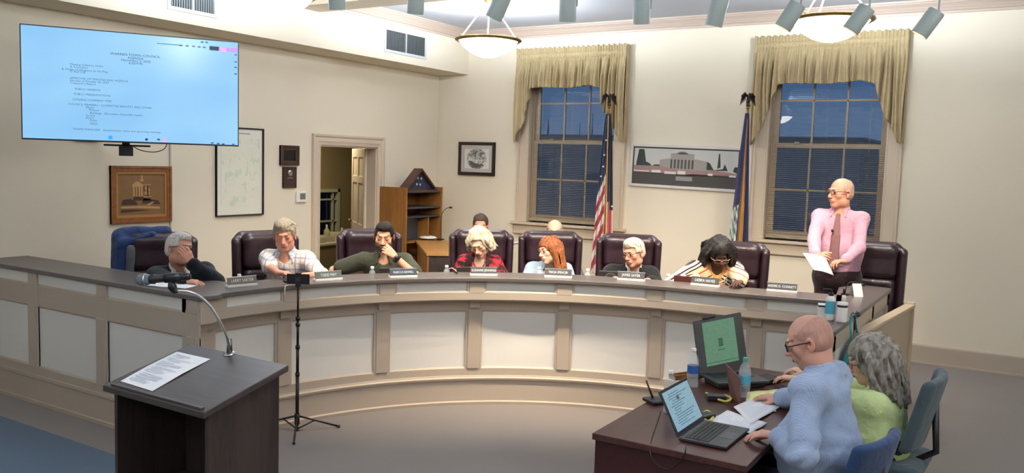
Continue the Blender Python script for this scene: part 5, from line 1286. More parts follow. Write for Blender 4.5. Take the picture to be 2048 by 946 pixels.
MB().box((-.19, .02, .97), (.22, .6, 1.26)).build('pink_files', plain('pink_files', 'B08C78', .8), e, bevel=.01); MB().box((-.19, .02, .57), (.22, .6, .9)).build('yellow_files', plain('yellow_files', 'A49A40', .8), e, bevel=.01)
e = empty('blue_grey_banner', (-8.5, 9.72, 1.7), 0, 'blue-grey cloth hanging in the office near the open door', 'banner')
v = []; 
for i in range(13):
    u = i / 12
    for z in (.75, -.0 - .35 * u + .12): v.append((.02 * sin(u * 18), u * .5 - .02, z))
MB().add(v, [(2 * k, 2 * k + 1, 2 * k + 3, 2 * k + 2) for k in range(12)]).build('cloth', plain('banner_cloth', '4E6064', .8), e, True).modifiers.new('s', 'SOLIDIFY').thickness = .003
l = bpy.data.lights.new('office_lamp', 'AREA'); l.energy = 22; l.color = (1, .86, .6); l.size = .6; lo = bpy.data.objects.new('office_lamp', l); col.objects.link(lo); lo.location = (-8.6, 8.9, 2.65)
# ================================================================== LEATHER CHAIRS
def make_chair(label):
    e = empty('executive_chair', (0, 0, 0), 0, label, 'chair', 'burgundy leather chairs behind the curved desk')
    h = .0085
    s = SDF((-.36, -.42, .42), (.36, .02, 1.26), h)
    s.box((0, -.27, .82), (.27, .035, .36), .035)
    s.cap((-.2, -.27, 1.165), (.2, -.27, 1.165), .045, k=.04)
    for sx in (-1, 1):
        s.cap((sx * .262, -.235, .52), (sx * .272, -.245, 1.13), .034, .034, .03, sx=1.0); s.cap((sx * .262, -.2, .52), (sx * .272, -.215, 1.12), .026, .026, .03)
    me, V = s.mesh('back_shell'); link('back_shell', me, M_leather, e)
    s = SDF((-.3, -.3, .82), (.3, -.08, 1.26), h); s.box((0, -.2, 1.045), (.228, .055, .145), .05); s.cap((-.16, -.205, 1.14), (.16, -.205, 1.14), .058, k=.05); me, V = s.mesh('head_cushion'); link('head_cushion', me, M_leather, e)
    s = SDF((-.3, -.32, .45), (.3, -.08, .95), h); s.box((0, -.205, .70), (.225, .05, .205), .05)
    for ix in (-2, -1, 0, 1, 2):
        for iz in range(4):
            x = ix * .085 + (.042 if iz % 2 else 0)
            if abs(x) < .2: s.ell((x, -.152, .565 + iz * .085), (.014, .02, .014), .02, 's')
    me, V = s.mesh('back_cushion'); link('back_cushion', me, M_leather, e)
    for ix in (-2, -1, 0, 1, 2):
        for iz in range(4):
            x = ix * .085 + (.042 if iz % 2 else 0)
            if abs(x) < .2 and iz in (1, 2, 3): MB().lathe([(.0, .004), (.008, .002), (.009, -.003)], 8, Tm((x, -.172, .565 + iz * .085), rx=R(-90)), cap=False).build('button', M_leather, e, True)
    s = SDF((-.32, -.28, .36), (.32, .34, .56), .01); s.box((0, .03, .455), (.26, .27, .06), .055); me, V = s.mesh('seat'); link('seat', me, M_leather, e)
    M_mah = plain('mahogany', '3A2019', .3)
    for sx in (-1, 1):
        s = SDF((sx * .3 - .07, -.3, .38), (sx * .3 + .07, .3, .74), .01)
        s.cap((sx * .3, -.2, .67), (sx * .3, .2, .67), .034, k=.02); s.cap((sx * .3, .2, .66), (sx * .3, .24, .52), .026, .024, .03); s.cap((sx * .3, .24, .52), (sx * .3, .1, .43), .024, .02, .03); s.cap((sx * .3, -.2, .66), (sx * .29, -.2, .45), .026, .024, .02)
        me, V = s.mesh('armrest'); link('armrest', me, M_leather, e)
    MB().tube([(0, 0, .1), (0, 0, .40)], .028, 14).build('gas_column', M_blackm, e, True)
    for k in range(5):
        a = R(90 + 72 * k); MB().tube([(0, 0, .13), (.15 * cos(a), .15 * sin(a), .115), (.29 * cos(a), .29 * sin(a), .075)], [.03, .026, .018], 8).build('base_leg', M_mah, e, True)
        MB().lathe([(.0, -.012), (.026, -.012), (.028, 0), (.026, .012), (.0, .012)], 14, Tm((.29 * cos(a), .29 * sin(a), .028), rz=a, rx=R(90)), cap=False).build('caster', M_black, e, True)
    return e
# column of the chair back in the picture, its distance from the arc centre, swivel off the desk
seats = [(300, 3.62, 6, 1.33, 'burgundy leather chair at the far left with a blue jacket over it'), (538, 3.72, 8, 1.33, 'burgundy leather chair behind the man in the plaid shirt'), (742, 3.74, 4, 1.33, 'burgundy leather chair behind the bearded man, before the doorway'),
         (960, 3.78, -3, 1.345, 'burgundy leather chair behind the white-haired woman in the red blouse'), (1103, 3.80, 2, 1.32, 'burgundy leather chair behind the auburn-haired woman'), (1260, 3.80, 2, 1.33, 'burgundy leather chair behind the white-haired man in a black jacket'),
         (1470, 3.72, -2, 1.33, 'burgundy leather chair behind the woman in the striped cardigan')]
def on_cyl(px, py, r):
    q = ray(px, py); a = q[0] ** 2 + q[1] ** 2; b = -2 * (q[0] * CX + q[1] * CY); k = CX * CX + CY * CY - r * r
    t = (-b + math.sqrt(b * b - 4 * a * k)) / 2 / a; return CP + t * q
ch0 = make_chair(seats[0][4]); chairs = []
for i, (px, r, sw, zt_c, lab) in enumerate(seats):
    c = ch0 if i == 0 else copy_tree(ch0); c['label'] = lab
    p = on_cyl(px, 480, r); f = np.array([CX - p[0], CY - p[1]]); f /= np.linalg.norm(f)
    th = math.atan2(f[1], f[0]) - R(90) + R(sw)
    # p is where the back stands; origin is .25 further forward
    o = np.array(p[:2]) + f * .25
    c.location = (o[0], o[1], ZD); c.rotation_euler = (0, 0, th); c.scale = (1, 1, 1); chairs.append(c)
    if i == 0: f = heading(.38, .92); o = at(318, 500, 6.80); c.location = (o[0], o[1], ZD); c.rotation_euler = (0, 0, math.atan2(f[1], f[0]) - R(90)); c.scale = (.98, .98, .98)
c = copy_tree(ch0); c['label'] = 'burgundy leather chair at the far right, behind the standing man'
c.location = (-1.2, 7.82, ZD); f = heading(-.45, .9); c.rotation_euler = (0, 0, math.atan2(f[1], f[0]) - R(90)); c.scale = (1.03, 1.03, 1.03); chairs.append(c)

# ================================================================== PEOPLE
M_skin = vc_mat('skin', .48, 0, .25, 220, .10)
M_eye = vc_mat('eye', .15, 0)
def hairmat(name, c1, c2, scale=(60, 60, 8)):
    if name in MAT: return MAT[name]
    t = NT(name); v = t.coord('Object', scale); n = t.noise(v, 1.6, 4, .6, .4); t.base(t.ramp(n, [(.32, c1), (.68, c2)]), .5, .3)
    t.bump(n, .9, .012); MAT[name] = t.m; return t.m
class Fr:                                                         # a local frame: origin + 3x3 columns
    def __init__(s, o, Rm): s.o = np.array(o, float); s.R = np.array(Rm, float)
    def __call__(s, x, y, z): return s.o + s.R @ np.array([x, y, z], float)
    def inv(s, P): return (P - s.o) @ s.R
def rotm(yaw, pitch, roll):
    y, p, r = R(yaw), R(pitch), R(roll)
    return np.array((Matrix.Rotation(y, 3, 'Z') @ Matrix.Rotation(-p, 3, 'X') @ Matrix.Rotation(r, 3, 'Y')))
def ik(S, W, l1, l2, pole):
    S, W = np.array(S, float), np.array(W, float); d = W - S; L = np.linalg.norm(d); d = d / L
    if L > (l1 + l2) * .995: W = S + d * (l1 + l2) * .995; L = (l1 + l2) * .995
    if L < abs(l1 - l2) + .03: L = abs(l1 - l2) + .03; W = S + d * L
    a = (l1 * l1 - l2 * l2 + L * L) / (2 * L); h_ = math.sqrt(max(l1 * l1 - a * a, 0))
    p = np.array(pole, float); p = p - d * (p @ d); p /= np.linalg.norm(p) + 1e-9
    return S + d * a + p * h_, W
SKIN = dict(fair='D9A588', ruddy='CC957D', pink='D3A08C', pale='DCB29A', dark='4E3026', tan='C8957A')

def head_sdf(s, hf, sc_, fem, spec):
    u = lambda x, y, z: hf(x * sc_, y * sc_, z * sc_); k = sc_
    E = lambda c, r, kk=.01, op='u': s.ell(u(*c), np.array(r) * k, kk * k, op, hf.R)
    C_ = lambda a, b, ra, rb, kk=.01, op='u': s.cap(u(*a), u(*b), ra * k, rb * k, kk * k, op)
    E((0, -.014, .032), (.074, .094, .087), 0)
    E((0, .02, -.03), (.0595, .068, .078), .03)
    E((0, .060, -.092), (.026 if not fem else .021, .022, .020), .03)
    for sx in (-1, 1):
        E((sx * .040, .004, -.066), (.026 if not fem else .022, .034, .030), .03)
        E((sx * .042, .058, -.018), (.021, .017, .017), .02)
        E((sx * .020, .085, .034), (.022, .009, .008 if not fem else .006), .012)
    for sx in (-1, 1): E((sx * .031, .098, .012), (.0165, .017, .0105), .012, 's')
    for sx in (-1, 1):
        E((sx * .031, .0755, .0115), (.0150, .0135, .0135), .004)
        E((sx * .031, .0795, .0195), (.0145, .011, .006), .004)
    C_((0, .082, .022), (0, .1065, -.020), .0075, .0115, .012); E((0, .108, -.024), (.0125, .012, .0105), .008)
    for sx in (-1, 1): E((sx * .0115, .098, -.027), (.0085, .010, .0075), .006)
    E((0, .083, -.052), (.026, .014, .018), .015)
    E((0, .0935, -.0505), (.0215, .0085, .0055), .004); E((0, .0925, -.0615), (.0185, .0085, .0065), .004)
    E((0, .1045, -.0562), (.021, .007, .0016), .002, 's')
    for sx in (-1, 1):
        E((sx * .0775, -.008, .000), (.0085, .0185, .031), .006); E((sx * .0835, -.001, .004), (.005, .009, .017), .004, 's'); E((sx * .079, .000, -.026), (.006, .008, .008), .006)

def hand(s, W, d, n, spread=1., curl=25, side=1, scale=1., thumb=35, fing=None):
    # W wrist, d direction of the fingers, n palm normal (faces the held thing); side=+1 right hand
    d = np.array(d, float); d /= np.linalg.norm(d); n = np.array(n, float); n = n - d * (n @ d); n /= np.linalg.norm(n)
    l = np.cross(d, n) * side                                     # towards the thumb
    W = np.array(W, float); k = scale
    f = lambda a, b, c: W + (d * a + l * b + n * c) * k
    for j, b in enumerate((.027, .009, -.009, -.026)):
        s.cap(f(.012, b * .45, 0), f(.078 - abs(b) * .25, b, -.002), .0145 * k, .0115 * k, .012)
    s.cap(f(.02, .018, .008), f(.045, .026, .010), .017 * k, .013 * k, .012)
    fs = fing or (curl,) * 4
    for j, (b, ln, r) in enumerate(((.029, .072, .0088), (.0095, .080, .0090), (-.010, .074, .0086), (-.028, .058, .0078))):
        base = f(.080 - abs(b) * .3, b, 0); a = 0; p = base; dd = None
        sp = b * 1.2 * spread
        for q, seg in enumerate((.42, .32, .26)):
            a += R(fs[j]) * (.8 if q == 0 else 1.1); dirv = (d * cos(a) + n * sin(a) + l * sp * (1 if q == 0 else .5)); dirv /= np.linalg.norm(dirv)
            p2 = p + dirv * ln * seg * k; s.cap(p, p2, r * k * (1 - .08 * q), r * k * (1 - .08 * (q + 1)), .003); p = p2
    b0 = f(.022, .026, .010); t1 = d * cos(R(thumb)) + l * sin(R(thumb)) + n * .35; t1 /= np.linalg.norm(t1); p1 = b0 + t1 * .040 * k
    t2 = d * .85 + l * .18 + n * .45; t2 /= np.linalg.norm(t2); p2 = p1 + t2 * .030 * k; p3 = p2 + t2 * .024 * k
    s.cap(b0, p1, .0125 * k, .0105 * k, .006); s.cap(p1, p2, .0105 * k, .0095 * k, .003); s.cap(p2, p3, .0095 * k, .0078 * k, .003)

def person(label, head_w, body_f, head_f, hp=(0, 0), lean=.10, group=None, fem=False, hs=1., skin='fair', sw=None, seat=True, floor=ZD, arms=None, outfit=None, hair=None, glasses=None, heavy=1., beard=None, lower=True, neck=.115, seat_h=.56, fine=.0042, coarse=.009, hipback=None, closed=False, side_lean=0., brow='6B4A3A', stubble=None):
    """head_w: head centre in the world; body_f / head_f: world headings; hp: (pitch down, roll) degrees."""
    bf = np.array(body_f); th = math.atan2(bf[1], bf[0]) - R(90)
    hb = hipback if hipback is not None else lean
    Rz = np.array([[cos(th), -sin(th), 0], [sin(th), cos(th), 0], [0, 0, 1]])
    hw = np.array(head_w, float)
    origin = np.array([hw[0], hw[1], floor]) - Rz @ np.array([side_lean, hb + lean + .03, 0])
    toL = lambda p: (np.array(p, float) - origin) @ Rz
    dirL = lambda v: np.array(v, float) @ Rz
    e = empty('person', origin, th, label, 'person', group)
    hc = toL(hw); hyaw = math.atan2(head_f[1], head_f[0]) - math.atan2(bf[1], bf[0])
    HR = rotm(math.degrees(hyaw), hp[0], hp[1]); hf = Fr(hc, HR)
    sw = sw or (.172 if fem else .195)
    pz = seat_h if seat else .95
    P = np.array([0, 0., pz])                                     # pelvis
    # the skull pivots on the neck top
    nt_ = hf(0, -.022 * hs, -.055 * hs)
    N = np.array([hc[0] - side_lean * .12, hc[1] - .04 - .03 * sin(R(max(hp[0], 0))) * 2, hc[2] - neck * hs - .035])
    tors = N - P; tz = tors / np.linalg.norm(tors)
    lat = np.array([1., 0, 0]); lat = lat - tz * (lat @ tz); lat /= np.linalg.norm(lat)
    if side_lean: pass
    fw = np.cross(tz, lat); fw = fw / np.linalg.norm(fw)         # forward? (x cross) -> check sign
    if fw[1] < 0: fw = -fw
    T = Fr(N, np.stack([lat, fw, tz], 1)); TL = np.linalg.norm(tors)
    SH = {}
    for sd, sx in (('R', 1), ('L', -1)): SH[sd] = T(sx * (sw - .038), .0, -.064)
    l1, l2 = (.285, .255) if not fem else (.262, .235)
    arms = arms or {}
    J = {}
    for sd, sx in (('R', 1), ('L', -1)):
        a = arms.get(sd, {})
        W = toL(a['w']) if 'w' in a else (P + np.array([sx * .16, .38, .16]))
        pole = dirL(a['pole']) if 'pole' in a else np.array([sx * .55, -.35, -.8])
        Eb, W = ik(SH[sd], W, l1, l2, pole); J[sd] = (SH[sd], Eb, W)
    # bounds
    allp = [P, N, hc, T(0, 0, .2)] + [x for v in J.values() for x in v]
    knees = {}
    for sd, sx in (('R', 1), ('L', -1)):
        if seat: K = P + np.array([sx * .13, .43, .0]); A_ = np.array([sx * .13, .42, .08])
        else: K = P + np.array([sx * .10, .02, -.45]); A_ = np.array([sx * .11, -.0, .09])
        knees[sd] = (P + np.array([sx * .09, .0, -.02]), K, A_)
    lo = np.min(allp, 0) - .2; hi = np.max(allp, 0) + .2; lo[2] = min(lo[2], pz - .2); hi[2] = hc[2] + .17
    if arms.get('hi'): hi = np.maximum(hi, toL(arms['hi']) + .1)
    spans = [[], [], []]
    def fspan(c, r):
        for i in range(3): spans[i].append((c[i] - r, c[i] + r))
    fspan(hc, .125 * hs)
    for sd in 'RL':
        if arms.get(sd, {}).get('show', True): fspan(J[sd][2], .11)
    # --------- body (one continuous skin surface)
    s = SDF(lo, hi, coarse, fine, spans)
    hv = heavy
    s.cap(P + (0, 0, .02), T(0, 0, -.30 * TL / .5), .115 * hv, .11 * hv, .0, sx=1.35, lat=lat)
    s.cap(T(0, 0, -.30), T(0, .0, -.12), .105 * hv, .095, .05, sx=1.5, lat=lat)
    s.cap(SH['R'], SH['L'], .05, .05, .05)
    nr = .056 if not fem else .046
    s.cap(T(0, -.0, -.06), nt_, nr * 1.12 * hs, nr * hs, .04)
    head_sdf(s, hf, hs, fem, None)
    for sd in 'RL':
        a, b, c = J[sd]; q = 1 if not fem else .86
        s.cap(a, b, .048 * q * hv ** .5, .038 * q, .02); s.cap(b, c, .039 * q, .026 * q, .012)
        ar = arms.get(sd, {})
        hd = dirL(ar['d']) if 'd' in ar else (c - b) ; nn = dirL(ar['n']) if 'n' in ar else np.array([0, 0, -1.])
        if ar.get('show', True): hand(s, c, hd, nn, ar.get('spread', 1), ar.get('curl', 22), 1 if sd == 'R' else -1, .93 if fem else 1.02, ar.get('thumb', 35), ar.get('fing'))
    me, V = s.mesh('body')
    # colour
    base = np.array(lin(SKIN[skin])); n = len(V); C = np.tile(base, (n, 1))
    L = hf.inv(V) / hs; x, y, z = L.T; ax_ = np.abs(x)
    inh = (np.abs(z) < .14) & (ax_ < .1) & (np.abs(y) < .13)
    def blend(mask, c, a=1.):
        m_ = (np.clip(mask, 0, 1) * a)[:, None]; C[:] = C * (1 - m_) + np.array(lin(c))[None] * m_
    g = lambda cx, cy, cz, rx, ry, rz: np.exp(-(((ax_ - cx) / rx) ** 2 + ((y - cy) / ry) ** 2 + ((z - cz) / rz) ** 2)) * inh
    red = {'dark': '5A3028', 'fair': 'CE9078', 'ruddy': 'BE7866', 'pink': 'C98270', 'pale': 'D09A86', 'tan': 'BC7F66'}[skin]
    blend(g(.04, .07, -.02, .025, .03, .022) + g(0, .11, -.02, .014, .02, .016), red, .5); blend(g(.078, 0, 0, .02, .03, .035), red, .5)
    lip = {'dark': '5E2A28'}.get(skin, 'A8564E' if fem else 'B06E60')
    blend(((ax_ < .022) & (np.abs(z + .0562) < .0095 - .2 * ax_) & (y > .07) & inh).astype(float), lip, .8)
    blend(((ax_ < .02) & (np.abs(z + .0562) < .0018) & (y > .07) & inh).astype(float), '4A2622', .7)
    bw = (np.abs(z - (.036 - .1 * np.abs(ax_ - .028))) < .0048) & (ax_ > .010) & (ax_ < .050) & (y > .055) & inh
    blend(bw.astype(float), brow, .75)
    # eyelid crease / lashes
    blend(((np.abs(z - .0065) < .0016) & (np.abs(ax_ - .031) < .0135) & (y > .07) & inh).astype(float), '3A2620' if skin != 'dark' else '1A0E0A', .7 if closed else 0)
    blend(((np.abs(z - .020) < .0014) & (np.abs(ax_ - .031) < .0135) & (y > .07) & inh).astype(float), '6A4438', .4)
    if beard: 
        bm_ = inh & (((z < -.035) & (y > -.02) & (ax_ < .085) & (z > -.125)) | ((np.abs(z + .042) < .007) & (ax_ < .03) & (y > .08))) & ~((ax_ < .02) & (np.abs(z + .057) < .0085) & (y > .08)) & ~((z > -.052 + (ax_ * -.1)) & (ax_ > .03) & (ax_ < .052) & (y > .045)) & ~((ax_ > .03) & (z > -.045) & (y > .03))
        blend(bm_.astype(float), beard[0], beard[1])
        sb = inh & (ax_ > .055) & (z < .02) & (z > -.06) & (np.abs(y - .012) < .014); blend(sb.astype(float), beard[0], beard[1])
    if stubble:                                                   # close-cropped hair painted where it grows
        st = inh & ((z > .062) | ((y < .0) & (z > -.03)) | ((y < .045) & (z > .035))) & ~((y > .05) & (z < .085)) & ~((ax_ > .074) & (z < .03))
        blend(st.astype(float), stubble[0], stubble[1])
    if hair and hair.get('fringe_c'): pass
    vcol(me, C.astype(np.float32)); link('body', me, M_skin, e)
    # eyes
    if not closed:
        for sx in (-1, 1):
            m_ = MB(); nseg = 14; v = []; f_ = []; rr_ = .0122 * hs; cols = []
            for a in range(9):
                for b in range(nseg):
                    t_ = pi * a / 8 * .55; v.append((rr_ * sin(t_) * cos(2 * pi * b / nseg), rr_ * cos(t_), rr_ * sin(t_) * sin(2 * pi * b / nseg))); cols.append(lin('120C0A') if a <= 1 else (lin('3E3A38') if a <= 3 else lin('D8D0C8')))
            for a in range(8):
                for b in range(nseg): f_.append((a * nseg + b, a * nseg + (b + 1) % nseg, (a + 1) * nseg + (b + 1) % nseg, (a + 1) * nseg + b))
            c = hf(sx * .031 * hs, .0785 * hs, .0098 * hs); M4 = Matrix.Translation(c) @ Matrix(HR.tolist()).to_4x4() @ Matrix.Rotation(R(-hp[0] * .0 - 8), 4, 'X')
            me2 = bpy.data.meshes.new('eye'); me2.from_pydata([tuple(M4 @ Vector(p)) for p in v], [], f_); vcol(me2, np.array(cols)); link('eye', me2, M_eye, e, True)
    # glasses
    if glasses:
        gm = plain('frame_' + glasses[0], glasses[0], .3, metal=.3); g_ = MB(); zo = glasses[1] if len(glasses) > 1 else .004; rw, rh = glasses[2] if len(glasses) > 2 else (.024, .017); yo = .102
        rad = .0017 if len(glasses) < 4 else glasses[3]
        hw_ = lambda x, y, z: Vector(hf(x * hs, y * hs, z * hs))
        for sx in (-1, 1):
            g_.tube([hw_(sx * .032 + rw * math.copysign(abs(cos(a)) ** .6, cos(a)), yo - .18 * (abs(sx * .032 + rw * cos(a)) ** 1.3), zo + rh * math.copysign(abs(sin(a)) ** .6, sin(a))) for a in np.linspace(0, 2 * pi, 22)[:-1]], rad, 6, closed=True)
            g_.tube([hw_(sx * .057, .094, zo + .008), hw_(sx * .076, .075, zo + .008), hw_(sx * .083, .02, zo + .004), hw_(sx * .085, -.012, zo)], rad * 1.1, 6)
        g_.tube([hw_(-.008, .103, zo + .004), hw_(0, .108, zo + .007), hw_(.008, .103, zo + .004)], rad, 6)
        g_.build('glasses', gm, e, True)
    # hair
    if hair: make_hair(e, hf, hs, hair)
    # clothes
    if outfit: outfit(dict(e=e, T=T, P=P, N=N, TL=TL, SH=SH, J=J, lo=lo, hi=hi, hv=hv, lat=lat, fem=fem, sw=sw, hf=hf, hs=hs, knees=knees, pz=pz, nt=nt_, seat=seat, coarse=coarse))
    if lower:
        s = SDF(np.array([-.3, -.24, -.02]), np.array([.3, .75, pz + .2]), .012)
        s.cap(P + (-.06, 0, .0), P + (.06, 0, .0), .135 * hv, k=.05)
        for sd in 'RL': a, b, c = knees[sd]; s.cap(a, b, .088 * hv, .062, .03); s.cap(b, c, .06, .048, .02)
        me, V = s.mesh('trousers'); link('trousers', me, (outfit.legs if outfit and hasattr(outfit, 'legs') else M_trou), e)
        for sd in 'RL':
            c = knees[sd][2]; s = SDF(c + (-.08, -.12, -.12), c + (.08, .24, .06), .008); s.cap(c + (0, -.02, -.045), c + (0, .13, -.06), .042, .034, .01); s.box(c + (0, .05, -.14), (.2, .3, .05), .001, 0, 's'); me, V = s.mesh('shoe'); link('shoe', me, M_black, e)
    return e, dict(hf=hf, toL=toL, T=T, J=J, HR=HR)
M_trou = fabric('dark_trousers', '24222A', .8)

def make_hair(e, hf, hs, hr):
    kind = hr['kind']; mat = hairmat(*hr['mat'])
    lo = hf.o - .24; hi = hf.o + .24; lo[2] -= .12
    s = SDF(lo, hi, .0055 if kind in ('long', 'curly', 'bob', 'wavy') else .0042)
    k = hs; u = lambda x, y, z: hf(x * k, y * k, z * k)
    E = lambda c, r, kk=.01, op='u': s.ell(u(*c), np.array(r) * k, kk * k, op, hf.R)
    C_ = lambda a, b, ra, rb, kk=.01, op='u': s.cap(u(*a), u(*b), ra * k, rb * k, kk * k, op)
    r_ = np.random.default_rng(hr.get('seed', 1)); t = hr.get('t', .008)
    if kind == 'short':
        E((0, -.016, .034), (.074 + t, .094 + t, .087 + t), 0); E((0, -.03, -.01), (.074 + t * .7, .07 + t, .06), .02)
        if hr.get('top'): E((hr.get('part', 0), .02, .098), (.06, .07, .03 + hr['top']), .02)
        hl = hr.get('hairline', .066)
        s.box(u(0, .12, hl - .1), np.array([.12, .068, .1]) * k, .012 * k, .008 * k, 's', hf.R)       # face
        s.box(u(0, .075, -.06), np.array([.12, .075, .075]) * k, .01 * k, .006 * k, 's', hf.R)
        s.box(u(0, 0, -.15), np.array([.2, .2, .1 - hr.get('nape', .0)]) * k, .01 * k, .006, 's', hf.R)
        if hr.get('bald'): E((0, hr['bald'][0], .09), (hr['bald'][1], hr['bald'][2], .06), .01, 's')
        for sx in (-1, 1): E((sx * .084, -.004, -.006), (.02, .021, .028), .004, 's')
        nn = hr.get('tufts', 60)
        for _ in range(nn):
            a = r_.uniform(-pi, pi); b = r_.uniform(.1, 1.3); dv = np.array([sin(b) * cos(a), sin(b) * sin(a), cos(b)])
            p = np.array([0, -.016, .034]) + dv * np.array([.074, .094, .087]) * (1 + t * 6)
            if p[1] > .05 and p[2] < hl + .01: continue
            if hr.get('bald') and p[2] > .06 and abs(p[0]) < hr['bald'][1] and abs(p[1] - hr['bald'][0]) < hr['bald'][2]: continue
            sw_ = hr.get('sweep', (.6, .5, -.2)); q = p + np.array(sw_) * .03 * r_.uniform(.6, 1.2)
            q = q * np.array([1, 1, 1]); C_(p, q, .006, .003, .006)
    else:
        Lk = hr.get('len', .2); vol = hr.get('vol', .02); nlock = hr.get('n', 90); wav = hr.get('wave', .0)
        E((0, -.018, .036), (.078 + vol * .7, .098 + vol * .6, .090 + vol * .6), 0)
        E((0, -.045, -.02), (.078 + vol * .6, .065 + vol * .6, .09), .02)
        s.box(u(hr.get('fx', 0), .13, -.02), np.array([hr.get('fw', .052), .075, .072 + hr.get('fh', .0)]) * k, .025 * k, .01 * k, 's', hf.R)
        if hr.get('sidecut', True):
            s.box(u(0, .11, -.08), np.array([.058, .07, .08]) * k, .02 * k, .01 * k, 's', hf.R)
        for i in range(nlock):
            a = r_.uniform(0, 2 * pi); 
            # azimuth: 90deg is the face
            az = a
            fx, fy = cos(az), sin(az)
            if fy > .62 and not hr.get('bangs'): continue
            p0 = np.array([fx * .066 * r_.uniform(.2, 1), -.016 + fy * .085 * r_.uniform(.2, 1), .115 + vol * .3])
            w1 = vol * r_.uniform(.6, 1.3)
            p1 = np.array([fx * (.076 + w1), -.016 + fy * (.094 + w1) * (.85 if fy > 0 else 1), .03 + r_.uniform(-.02, .02)])
            ll = Lk * r_.uniform(.75, 1.1)
            p2 = np.array([fx * (.076 + w1 * 1.5), -.02 + fy * (.086 + w1) * (.7 if fy > 0 else 1), .02 - ll * .5]); p3 = p2 + np.array([fx * hr.get('flip', .0), fy * hr.get('flip', 0) * .5, -ll * .5])
            if wav: 
                for q in (p1, p2, p3): q += r_.normal(0, wav, 3) * np.array([1, 1, .4])
            pts_ = catmull([Vector(p0), Vector(p1), Vector(p2), Vector(p3)], 3); nP = len(pts_)
            if p1[1] > .05 and abs(p1[0]) < .05: continue
            rr_ = hr.get('r', .011)
            for q in range(nP - 1):
                # draped in the head frame, then pulled down by gravity for the free ends
                A_, B_ = np.array(pts_[q]), np.array(pts_[q + 1]); C_(A_, B_, rr_ * (1 - .45 * q / nP), rr_ * (1 - .45 * (q + 1) / nP), .006)
        if hr.get('locks'):
            for lk in hr['locks']:
                P_ = catmull([Vector(p) for p in lk[0]], 5)
                for q in range(len(P_) - 1): C_(np.array(P_[q]), np.array(P_[q + 1]), lk[1], lk[1] * .95, .01)
    me, V = s.mesh('hair'); link('hair', me, mat, e)

# ---- clothing pieces (d holds the person's frames)
def torso_shape(s, d, g=.012, low=.0, chest=0., kk=.05):
    T, P, hv, lat, TL = d['T'], d['P'], d['hv'], d['lat'], d['TL']
    s.cap(P + (0, 0, low), T(0, .005, -.30 * TL / .5), (.118 + g) * hv, (.112 + g) * hv, .0, sx=1.38, lat=lat)
    s.cap(T(0, 0, -.32), T(0, .0, -.13), (.108 + g) * hv, .098 + g, kk, sx=1.5 if not d['fem'] else 1.38, lat=lat)
    s.cap(d['SH']['R'], d['SH']['L'], .052 + g, .052 + g, kk)
    s.cap(T(0, -.01, -.08), d['nt'] * .12 + T(0, -.01, -.03) * .88, .075 + g, .050 + g, .05)
    if hv > 1.02: s.ell(T(0, .04, -.36), (.17 * hv, .13 * hv, .15), .06)
    if d['fem']:
        for sx in (-1, 1): s.ell(T(sx * .075, .095, -.2), (.07, .06, .07), .04)
def sleeves(s, d, g=.012, frac=1., cuff=0, kk=.02, upto=None):
    for sd in 'RL':
        a, b, c = d['J'][sd]; q = 1 if not d['fem'] else .9
        if frac <= .5: m_ = a + (b - a) * (frac / .5); s.cap(a, m_, (.054 + g) * q, (.050 + g * 1.3) * q, kk)
        else:
            m_ = b + (c - b) * ((frac - .5) / .5); s.cap(a, b, (.049 + g) * q, (.043 + g) * q, kk + .015); s.cap(b, m_, (.045 + g) * q, (.031 + g) * q, .012)
            if cuff: s.cap(m_ - (c - b) * .10, m_, (.036 + g) * q, (.036 + g) * q, .004)
def neck_cut(s, d, depth=.12, w=.042, top=.047):
    T = d['T']; n0 = d['nt']
    s.cap(T(0, .055, -.02), n0 + (n0 - T(0, 0, -.02)) * .5, top, top + .03, .008, 's')
    if depth > .03: s.cap(T(0, .085, -.01), T(0, .15, -depth), w, .008, .012, 's')
def wrinkle(me, V, amp=.004, sc_=26, seed=0, dirs=None):
    n = np.zeros(len(V) * 3, np.float32); me.vertices.foreach_get('normal', n); n = n.reshape(-1, 3)
    r_ = np.random.default_rng(seed); w = np.zeros(len(V))
    for k in range(7):
        kv = r_.normal(0, 1, 3); kv /= np.linalg.norm(kv); f_ = sc_ * r_.uniform(.6, 1.6); kv2 = r_.normal(0, 1, 3)
        w += np.sin(V @ kv * f_ + 2.2 * np.sin(V @ kv2 * f_ * .35 + k)) 
    w = w / 7; w = np.sign(w) * np.abs(w) ** .7
    V2 = V + n * (w * amp)[:, None]; me.vertices.foreach_set('co', V2.astype(np.float32).ravel()); me.update()
def garment(d, name, mat, g=.012, frac=1., depth=.1, w=.042, cuff=0, low=0., extra=None, wr=.004, h=None, top=.047, seed=1, legs=None):
    s = SDF(d['lo'], d['hi'], h or .0075); torso_shape(s, d, g, low); sleeves(s, d, g, frac, cuff); 
    if extra: extra(s, d)
    neck_cut(s, d, depth, w, top)
    me, V = s.mesh(name); wrinkle(me, V, wr, 30, seed); o = link(name, me, mat, d['e']); 
    return o, V
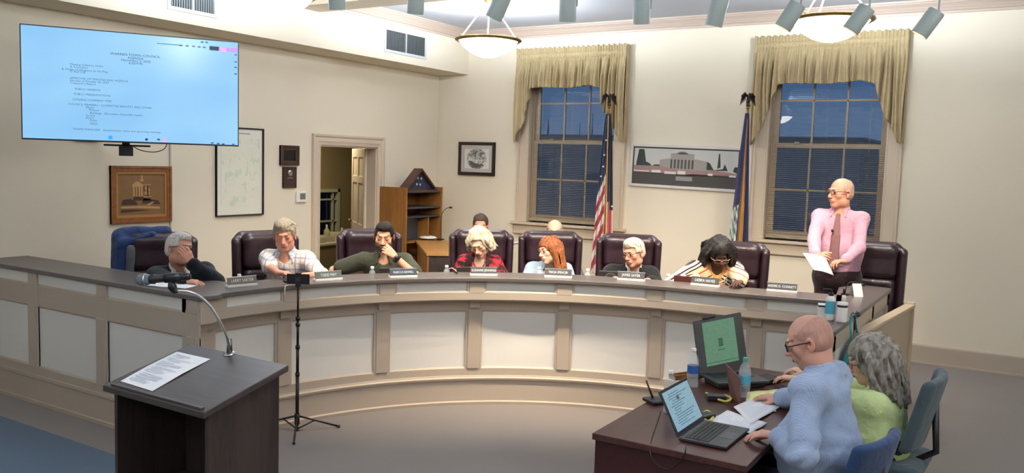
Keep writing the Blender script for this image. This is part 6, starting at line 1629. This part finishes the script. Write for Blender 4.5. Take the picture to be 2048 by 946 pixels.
def collar(d, mat, spread=.05, r=.009, hgt=2.4, open_=.03, name='collar'):
    T, n0 = d['T'], d['nt']; up = (n0 - T(0, 0, -.05)); up /= np.linalg.norm(up)
    C0 = T(0, .004, .002) * .55 + n0 * .45 - up * .012; X = d['lat']; Y = T.R[:, 1]
    s = SDF(C0 - .14, C0 + .14, .0045); q = .9 if d['fem'] else 1.
    ring = [C0 + X * (.066 * q * sin(a)) - Y * (.062 * q * cos(a)) - up * (.022 * (1 - cos(a)) * .5) for a in np.linspace(-2.5, 2.5, 15)]
    for a, b in zip(ring[:-1], ring[1:]):
        s.cap(a + up * .012, b + up * .012, .006, .006, .004); s.cap(a - up * .0, b - up * .0, .009, .009, .004); s.cap(a - up * .012 , b - up * .012, .011, .011, .004)
    for sx, pt in ((-1, ring[0]), (1, ring[-1])):
        tip = C0 + X * sx * (spread + .008) + Y * .085 * q - up * .075
        s.cap(pt + up * .005, tip, .009, .005, .008); s.cap(pt - X * sx * -.018 - up * .01, tip, .009, .005, .008)
    me, V = s.mesh(name); link(name, me, mat, d['e'])
def lapel_mic(d, x=.01, dz=-.16):
    p = d['T'](x, .135 * d['hv'] ** .8, dz); MB().tube([p, p + np.array([.0, .012, .02])], [.008, .006], 8).build('lapel_microphone', M_black, d['e'], True); MB().cbox(tuple(p + np.array([0, .0, -.008])), (.03, .012, .01)).build('microphone_clip', M_black, d['e'])

# ---- cloth materials
def plaid(name, base, cols, scale=9.):
    t = NT(name); v = t.coord('Object'); x, y, z = t.xyz(v); c = base; 
    cur = t.mix(t.noise(v, 12, 3), base, base)
    for ax_, per, wd, ph, cc, op in cols:
        a = (x, y, z)[ax_]; m_ = t.math('LESS_THAN', t.math('FRACT', t.math('ADD', t.math('MULTIPLY', a, 1 / per), ph)), wd); cur = t.mix(t.math('MULTIPLY', m_, op), cur, cc)
    t.base(cur, .85, .2); t.b.inputs['Sheen Weight'].default_value = .1; t.bump(t.math('MULTIPLY_ADD', t.noise(v, 14, 3), 1., t.math('MULTIPLY', t.noise(v, 500, 1), .05)), .45, .02); return t.m
def blotch(name, c1, c2, c3, scale=14):
    t = NT(name); v = t.coord('Object'); n1 = t.noise(v, scale, 2, .5, .6); n2 = t.noise(t.coord('Object', (1, 1, 1), (0, 0, 0), (5, 3, 1)), scale * 2.4, 2)
    c = t.mix(t.math('GREATER_THAN', n1, .51), c1, c2); c = t.mix(t.math('GREATER_THAN', n2, .60), c, c3); t.base(c, .7, .25); t.bump(t.noise(v, 16, 3), .4, .02); return t.m

def W_(px, py, depth): return at(px, py, depth)
DL = lambda px, py, r=3.2: on_cyl(px, py, r)

# 1 ---- man in the black sweater, far left, hand over his face
def o1(d):
    garment(d, 'sweater', fabric('black_sweater', '10161F', .9, 300), .016, .97, .05, .03, 1, seed=2); collar(d, M_white, .05)
hc = at(359, 500, 6.36)
person('white-haired man in a black sweater at the far left, hand held to his face', hc, heading(.42, .9), heading(.86, .5), (-6, -10), .15, None, False, 1.02, 'ruddy',
       arms=dict(L=dict(w=at(383, 527, 6.12), pole=heading(.9, -.1) - np.array([0, 0, .8]), d=np.array([0, 0, 1.]) + heading(-.35, .25) * .5, n=heading(-.7, -.6), curl=24, thumb=20),
                 R=dict(w=np.array(onz(405, 569, 1.10)) , pole=heading(-.6, .2) - np.array([0, 0, .6]), d=heading(.9, .25), n=(0, 0, -1), curl=16)),
       outfit=o1, neck=.095, sw=.21, hair=dict(kind='short', mat=('hair_white', 'B9B2AA', 'E4DFD8'), t=.012, hairline=.07, top=.004, tufts=90, seed=3, nape=-.0), glasses=('3A2220', .012), side_lean=.06, brow='B0A096')
# blue jacket draped over the first chair
c = chairs[0]; s = SDF((-.40, -.46, .44), (.38, .04, 1.30), .009)
s.box((.16, -.27, .93), (.20, .062, .30), .055); s.cap((.25, -.27, 1.2), (-.05, -.27, 1.205), .052, k=.04); s.cap((.325, -.20, .55), (.30, -.225, 1.14), .060, .055, .04); s.cap((.31, -.13, .50), (.28, -.17, 1.1), .05, .045, .03); s.cap((.28, -.17, 1.12), (.05, -.17, 1.19), .04, .03, .03)
s.box((-.09, -.13, .78), (.255, .1, .33), .03, .02, 's'); s.box((-.42, -.25, .8), (.12, .3, .35), .02, .01, 's')
me, V = s.mesh('cloth'); wrinkle(me, V, .010, 16, 3)
je = empty('blue_jacket', c.location, c.rotation_euler.z, 'royal blue jacket draped over the back of the leftmost leather chair', 'jacket')
je.scale = c.scale; link('cloth', me, fabric('blue_cloth', '1B3462', .6), je)
s = SDF((.05, -.3, .42), (.42, .0, 1.2), .009); s.cap((.215, -.13, 1.08), (.235, -.10, .60), .030, .036, .02); me, V = s.mesh('lining'); wrinkle(me, V, .008, 20, 5); link('lining', me, fabric('grey_lining', '55585C', .8), je)

# 2 ---- man in the plaid shirt
M_plaid = plaid('plaid_shirt', 'E3DBD3', [(0, .085, .16, .1, '8E8FA8', .75), (0, .085, .06, .55, 'B59A8C', .7), (2, .095, .14, .2, '8688A4', .65), (2, .095, .06, .66, 'C0A48E', .7), (1, .09, .12, .3, '9496AC', .5)])
def o2(d): garment(d, 'plaid_shirt', M_plaid, .018, .52, .08, .03, seed=4); collar(d, plaid('plaid_collar', 'B7C0CC', [(2, .03, .3, .1, '8690A4', .6)]), .062); lapel_mic(d, .0, -.17)
hc = at(569, 471, 6.78)
person('grey-haired man in a white plaid shirt looking down, behind the tripod', hc, heading(-.02, 1), heading(.16, 1), (16, 2), .12, None, False, 1.04, 'ruddy',
       arms=dict(R=dict(w=np.array(onz(562, 556, 1.10)) + heading(0, -1) * .0, pole=heading(-1, -.2) - np.array([0, 0, .5]), d=heading(.95, .3), n=(0, 0, -1), curl=20), L=dict(w=np.array(onz(607, 552, 1.09)), pole=heading(1, -.2) - np.array([0, 0, .5]), d=heading(-.9, .4), n=(0, 0, -1), curl=20)),
       outfit=o2, neck=.10, hair=dict(kind='short', mat=('hair_sandy', '8A7F6C', 'B5AA96'), t=.012, hairline=.064, top=.012, tufts=110, sweep=(-1, .3, -.3), seed=5, part=.01), heavy=1.04, closed=True, brow='8A6E58')

# 3 ---- bearded man, olive polo
M_olive = fabric('olive_polo', '3F4233', .85, 600)
def o3(d):
    garment(d, 'polo_shirt', M_olive, .018, .36, .10, .03, seed=6); collar(d, M_olive, .05); a, b, c_ = d['J']['L']; q = c_ + (b - c_) * .1; dd = (c_ - b) / np.linalg.norm(c_ - b)
    MB().tube([q - dd * .014, q + dd * .014], .036, 20).build('watch_strap', M_black, d['e'], True); p = q + np.array([0, .03, .01]); MB().tube([p - dd * .016, p + dd * .016], .016, 10).build('watch_case', M_black, d['e'], True)
hc = at(768, 474, 7.12)
person('bearded dark-haired man in an olive polo shirt, hand at his chin', hc, heading(.05, 1), heading(.06, 1), (14, -3), .10, None, False, 1.02, 'fair',
       arms=dict(L=dict(w=at(789, 513, 6.93), pole=heading(1, .15) - np.array([0, 0, .9]), d=np.array([0, 0, .8]) + heading(-.75, .12), n=heading(-.3, -.9) - np.array([0, 0, .2]), curl=42, thumb=15), R=dict(w=np.array(onz(722, 553, 1.0)) + heading(0, -1) * .12, pole=heading(-1, -.1) - np.array([0, 0, .3]), d=heading(.8, .5), n=(0, 0, -1), show=True)),
       outfit=o3, hair=dict(kind='short', mat=('hair_black', '191412', '2C231F', (90, 90, 90)), t=.0065, hairline=.070, tufts=0, seed=7, top=.004), beard=('2A1B16', .85), closed=True, brow='221612', heavy=1.06, sw=.21)

# 4 ---- white-haired woman, red and black blouse
M_redb = blotch('red_black_blouse', '231417', 'A01E2E', '5C1420', 17)
def o4(d):
    garment(d, 'blouse', M_redb, .02, .95, .11, .035, seed=8, wr=.006); T = d['T']
    for sx in (-1, 1): MB().tube(catmull([Vector(T(sx * .055, .02, .02)), Vector(T(sx * .045, .12, -.08)), Vector(T(sx * .02, .165, -.22)), Vector(T(0, .17, -.3))], 5), .0028, 6).build('lanyard', plain('grey_lanyard', 'A8A29C', .6), d['e'], True)
hc = at(959, 487, 7.30)
person('woman with voluminous white-blonde hair in a red and black blouse, reading', hc, heading(-.0, 1), heading(-.22, 1), (30, 8), .12, None, True, 1., 'pale',
       arms=dict(R=dict(w=at(925, 548, 7.15), d=heading(.6, .6), n=(0, 0, -1)), L=dict(w=at(1000, 550, 7.15), d=heading(-.6, .6), n=(0, 0, -1))),
       outfit=o4, neck=.085, hair=dict(kind='bob', mat=('hair_platinum', '9E927A', 'D8CEB8', (40, 40, 10)), vol=.021, len=.085, n=150, wave=.008, r=.0115, seed=4, fx=-.010, fw=.052, fh=.030, flip=.010), glasses=('8A5A3C', .006), closed=True, brow='A08A74')

# 5 ---- auburn woman, denim jacket
M_denim = fabric('pale_denim', '98AEBE', .85, 700)
def o5(d): garment(d, 'denim_jacket', M_denim, .02, .95, .14, .05, seed=9, wr=.006); collar(d, M_denim, .062, name='jacket_collar')
hc = at(1098, 502, 7.42)
person('auburn-haired woman in a pale denim jacket smiling to the left', hc, heading(-.12, 1), heading(-.78, .62), (8, 12), .10, None, True, .97, 'pale',
       arms=dict(R=dict(w=at(1062, 552, 7.25), d=heading(.5, .7), n=(0, 0, -1)), L=dict(w=at(1130, 555, 7.25), d=heading(-.6, .6), n=(0, 0, -1))),
       outfit=o5, neck=.092, sw=.182, hair=dict(kind='long', mat=('hair_auburn', '5E2E18', 'A9673C', (50, 50, 6)), vol=.018, len=.235, n=130, wave=.005, r=.010, seed=6, fw=.048, fx=-.006), glasses=('2A1A16', .006), brow='6B3C26')

# 6 ---- white-haired man, black jacket
M_jack = fabric('black_jacket', '15171A', .8)
def o6(d):
    garment(d, 'white_shirt', fabric('white_shirt', 'DAD8D6', .8), .013, .5, .10, .03, seed=3); collar(d, fabric('white_collar', 'E2E0DE', .8), .05)
    def vee(s, d): T = d['T']; s.cap(T(0, .16, .06), T(0, .17, -.34), .062, .014, .01, 's', sx=1.3, lat=d['lat'])
    garment(d, 'jacket', M_jack, .026, .95, .03, .03, seed=10, extra=vee, wr=.006, top=.066)
    T = d['T']
    for sx in (-1, 1):
        s = SDF(T(0, .1, -.15) - .25, T(0, .1, -.15) + .25, .006); s.cap(T(sx * .065, .06, .03), T(sx * .075, .13, -.1), .014, .02, .01); s.cap(T(sx * .075, .13, -.1), T(sx * .02, .165, -.31), .02, .01, .01); me, V = s.mesh('lapel'); link('lapel', me, M_jack, d['e'])
hc = at(1267, 507, 7.30)
person('white-haired man with glasses in a black jacket, head turned left', hc, heading(-.0, 1), heading(-.66, .76), (10, 6), .10, None, False, 1.02, 'ruddy',
       arms=dict(R=dict(w=at(1225, 556, 7.1), d=heading(.5, .7), n=(0, 0, -1)), L=dict(w=at(1300, 560, 7.1), d=heading(-.6, .6), n=(0, 0, -1))),
       outfit=o6, neck=.095, hair=dict(kind='short', mat=('hair_snow', 'ACA292', 'DAD2C4'), t=.013, hairline=.066, top=.008, tufts=110, sweep=(-.8, .6, -.2), seed=9), glasses=('3A2A24', .008), brow='B0A08E', sw=.205)

# 7 ---- woman in the striped cardigan
t = NT('striped_cardigan'); v = t.coord('Object'); x, y, z = t.xyz(v)
u_ = t.math('ADD', t.math('MULTIPLY', z, 1.0), t.math('MULTIPLY', t.math('ABSOLUTE', x), .55)); fr_ = t.math('FRACT', t.math('MULTIPLY', t.math('ADD', u_, .02), 1 / .185))
def band(lo_, hi_): return t.math('MULTIPLY', t.math('GREATER_THAN', fr_, lo_), t.math('LESS_THAN', fr_, hi_))
c_ = t.mix(band(.10, .50), 'EBC49A', 'F1E6D8'); 
for a_, b_ in ((.10, .17), (.25, .32), (.42, .49)): c_ = t.mix(band(a_, b_), c_, '33211F')
c_ = t.mix(band(.80, .86), c_, 'C43C22'); t.base(c_, .9, .15); t.b.inputs['Sheen Weight'].default_value = .3; t.bump(t.noise(v, 90, 2), .5, .006); M_card = t.m
M_orange = fabric('orange_top', 'E2A458', .85)
def o7(d):
    garment(d, 'orange_top', M_orange, .012, .4, .10, .045, seed=3)
    def vee(s, d): T = d['T']; s.cap(T(0, .15, .05), T(0, .18, -.46), .062, .06, .01, 's', sx=1.15, lat=d['lat'])
    garment(d, 'cardigan', M_card, .028, .95, .03, .03, seed=11, extra=vee, wr=.006, top=.07)
    T = d['T']
    for i_, (dr, dz) in enumerate(((.0, 0), (.014, -.025))): 
        for q in range(16):
            a = R(-62 + 124 * q / 15); p = T((.075 + dr) * sin(a), .075 + .05 * cos(a) + .02, -.035 + dz - .065 * cos(a)); MB().lathe([(0, -.007), (.0065, -.003), (.0065, .003), (0, .007)], 8, Tm(tuple(p)), cap=False).build('necklace_bead', plain('pearl', 'B9B2A4', .3), d['e'], True)
hc = at(1438, 508, 7.03)
person('woman with shoulder-length black hair in a cream cardigan with dark stripes, looking down', hc, heading(.08, 1), heading(.05, 1), (30, 2), .12, None, True, 1.0, 'dark',
       arms=dict(R=dict(w=at(1395, 558, 6.95), pole=heading(-1, -.2) - np.array([0, 0, .4]), d=heading(.7, .5), n=(0, 0, -1)), L=dict(w=np.array(onz(1492, 580, 1.1)), pole=heading(1, -.2) - np.array([0, 0, .4]), d=heading(-.5, .75), n=(0, 0, -1), curl=12)),
       outfit=o7, neck=.055, hair=dict(kind='curly', mat=('hair_raven', '0E0C0D', '2A2728', (24, 24, 14)), vol=.034, len=.15, n=190, wave=.012, r=.013, seed=8, fw=.055, fh=.012, bangs=False), glasses=('B9B2A8', -.004, (.025, .015)), closed=True, brow='120C0A', sw=.205, heavy=1.12)

# 8 ---- standing man, pink shirt and tie
M_pink = fabric('pink_shirt', 'C79AAE', .8, 600); M_tie = plaid('mauve_tie', '7E5A5C', [(2, .012, .4, .1, '987274', .6)])
def o8(d):
    garment(d, 'dress_shirt', M_pink, .011, .93, .06, .03, 1, seed=12, wr=.009, low=.08); collar(d, M_pink, .05)
    T = d['T']; hv = d['hv']
    s = SDF(T(0, .1, -.3) - .36, T(0, .1, -.3) + .36, .0055)
    s.ell(T(0, .088, -.035), (.02, .014, .018)); s.cap(T(0, .098, -.05), T(0, .150, -.2), .012, .02, .006, sx=1.6, lat=d['lat']); s.cap(T(0, .150, -.2), T(.005, .185, -.44), .019, .024, .006, sx=1.9, lat=d['lat']); s.cap(T(.005, .185, -.44), T(.006, .175, -.50), .016, .004, .006, sx=1.9, lat=d['lat'])
    me, V = s.mesh('tie'); link('tie', me, M_tie, d['e']); p = T(.02, .178, -.17); MB().tube([p, p + np.array([.012, .0, .022])], [.012, .009], 8).build('lapel_microphone', M_black, d['e'], True)
    P = d['P']; MB().sweep([(0, -.02), (.006, -.02), (.006, .02), (0, .02)], [(P[0] + .178 * cos(a), P[1] + .132 * sin(a), cos(a), sin(a)) for a in np.linspace(0, 2 * pi, 40)]).build('belt', M_black, d['e'], True).location = (0, 0, P[2] + .085)
    a, b, c_ = d['J']['L']; dd = (c_ - b) / np.linalg.norm(c_ - b); q = c_ - dd * .03; MB().tube([q - dd * .012, q + dd * .012], .034, 20).build('watch_strap', plain('brown_strap', '3A241A', .5), d['e'], True)
hc = at(1681, 387, 7.20)
M_tr8 = fabric('maroon_trousers', '2C1A20', .75); o8.legs = M_tr8
_, info8 = person('standing bald man with glasses in a pink shirt and tie, holding a paper', hc, heading(-.50, .86), heading(-.93, .36), (2, 0), .03, None, False, 1.08, 'ruddy', seat=False, neck=.10,
       arms=dict(R=dict(w=at(1628, 540, 6.84), pole=heading(-.8, -.4) - np.array([0, 0, .6]), d=heading(.35, .75) + np.array([0, 0, .1]), n=np.array([0, 0, -.5]) + heading(.6, 0), curl=38), L=dict(w=at(1689, 523, 6.90), pole=heading(1, -.3) - np.array([0, 0, .7]), d=heading(-.85, .3), n=np.array([0, 0, -1.]) , curl=34)),
       outfit=o8, hair=dict(kind='short', mat=('hair_thin_grey', 'B0917E', 'C4A794'), t=.003, hairline=.072, tufts=0, seed=3, bald=(.03, .062, .10)), glasses=('3A2A22', .010, (.022, .013), .0024), heavy=1.08, brow='A88A78', hipback=.02, sw=.208)
Pq = [at(1606, 506, 6.76), at(1651, 515, 6.86), at(1668, 551, 6.72), at(1628, 540, 6.66)]
e = empty('held_paper', Pq[0], 0, 'white sheets of paper in the standing man\'s hands', 'paper'); n_ = 6; v = []
for j in range(n_ + 1):
    for i in range(n_ + 1):
        u, w_ = i / n_, j / n_; p = (1 - w_) * ((1 - u) * Pq[0] + u * Pq[1]) + w_ * ((1 - u) * Pq[3] + u * Pq[2]) - Pq[0]; v.append(p + np.array([0, 0, .008 * sin(u * 3.1)]))
MB().add(v, [(j * (n_ + 1) + i, j * (n_ + 1) + i + 1, (j + 1) * (n_ + 1) + i + 1, (j + 1) * (n_ + 1) + i) for j in range(n_) for i in range(n_)]).build('sheet', M_paper, e, True).modifiers.new('s', 'SOLIDIFY').thickness = .0015

# 9, 10 ---- two people seated along the back wall, mostly hidden
M_gr = fabric('grey_shirt', '6E6C6A', .8)
def o9(d): garment(d, 'grey_shirt', M_gr, .018, .95, .08, .03, h=.01)
person('dark-haired person seated by the back wall, only the top of the head showing', at(961, 452, 8.75), heading(0, 1), heading(0, 1), (14, 0), .08, None, False, 1.0, 'ruddy', outfit=o9, hair=dict(kind='short', mat=('hair_dark_brown', '2C221C', '50423A'), t=.007, hairline=.074, tufts=60, seed=12), closed=True, arms=dict(R=dict(show=False), L=dict(show=False)), coarse=.012, fine=.006)
person('balding person seated below the left window sill, head behind the auburn hair', at(1109, 464, 8.75), heading(0, 1), heading(-.05, 1), (8, 0), .08, None, False, 1.04, 'pale', outfit=o9, hair=dict(kind='short', mat=('hair_grey_fringe', '8E8270', 'ABA08E'), t=.005, hairline=.05, tufts=0, bald=(.03, .066, .11), seed=13), glasses=('4A4038', .006), arms=dict(R=dict(show=False), L=dict(show=False)), coarse=.012, fine=.006)
def stack_chair(x, y, th, lab, fabric_m, base_m, z=ZD, arms_=True, dz=0.):
    e = empty('office_chair', (x, y, z), th, lab, 'chair', None)
    s = SDF((-.28, -.34, .52), (.28, -.1, 1.02), .009); s.box((0, -.235, .78), (.215, .03, .2), .03); me, V = s.mesh('backrest')
    # bow the back around the sitter
    V2 = V.copy(); V2[:, 1] += .9 * V[:, 0] ** 2 - .25 * (V[:, 2] - .78); V2[:, 2] -= dz; me.vertices.foreach_set('co', V2.astype(np.float32).ravel()); me.update(); link('backrest', me, fabric_m, e)
    s = SDF((-.28, -.28, .38), (.28, .3, .54), .01); s.box((0, .0, .46), (.235, .24, .04), .035); me, V = s.mesh('seat'); link('seat', me, fabric_m, e)
    MB().tube([(0, -.26, .8), (0, -.28, .55), (0, -.1, .42)], .018, 8).build('back_bracket', base_m, e, True)
    MB().tube([(0, 0, .1), (0, 0, .43)], .025, 12).build('gas_column', base_m, e, True)
    for k in range(5):
        a = R(90 + 72 * k); MB().tube([(0, 0, .11), (.27 * cos(a), .27 * sin(a), .07)], [.025, .015], 8).build('base_leg', base_m, e, True); MB().lathe([(.0, -.012), (.024, -.012), (.026, 0), (.024, .012), (.0, .012)], 12, Tm((.27 * cos(a), .27 * sin(a), .026), rz=a, rx=R(90)), cap=False).build('caster', M_black, e, True)
    if arms_:
        for sx in (-1, 1): MB().tube([(sx * .27, -.1, .45), (sx * .29, -.1, .66), (sx * .29, .12, .68)], .015, 8).build('armrest', base_m, e, True)
    return e
M_cg = fabric('grey_seat', '8A857E', .8)
fth = lambda f: math.atan2(f[1], f[0]) - R(90)
for px, lab in ((961, 'grey office chair by the back wall behind the red-bloused woman'), (1109, 'grey office chair by the back wall behind the auburn-haired woman')):
    p = at(px, 470, 8.85); stack_chair(p[0], p[1], fth(heading(0, 1)), lab, M_cg, plain('grey_frame', '77736E', .4), ZD)
p = at(1022, 500, 8.7); e = empty('walking_frame', (p[0], p[1], ZD), fth(heading(0, 1)), 'grey rail and white stick seen between the red-bloused and auburn-haired women', 'walking frame')
MB().tube(catmull([Vector((-.14, 0, 0)), Vector((-.12, 0, .95)), Vector((-.1, 0, 1.03)), Vector((.1, 0, .98)), Vector((.14, 0, .9)), Vector((.16, 0, 0))], 6), .016, 10).build('rail', plain('rail_grey', '8E8A88', .4), e, True)
MB().tube([(-.1, -.03, .35), (-.085, -.03, .98)], .01, 8).build('white_stick', M_white, e, True)
MB().cbox((0, .0, .55), (.26, .05, .3)).build('panel', plain('brown_grey_panel', '7C7068', .6), e, bevel=.01)

# 11 ---- man in the blue checked shirt, seen from behind
M_check = plaid('blue_check_shirt', 'A0AFC6', [(0, .0075, .3, 0, '6F8CBC', .35), (2, .0075, .3, 0, '6F8CBC', .35), (1, .0075, .3, 0, '6F8CBC', .15)])
def o11(d):
    garment(d, 'checked_shirt', M_check, .022, .93, .03, .03, 1, seed=15, wr=.010, h=.006); collar(d, M_check, .05)
hc = at(1619, 684, 3.92)
M_navyt = fabric('navy_trousers', '1C2230', .8); o11.legs = M_navyt
wl = np.array(onz(1556, 872, .79)); 
p11, _ = person('bald man in a blue checked shirt and dark glasses at the cherry table, from behind', hc, np.array([-1., .10, 0]), heading(-.9, -.36), (24, 0), .06, None, False, 1.03, 'pink', neck=.085, floor=0,
       hipback=.0, arms=dict(L=dict(w=wl, pole=heading(-.1, 1) - np.array([0, 0, .6]), d=heading(-.85, -.3), n=(0, 0, -1), curl=20), R=dict(w=np.array(onz(1560, 798, .78)), pole=np.array([.3, 1, -.9]), d=(-1, .1, 0), n=(0, 0, -1), curl=18)),
       outfit=o11, hair=dict(kind='short', mat=('hair_shaven', 'B98A7C', 'C39888'), t=.0018, hairline=.07, tufts=0, seed=3, bald=(.03, .06, .10)), glasses=('1A1A1C', .010, (.024, .017), .0026), heavy=1.2, sw=.235, seat_h=.54, stubble=('9A7A72', .25), fine=.0038)

# 12 ---- woman with long grey hair, lime top
M_lime = fabric('lime_top', 'CDDF9E', .85, 500)
def o12(d): garment(d, 'lime_top', M_lime, .02, .9, .03, .03, seed=16, wr=.006, h=.007)
hc = at(1738, 722, 4.62)
p12, _ = person('woman with long wavy grey hair in a lime green top, lower right', hc, np.array([-1., .05, 0]), heading(-.93, -.2), (18, 0), .05, None, True, 1.04, 'pale', neck=.10, floor=0, hipback=.0,
       arms=dict(L=dict(w=np.array([-1.12, 4.98, .80]), pole=np.array([.2, -1, -.6]), d=(-1, 0, 0), n=(0, 0, -1)), R=dict(w=np.array([-1.12, 5.22, .80]), pole=np.array([.2, 1, -.6]), d=(-1, 0, 0), n=(0, 0, -1))),
       outfit=o12, hair=dict(kind='wavy', mat=('hair_salt_pepper', '4C4640', 'A9A296', (26, 26, 9)), vol=.030, len=.25, n=230, wave=.011, r=.012, seed=21, fw=.06), glasses=('3A3634', .004), heavy=1.06, seat_h=.54)
stack_chair(p12.location.x, p12.location.y, p12.rotation_euler.z, 'dark teal-grey office chair of the woman in the lime top', fabric('teal_grey_seat', '46545A', .85), M_black, 0, False, .02)
stack_chair(p11.location.x, p11.location.y, p11.rotation_euler.z - R(8), 'navy blue office chair behind the man in the checked shirt', fabric('navy_seat', '2A4268', .85), M_black, 0, False, .13)

# ---- small pieces belong to the part they sit on (thing > part > sub-part)
KIN = {'caster': 'base_leg', 'rubber_foot': 'leg', 'leg_brace': 'leg', 'collar': ('sweater', 'plaid_shirt', 'polo_shirt', 'white_shirt', 'dress_shirt', 'checked_shirt'), 'jacket_collar': 'denim_jacket', 'lapel': 'jacket', 'watch_case': 'watch_strap', 'microphone_clip': 'lapel_microphone', 'cap': 'bottle_body', 'label': 'bottle_body', 'pump_nozzle': 'pump_collar',
       'keyboard': 'keyboard_deck', 'touchpad': 'keyboard_deck', 'screen': ('lid', 'housing'), 'bezel': ('lid', 'housing'), 'screen_emblem': 'lid', 'screen_caption': 'lid', 'screen_bar': 'lid', 'screen_text': ('lid', 'housing'), 'screen_icon': 'housing', 'screen_logo': 'lid', 'lettering': 'plate', 'trim_strip': 'plate', 'lid_edge': 'lid', 'button': 'back_cushion', 'wheel': 'shell', 'grille_band': 'mesh_head',
       'reflector': 'can', 'bulb': 'can', 'rim_finial': 'brass_rim', 'lens': 'phone_body', 'print': 'sheet', 'flag_stars': ('flag_cloth', 'folded_flag'), 'webcam': 'lid', 'band': ('tub_body', 'box_body'), 'necklace_bead': 'orange_top', 'keys': 'case', 'frieze_block': 'frieze_panel', 'divider': 'louvres', 'ferrule': 'pole'}
bn = lambda o: o.name.rsplit('.', 1)[0] if o.name[-3:].isdigit() and '.' in o.name else o.name
kids = {}
for o in list(bpy.data.objects):
    if o.parent is not None: kids.setdefault(o.parent.name, []).append(o)
def ctr(o):
    b = [Vector(c) for c in o.bound_box]; return sum(b, Vector()) / 8
for root in [o for o in bpy.data.objects if o.parent is None]:
    ks = kids.get(root.name, [])
    for k in ks:
        want = KIN.get(bn(k))
        if not want or k.type != 'MESH': continue
        want = (want,) if isinstance(want, str) else want
        c = [p for p in ks if bn(p) in want and p is not k and p.type == 'MESH' and p.matrix_basis == Matrix.Identity(4)]
        if not c: continue
        kc = ctr(k); k.parent = min(c, key=lambda p: (ctr(p) - kc).length)
sc.view_settings.view_transform = 'Standard'; sc.view_settings.look = 'None'; sc.view_settings.gamma = 1; sc.view_settings.use_curve_mapping = False
sc.view_settings.exposure = 0.84
sc.cycles.max_bounces = 8; sc.cycles.diffuse_bounces = 4; sc.cycles.glossy_bounces = 3; sc.cycles.transmission_bounces = 6; sc.cycles.transparent_max_bounces = 10; sc.cycles.caustics_reflective = False; sc.cycles.caustics_refractive = False
sc.cycles.sample_clamp_indirect = 4
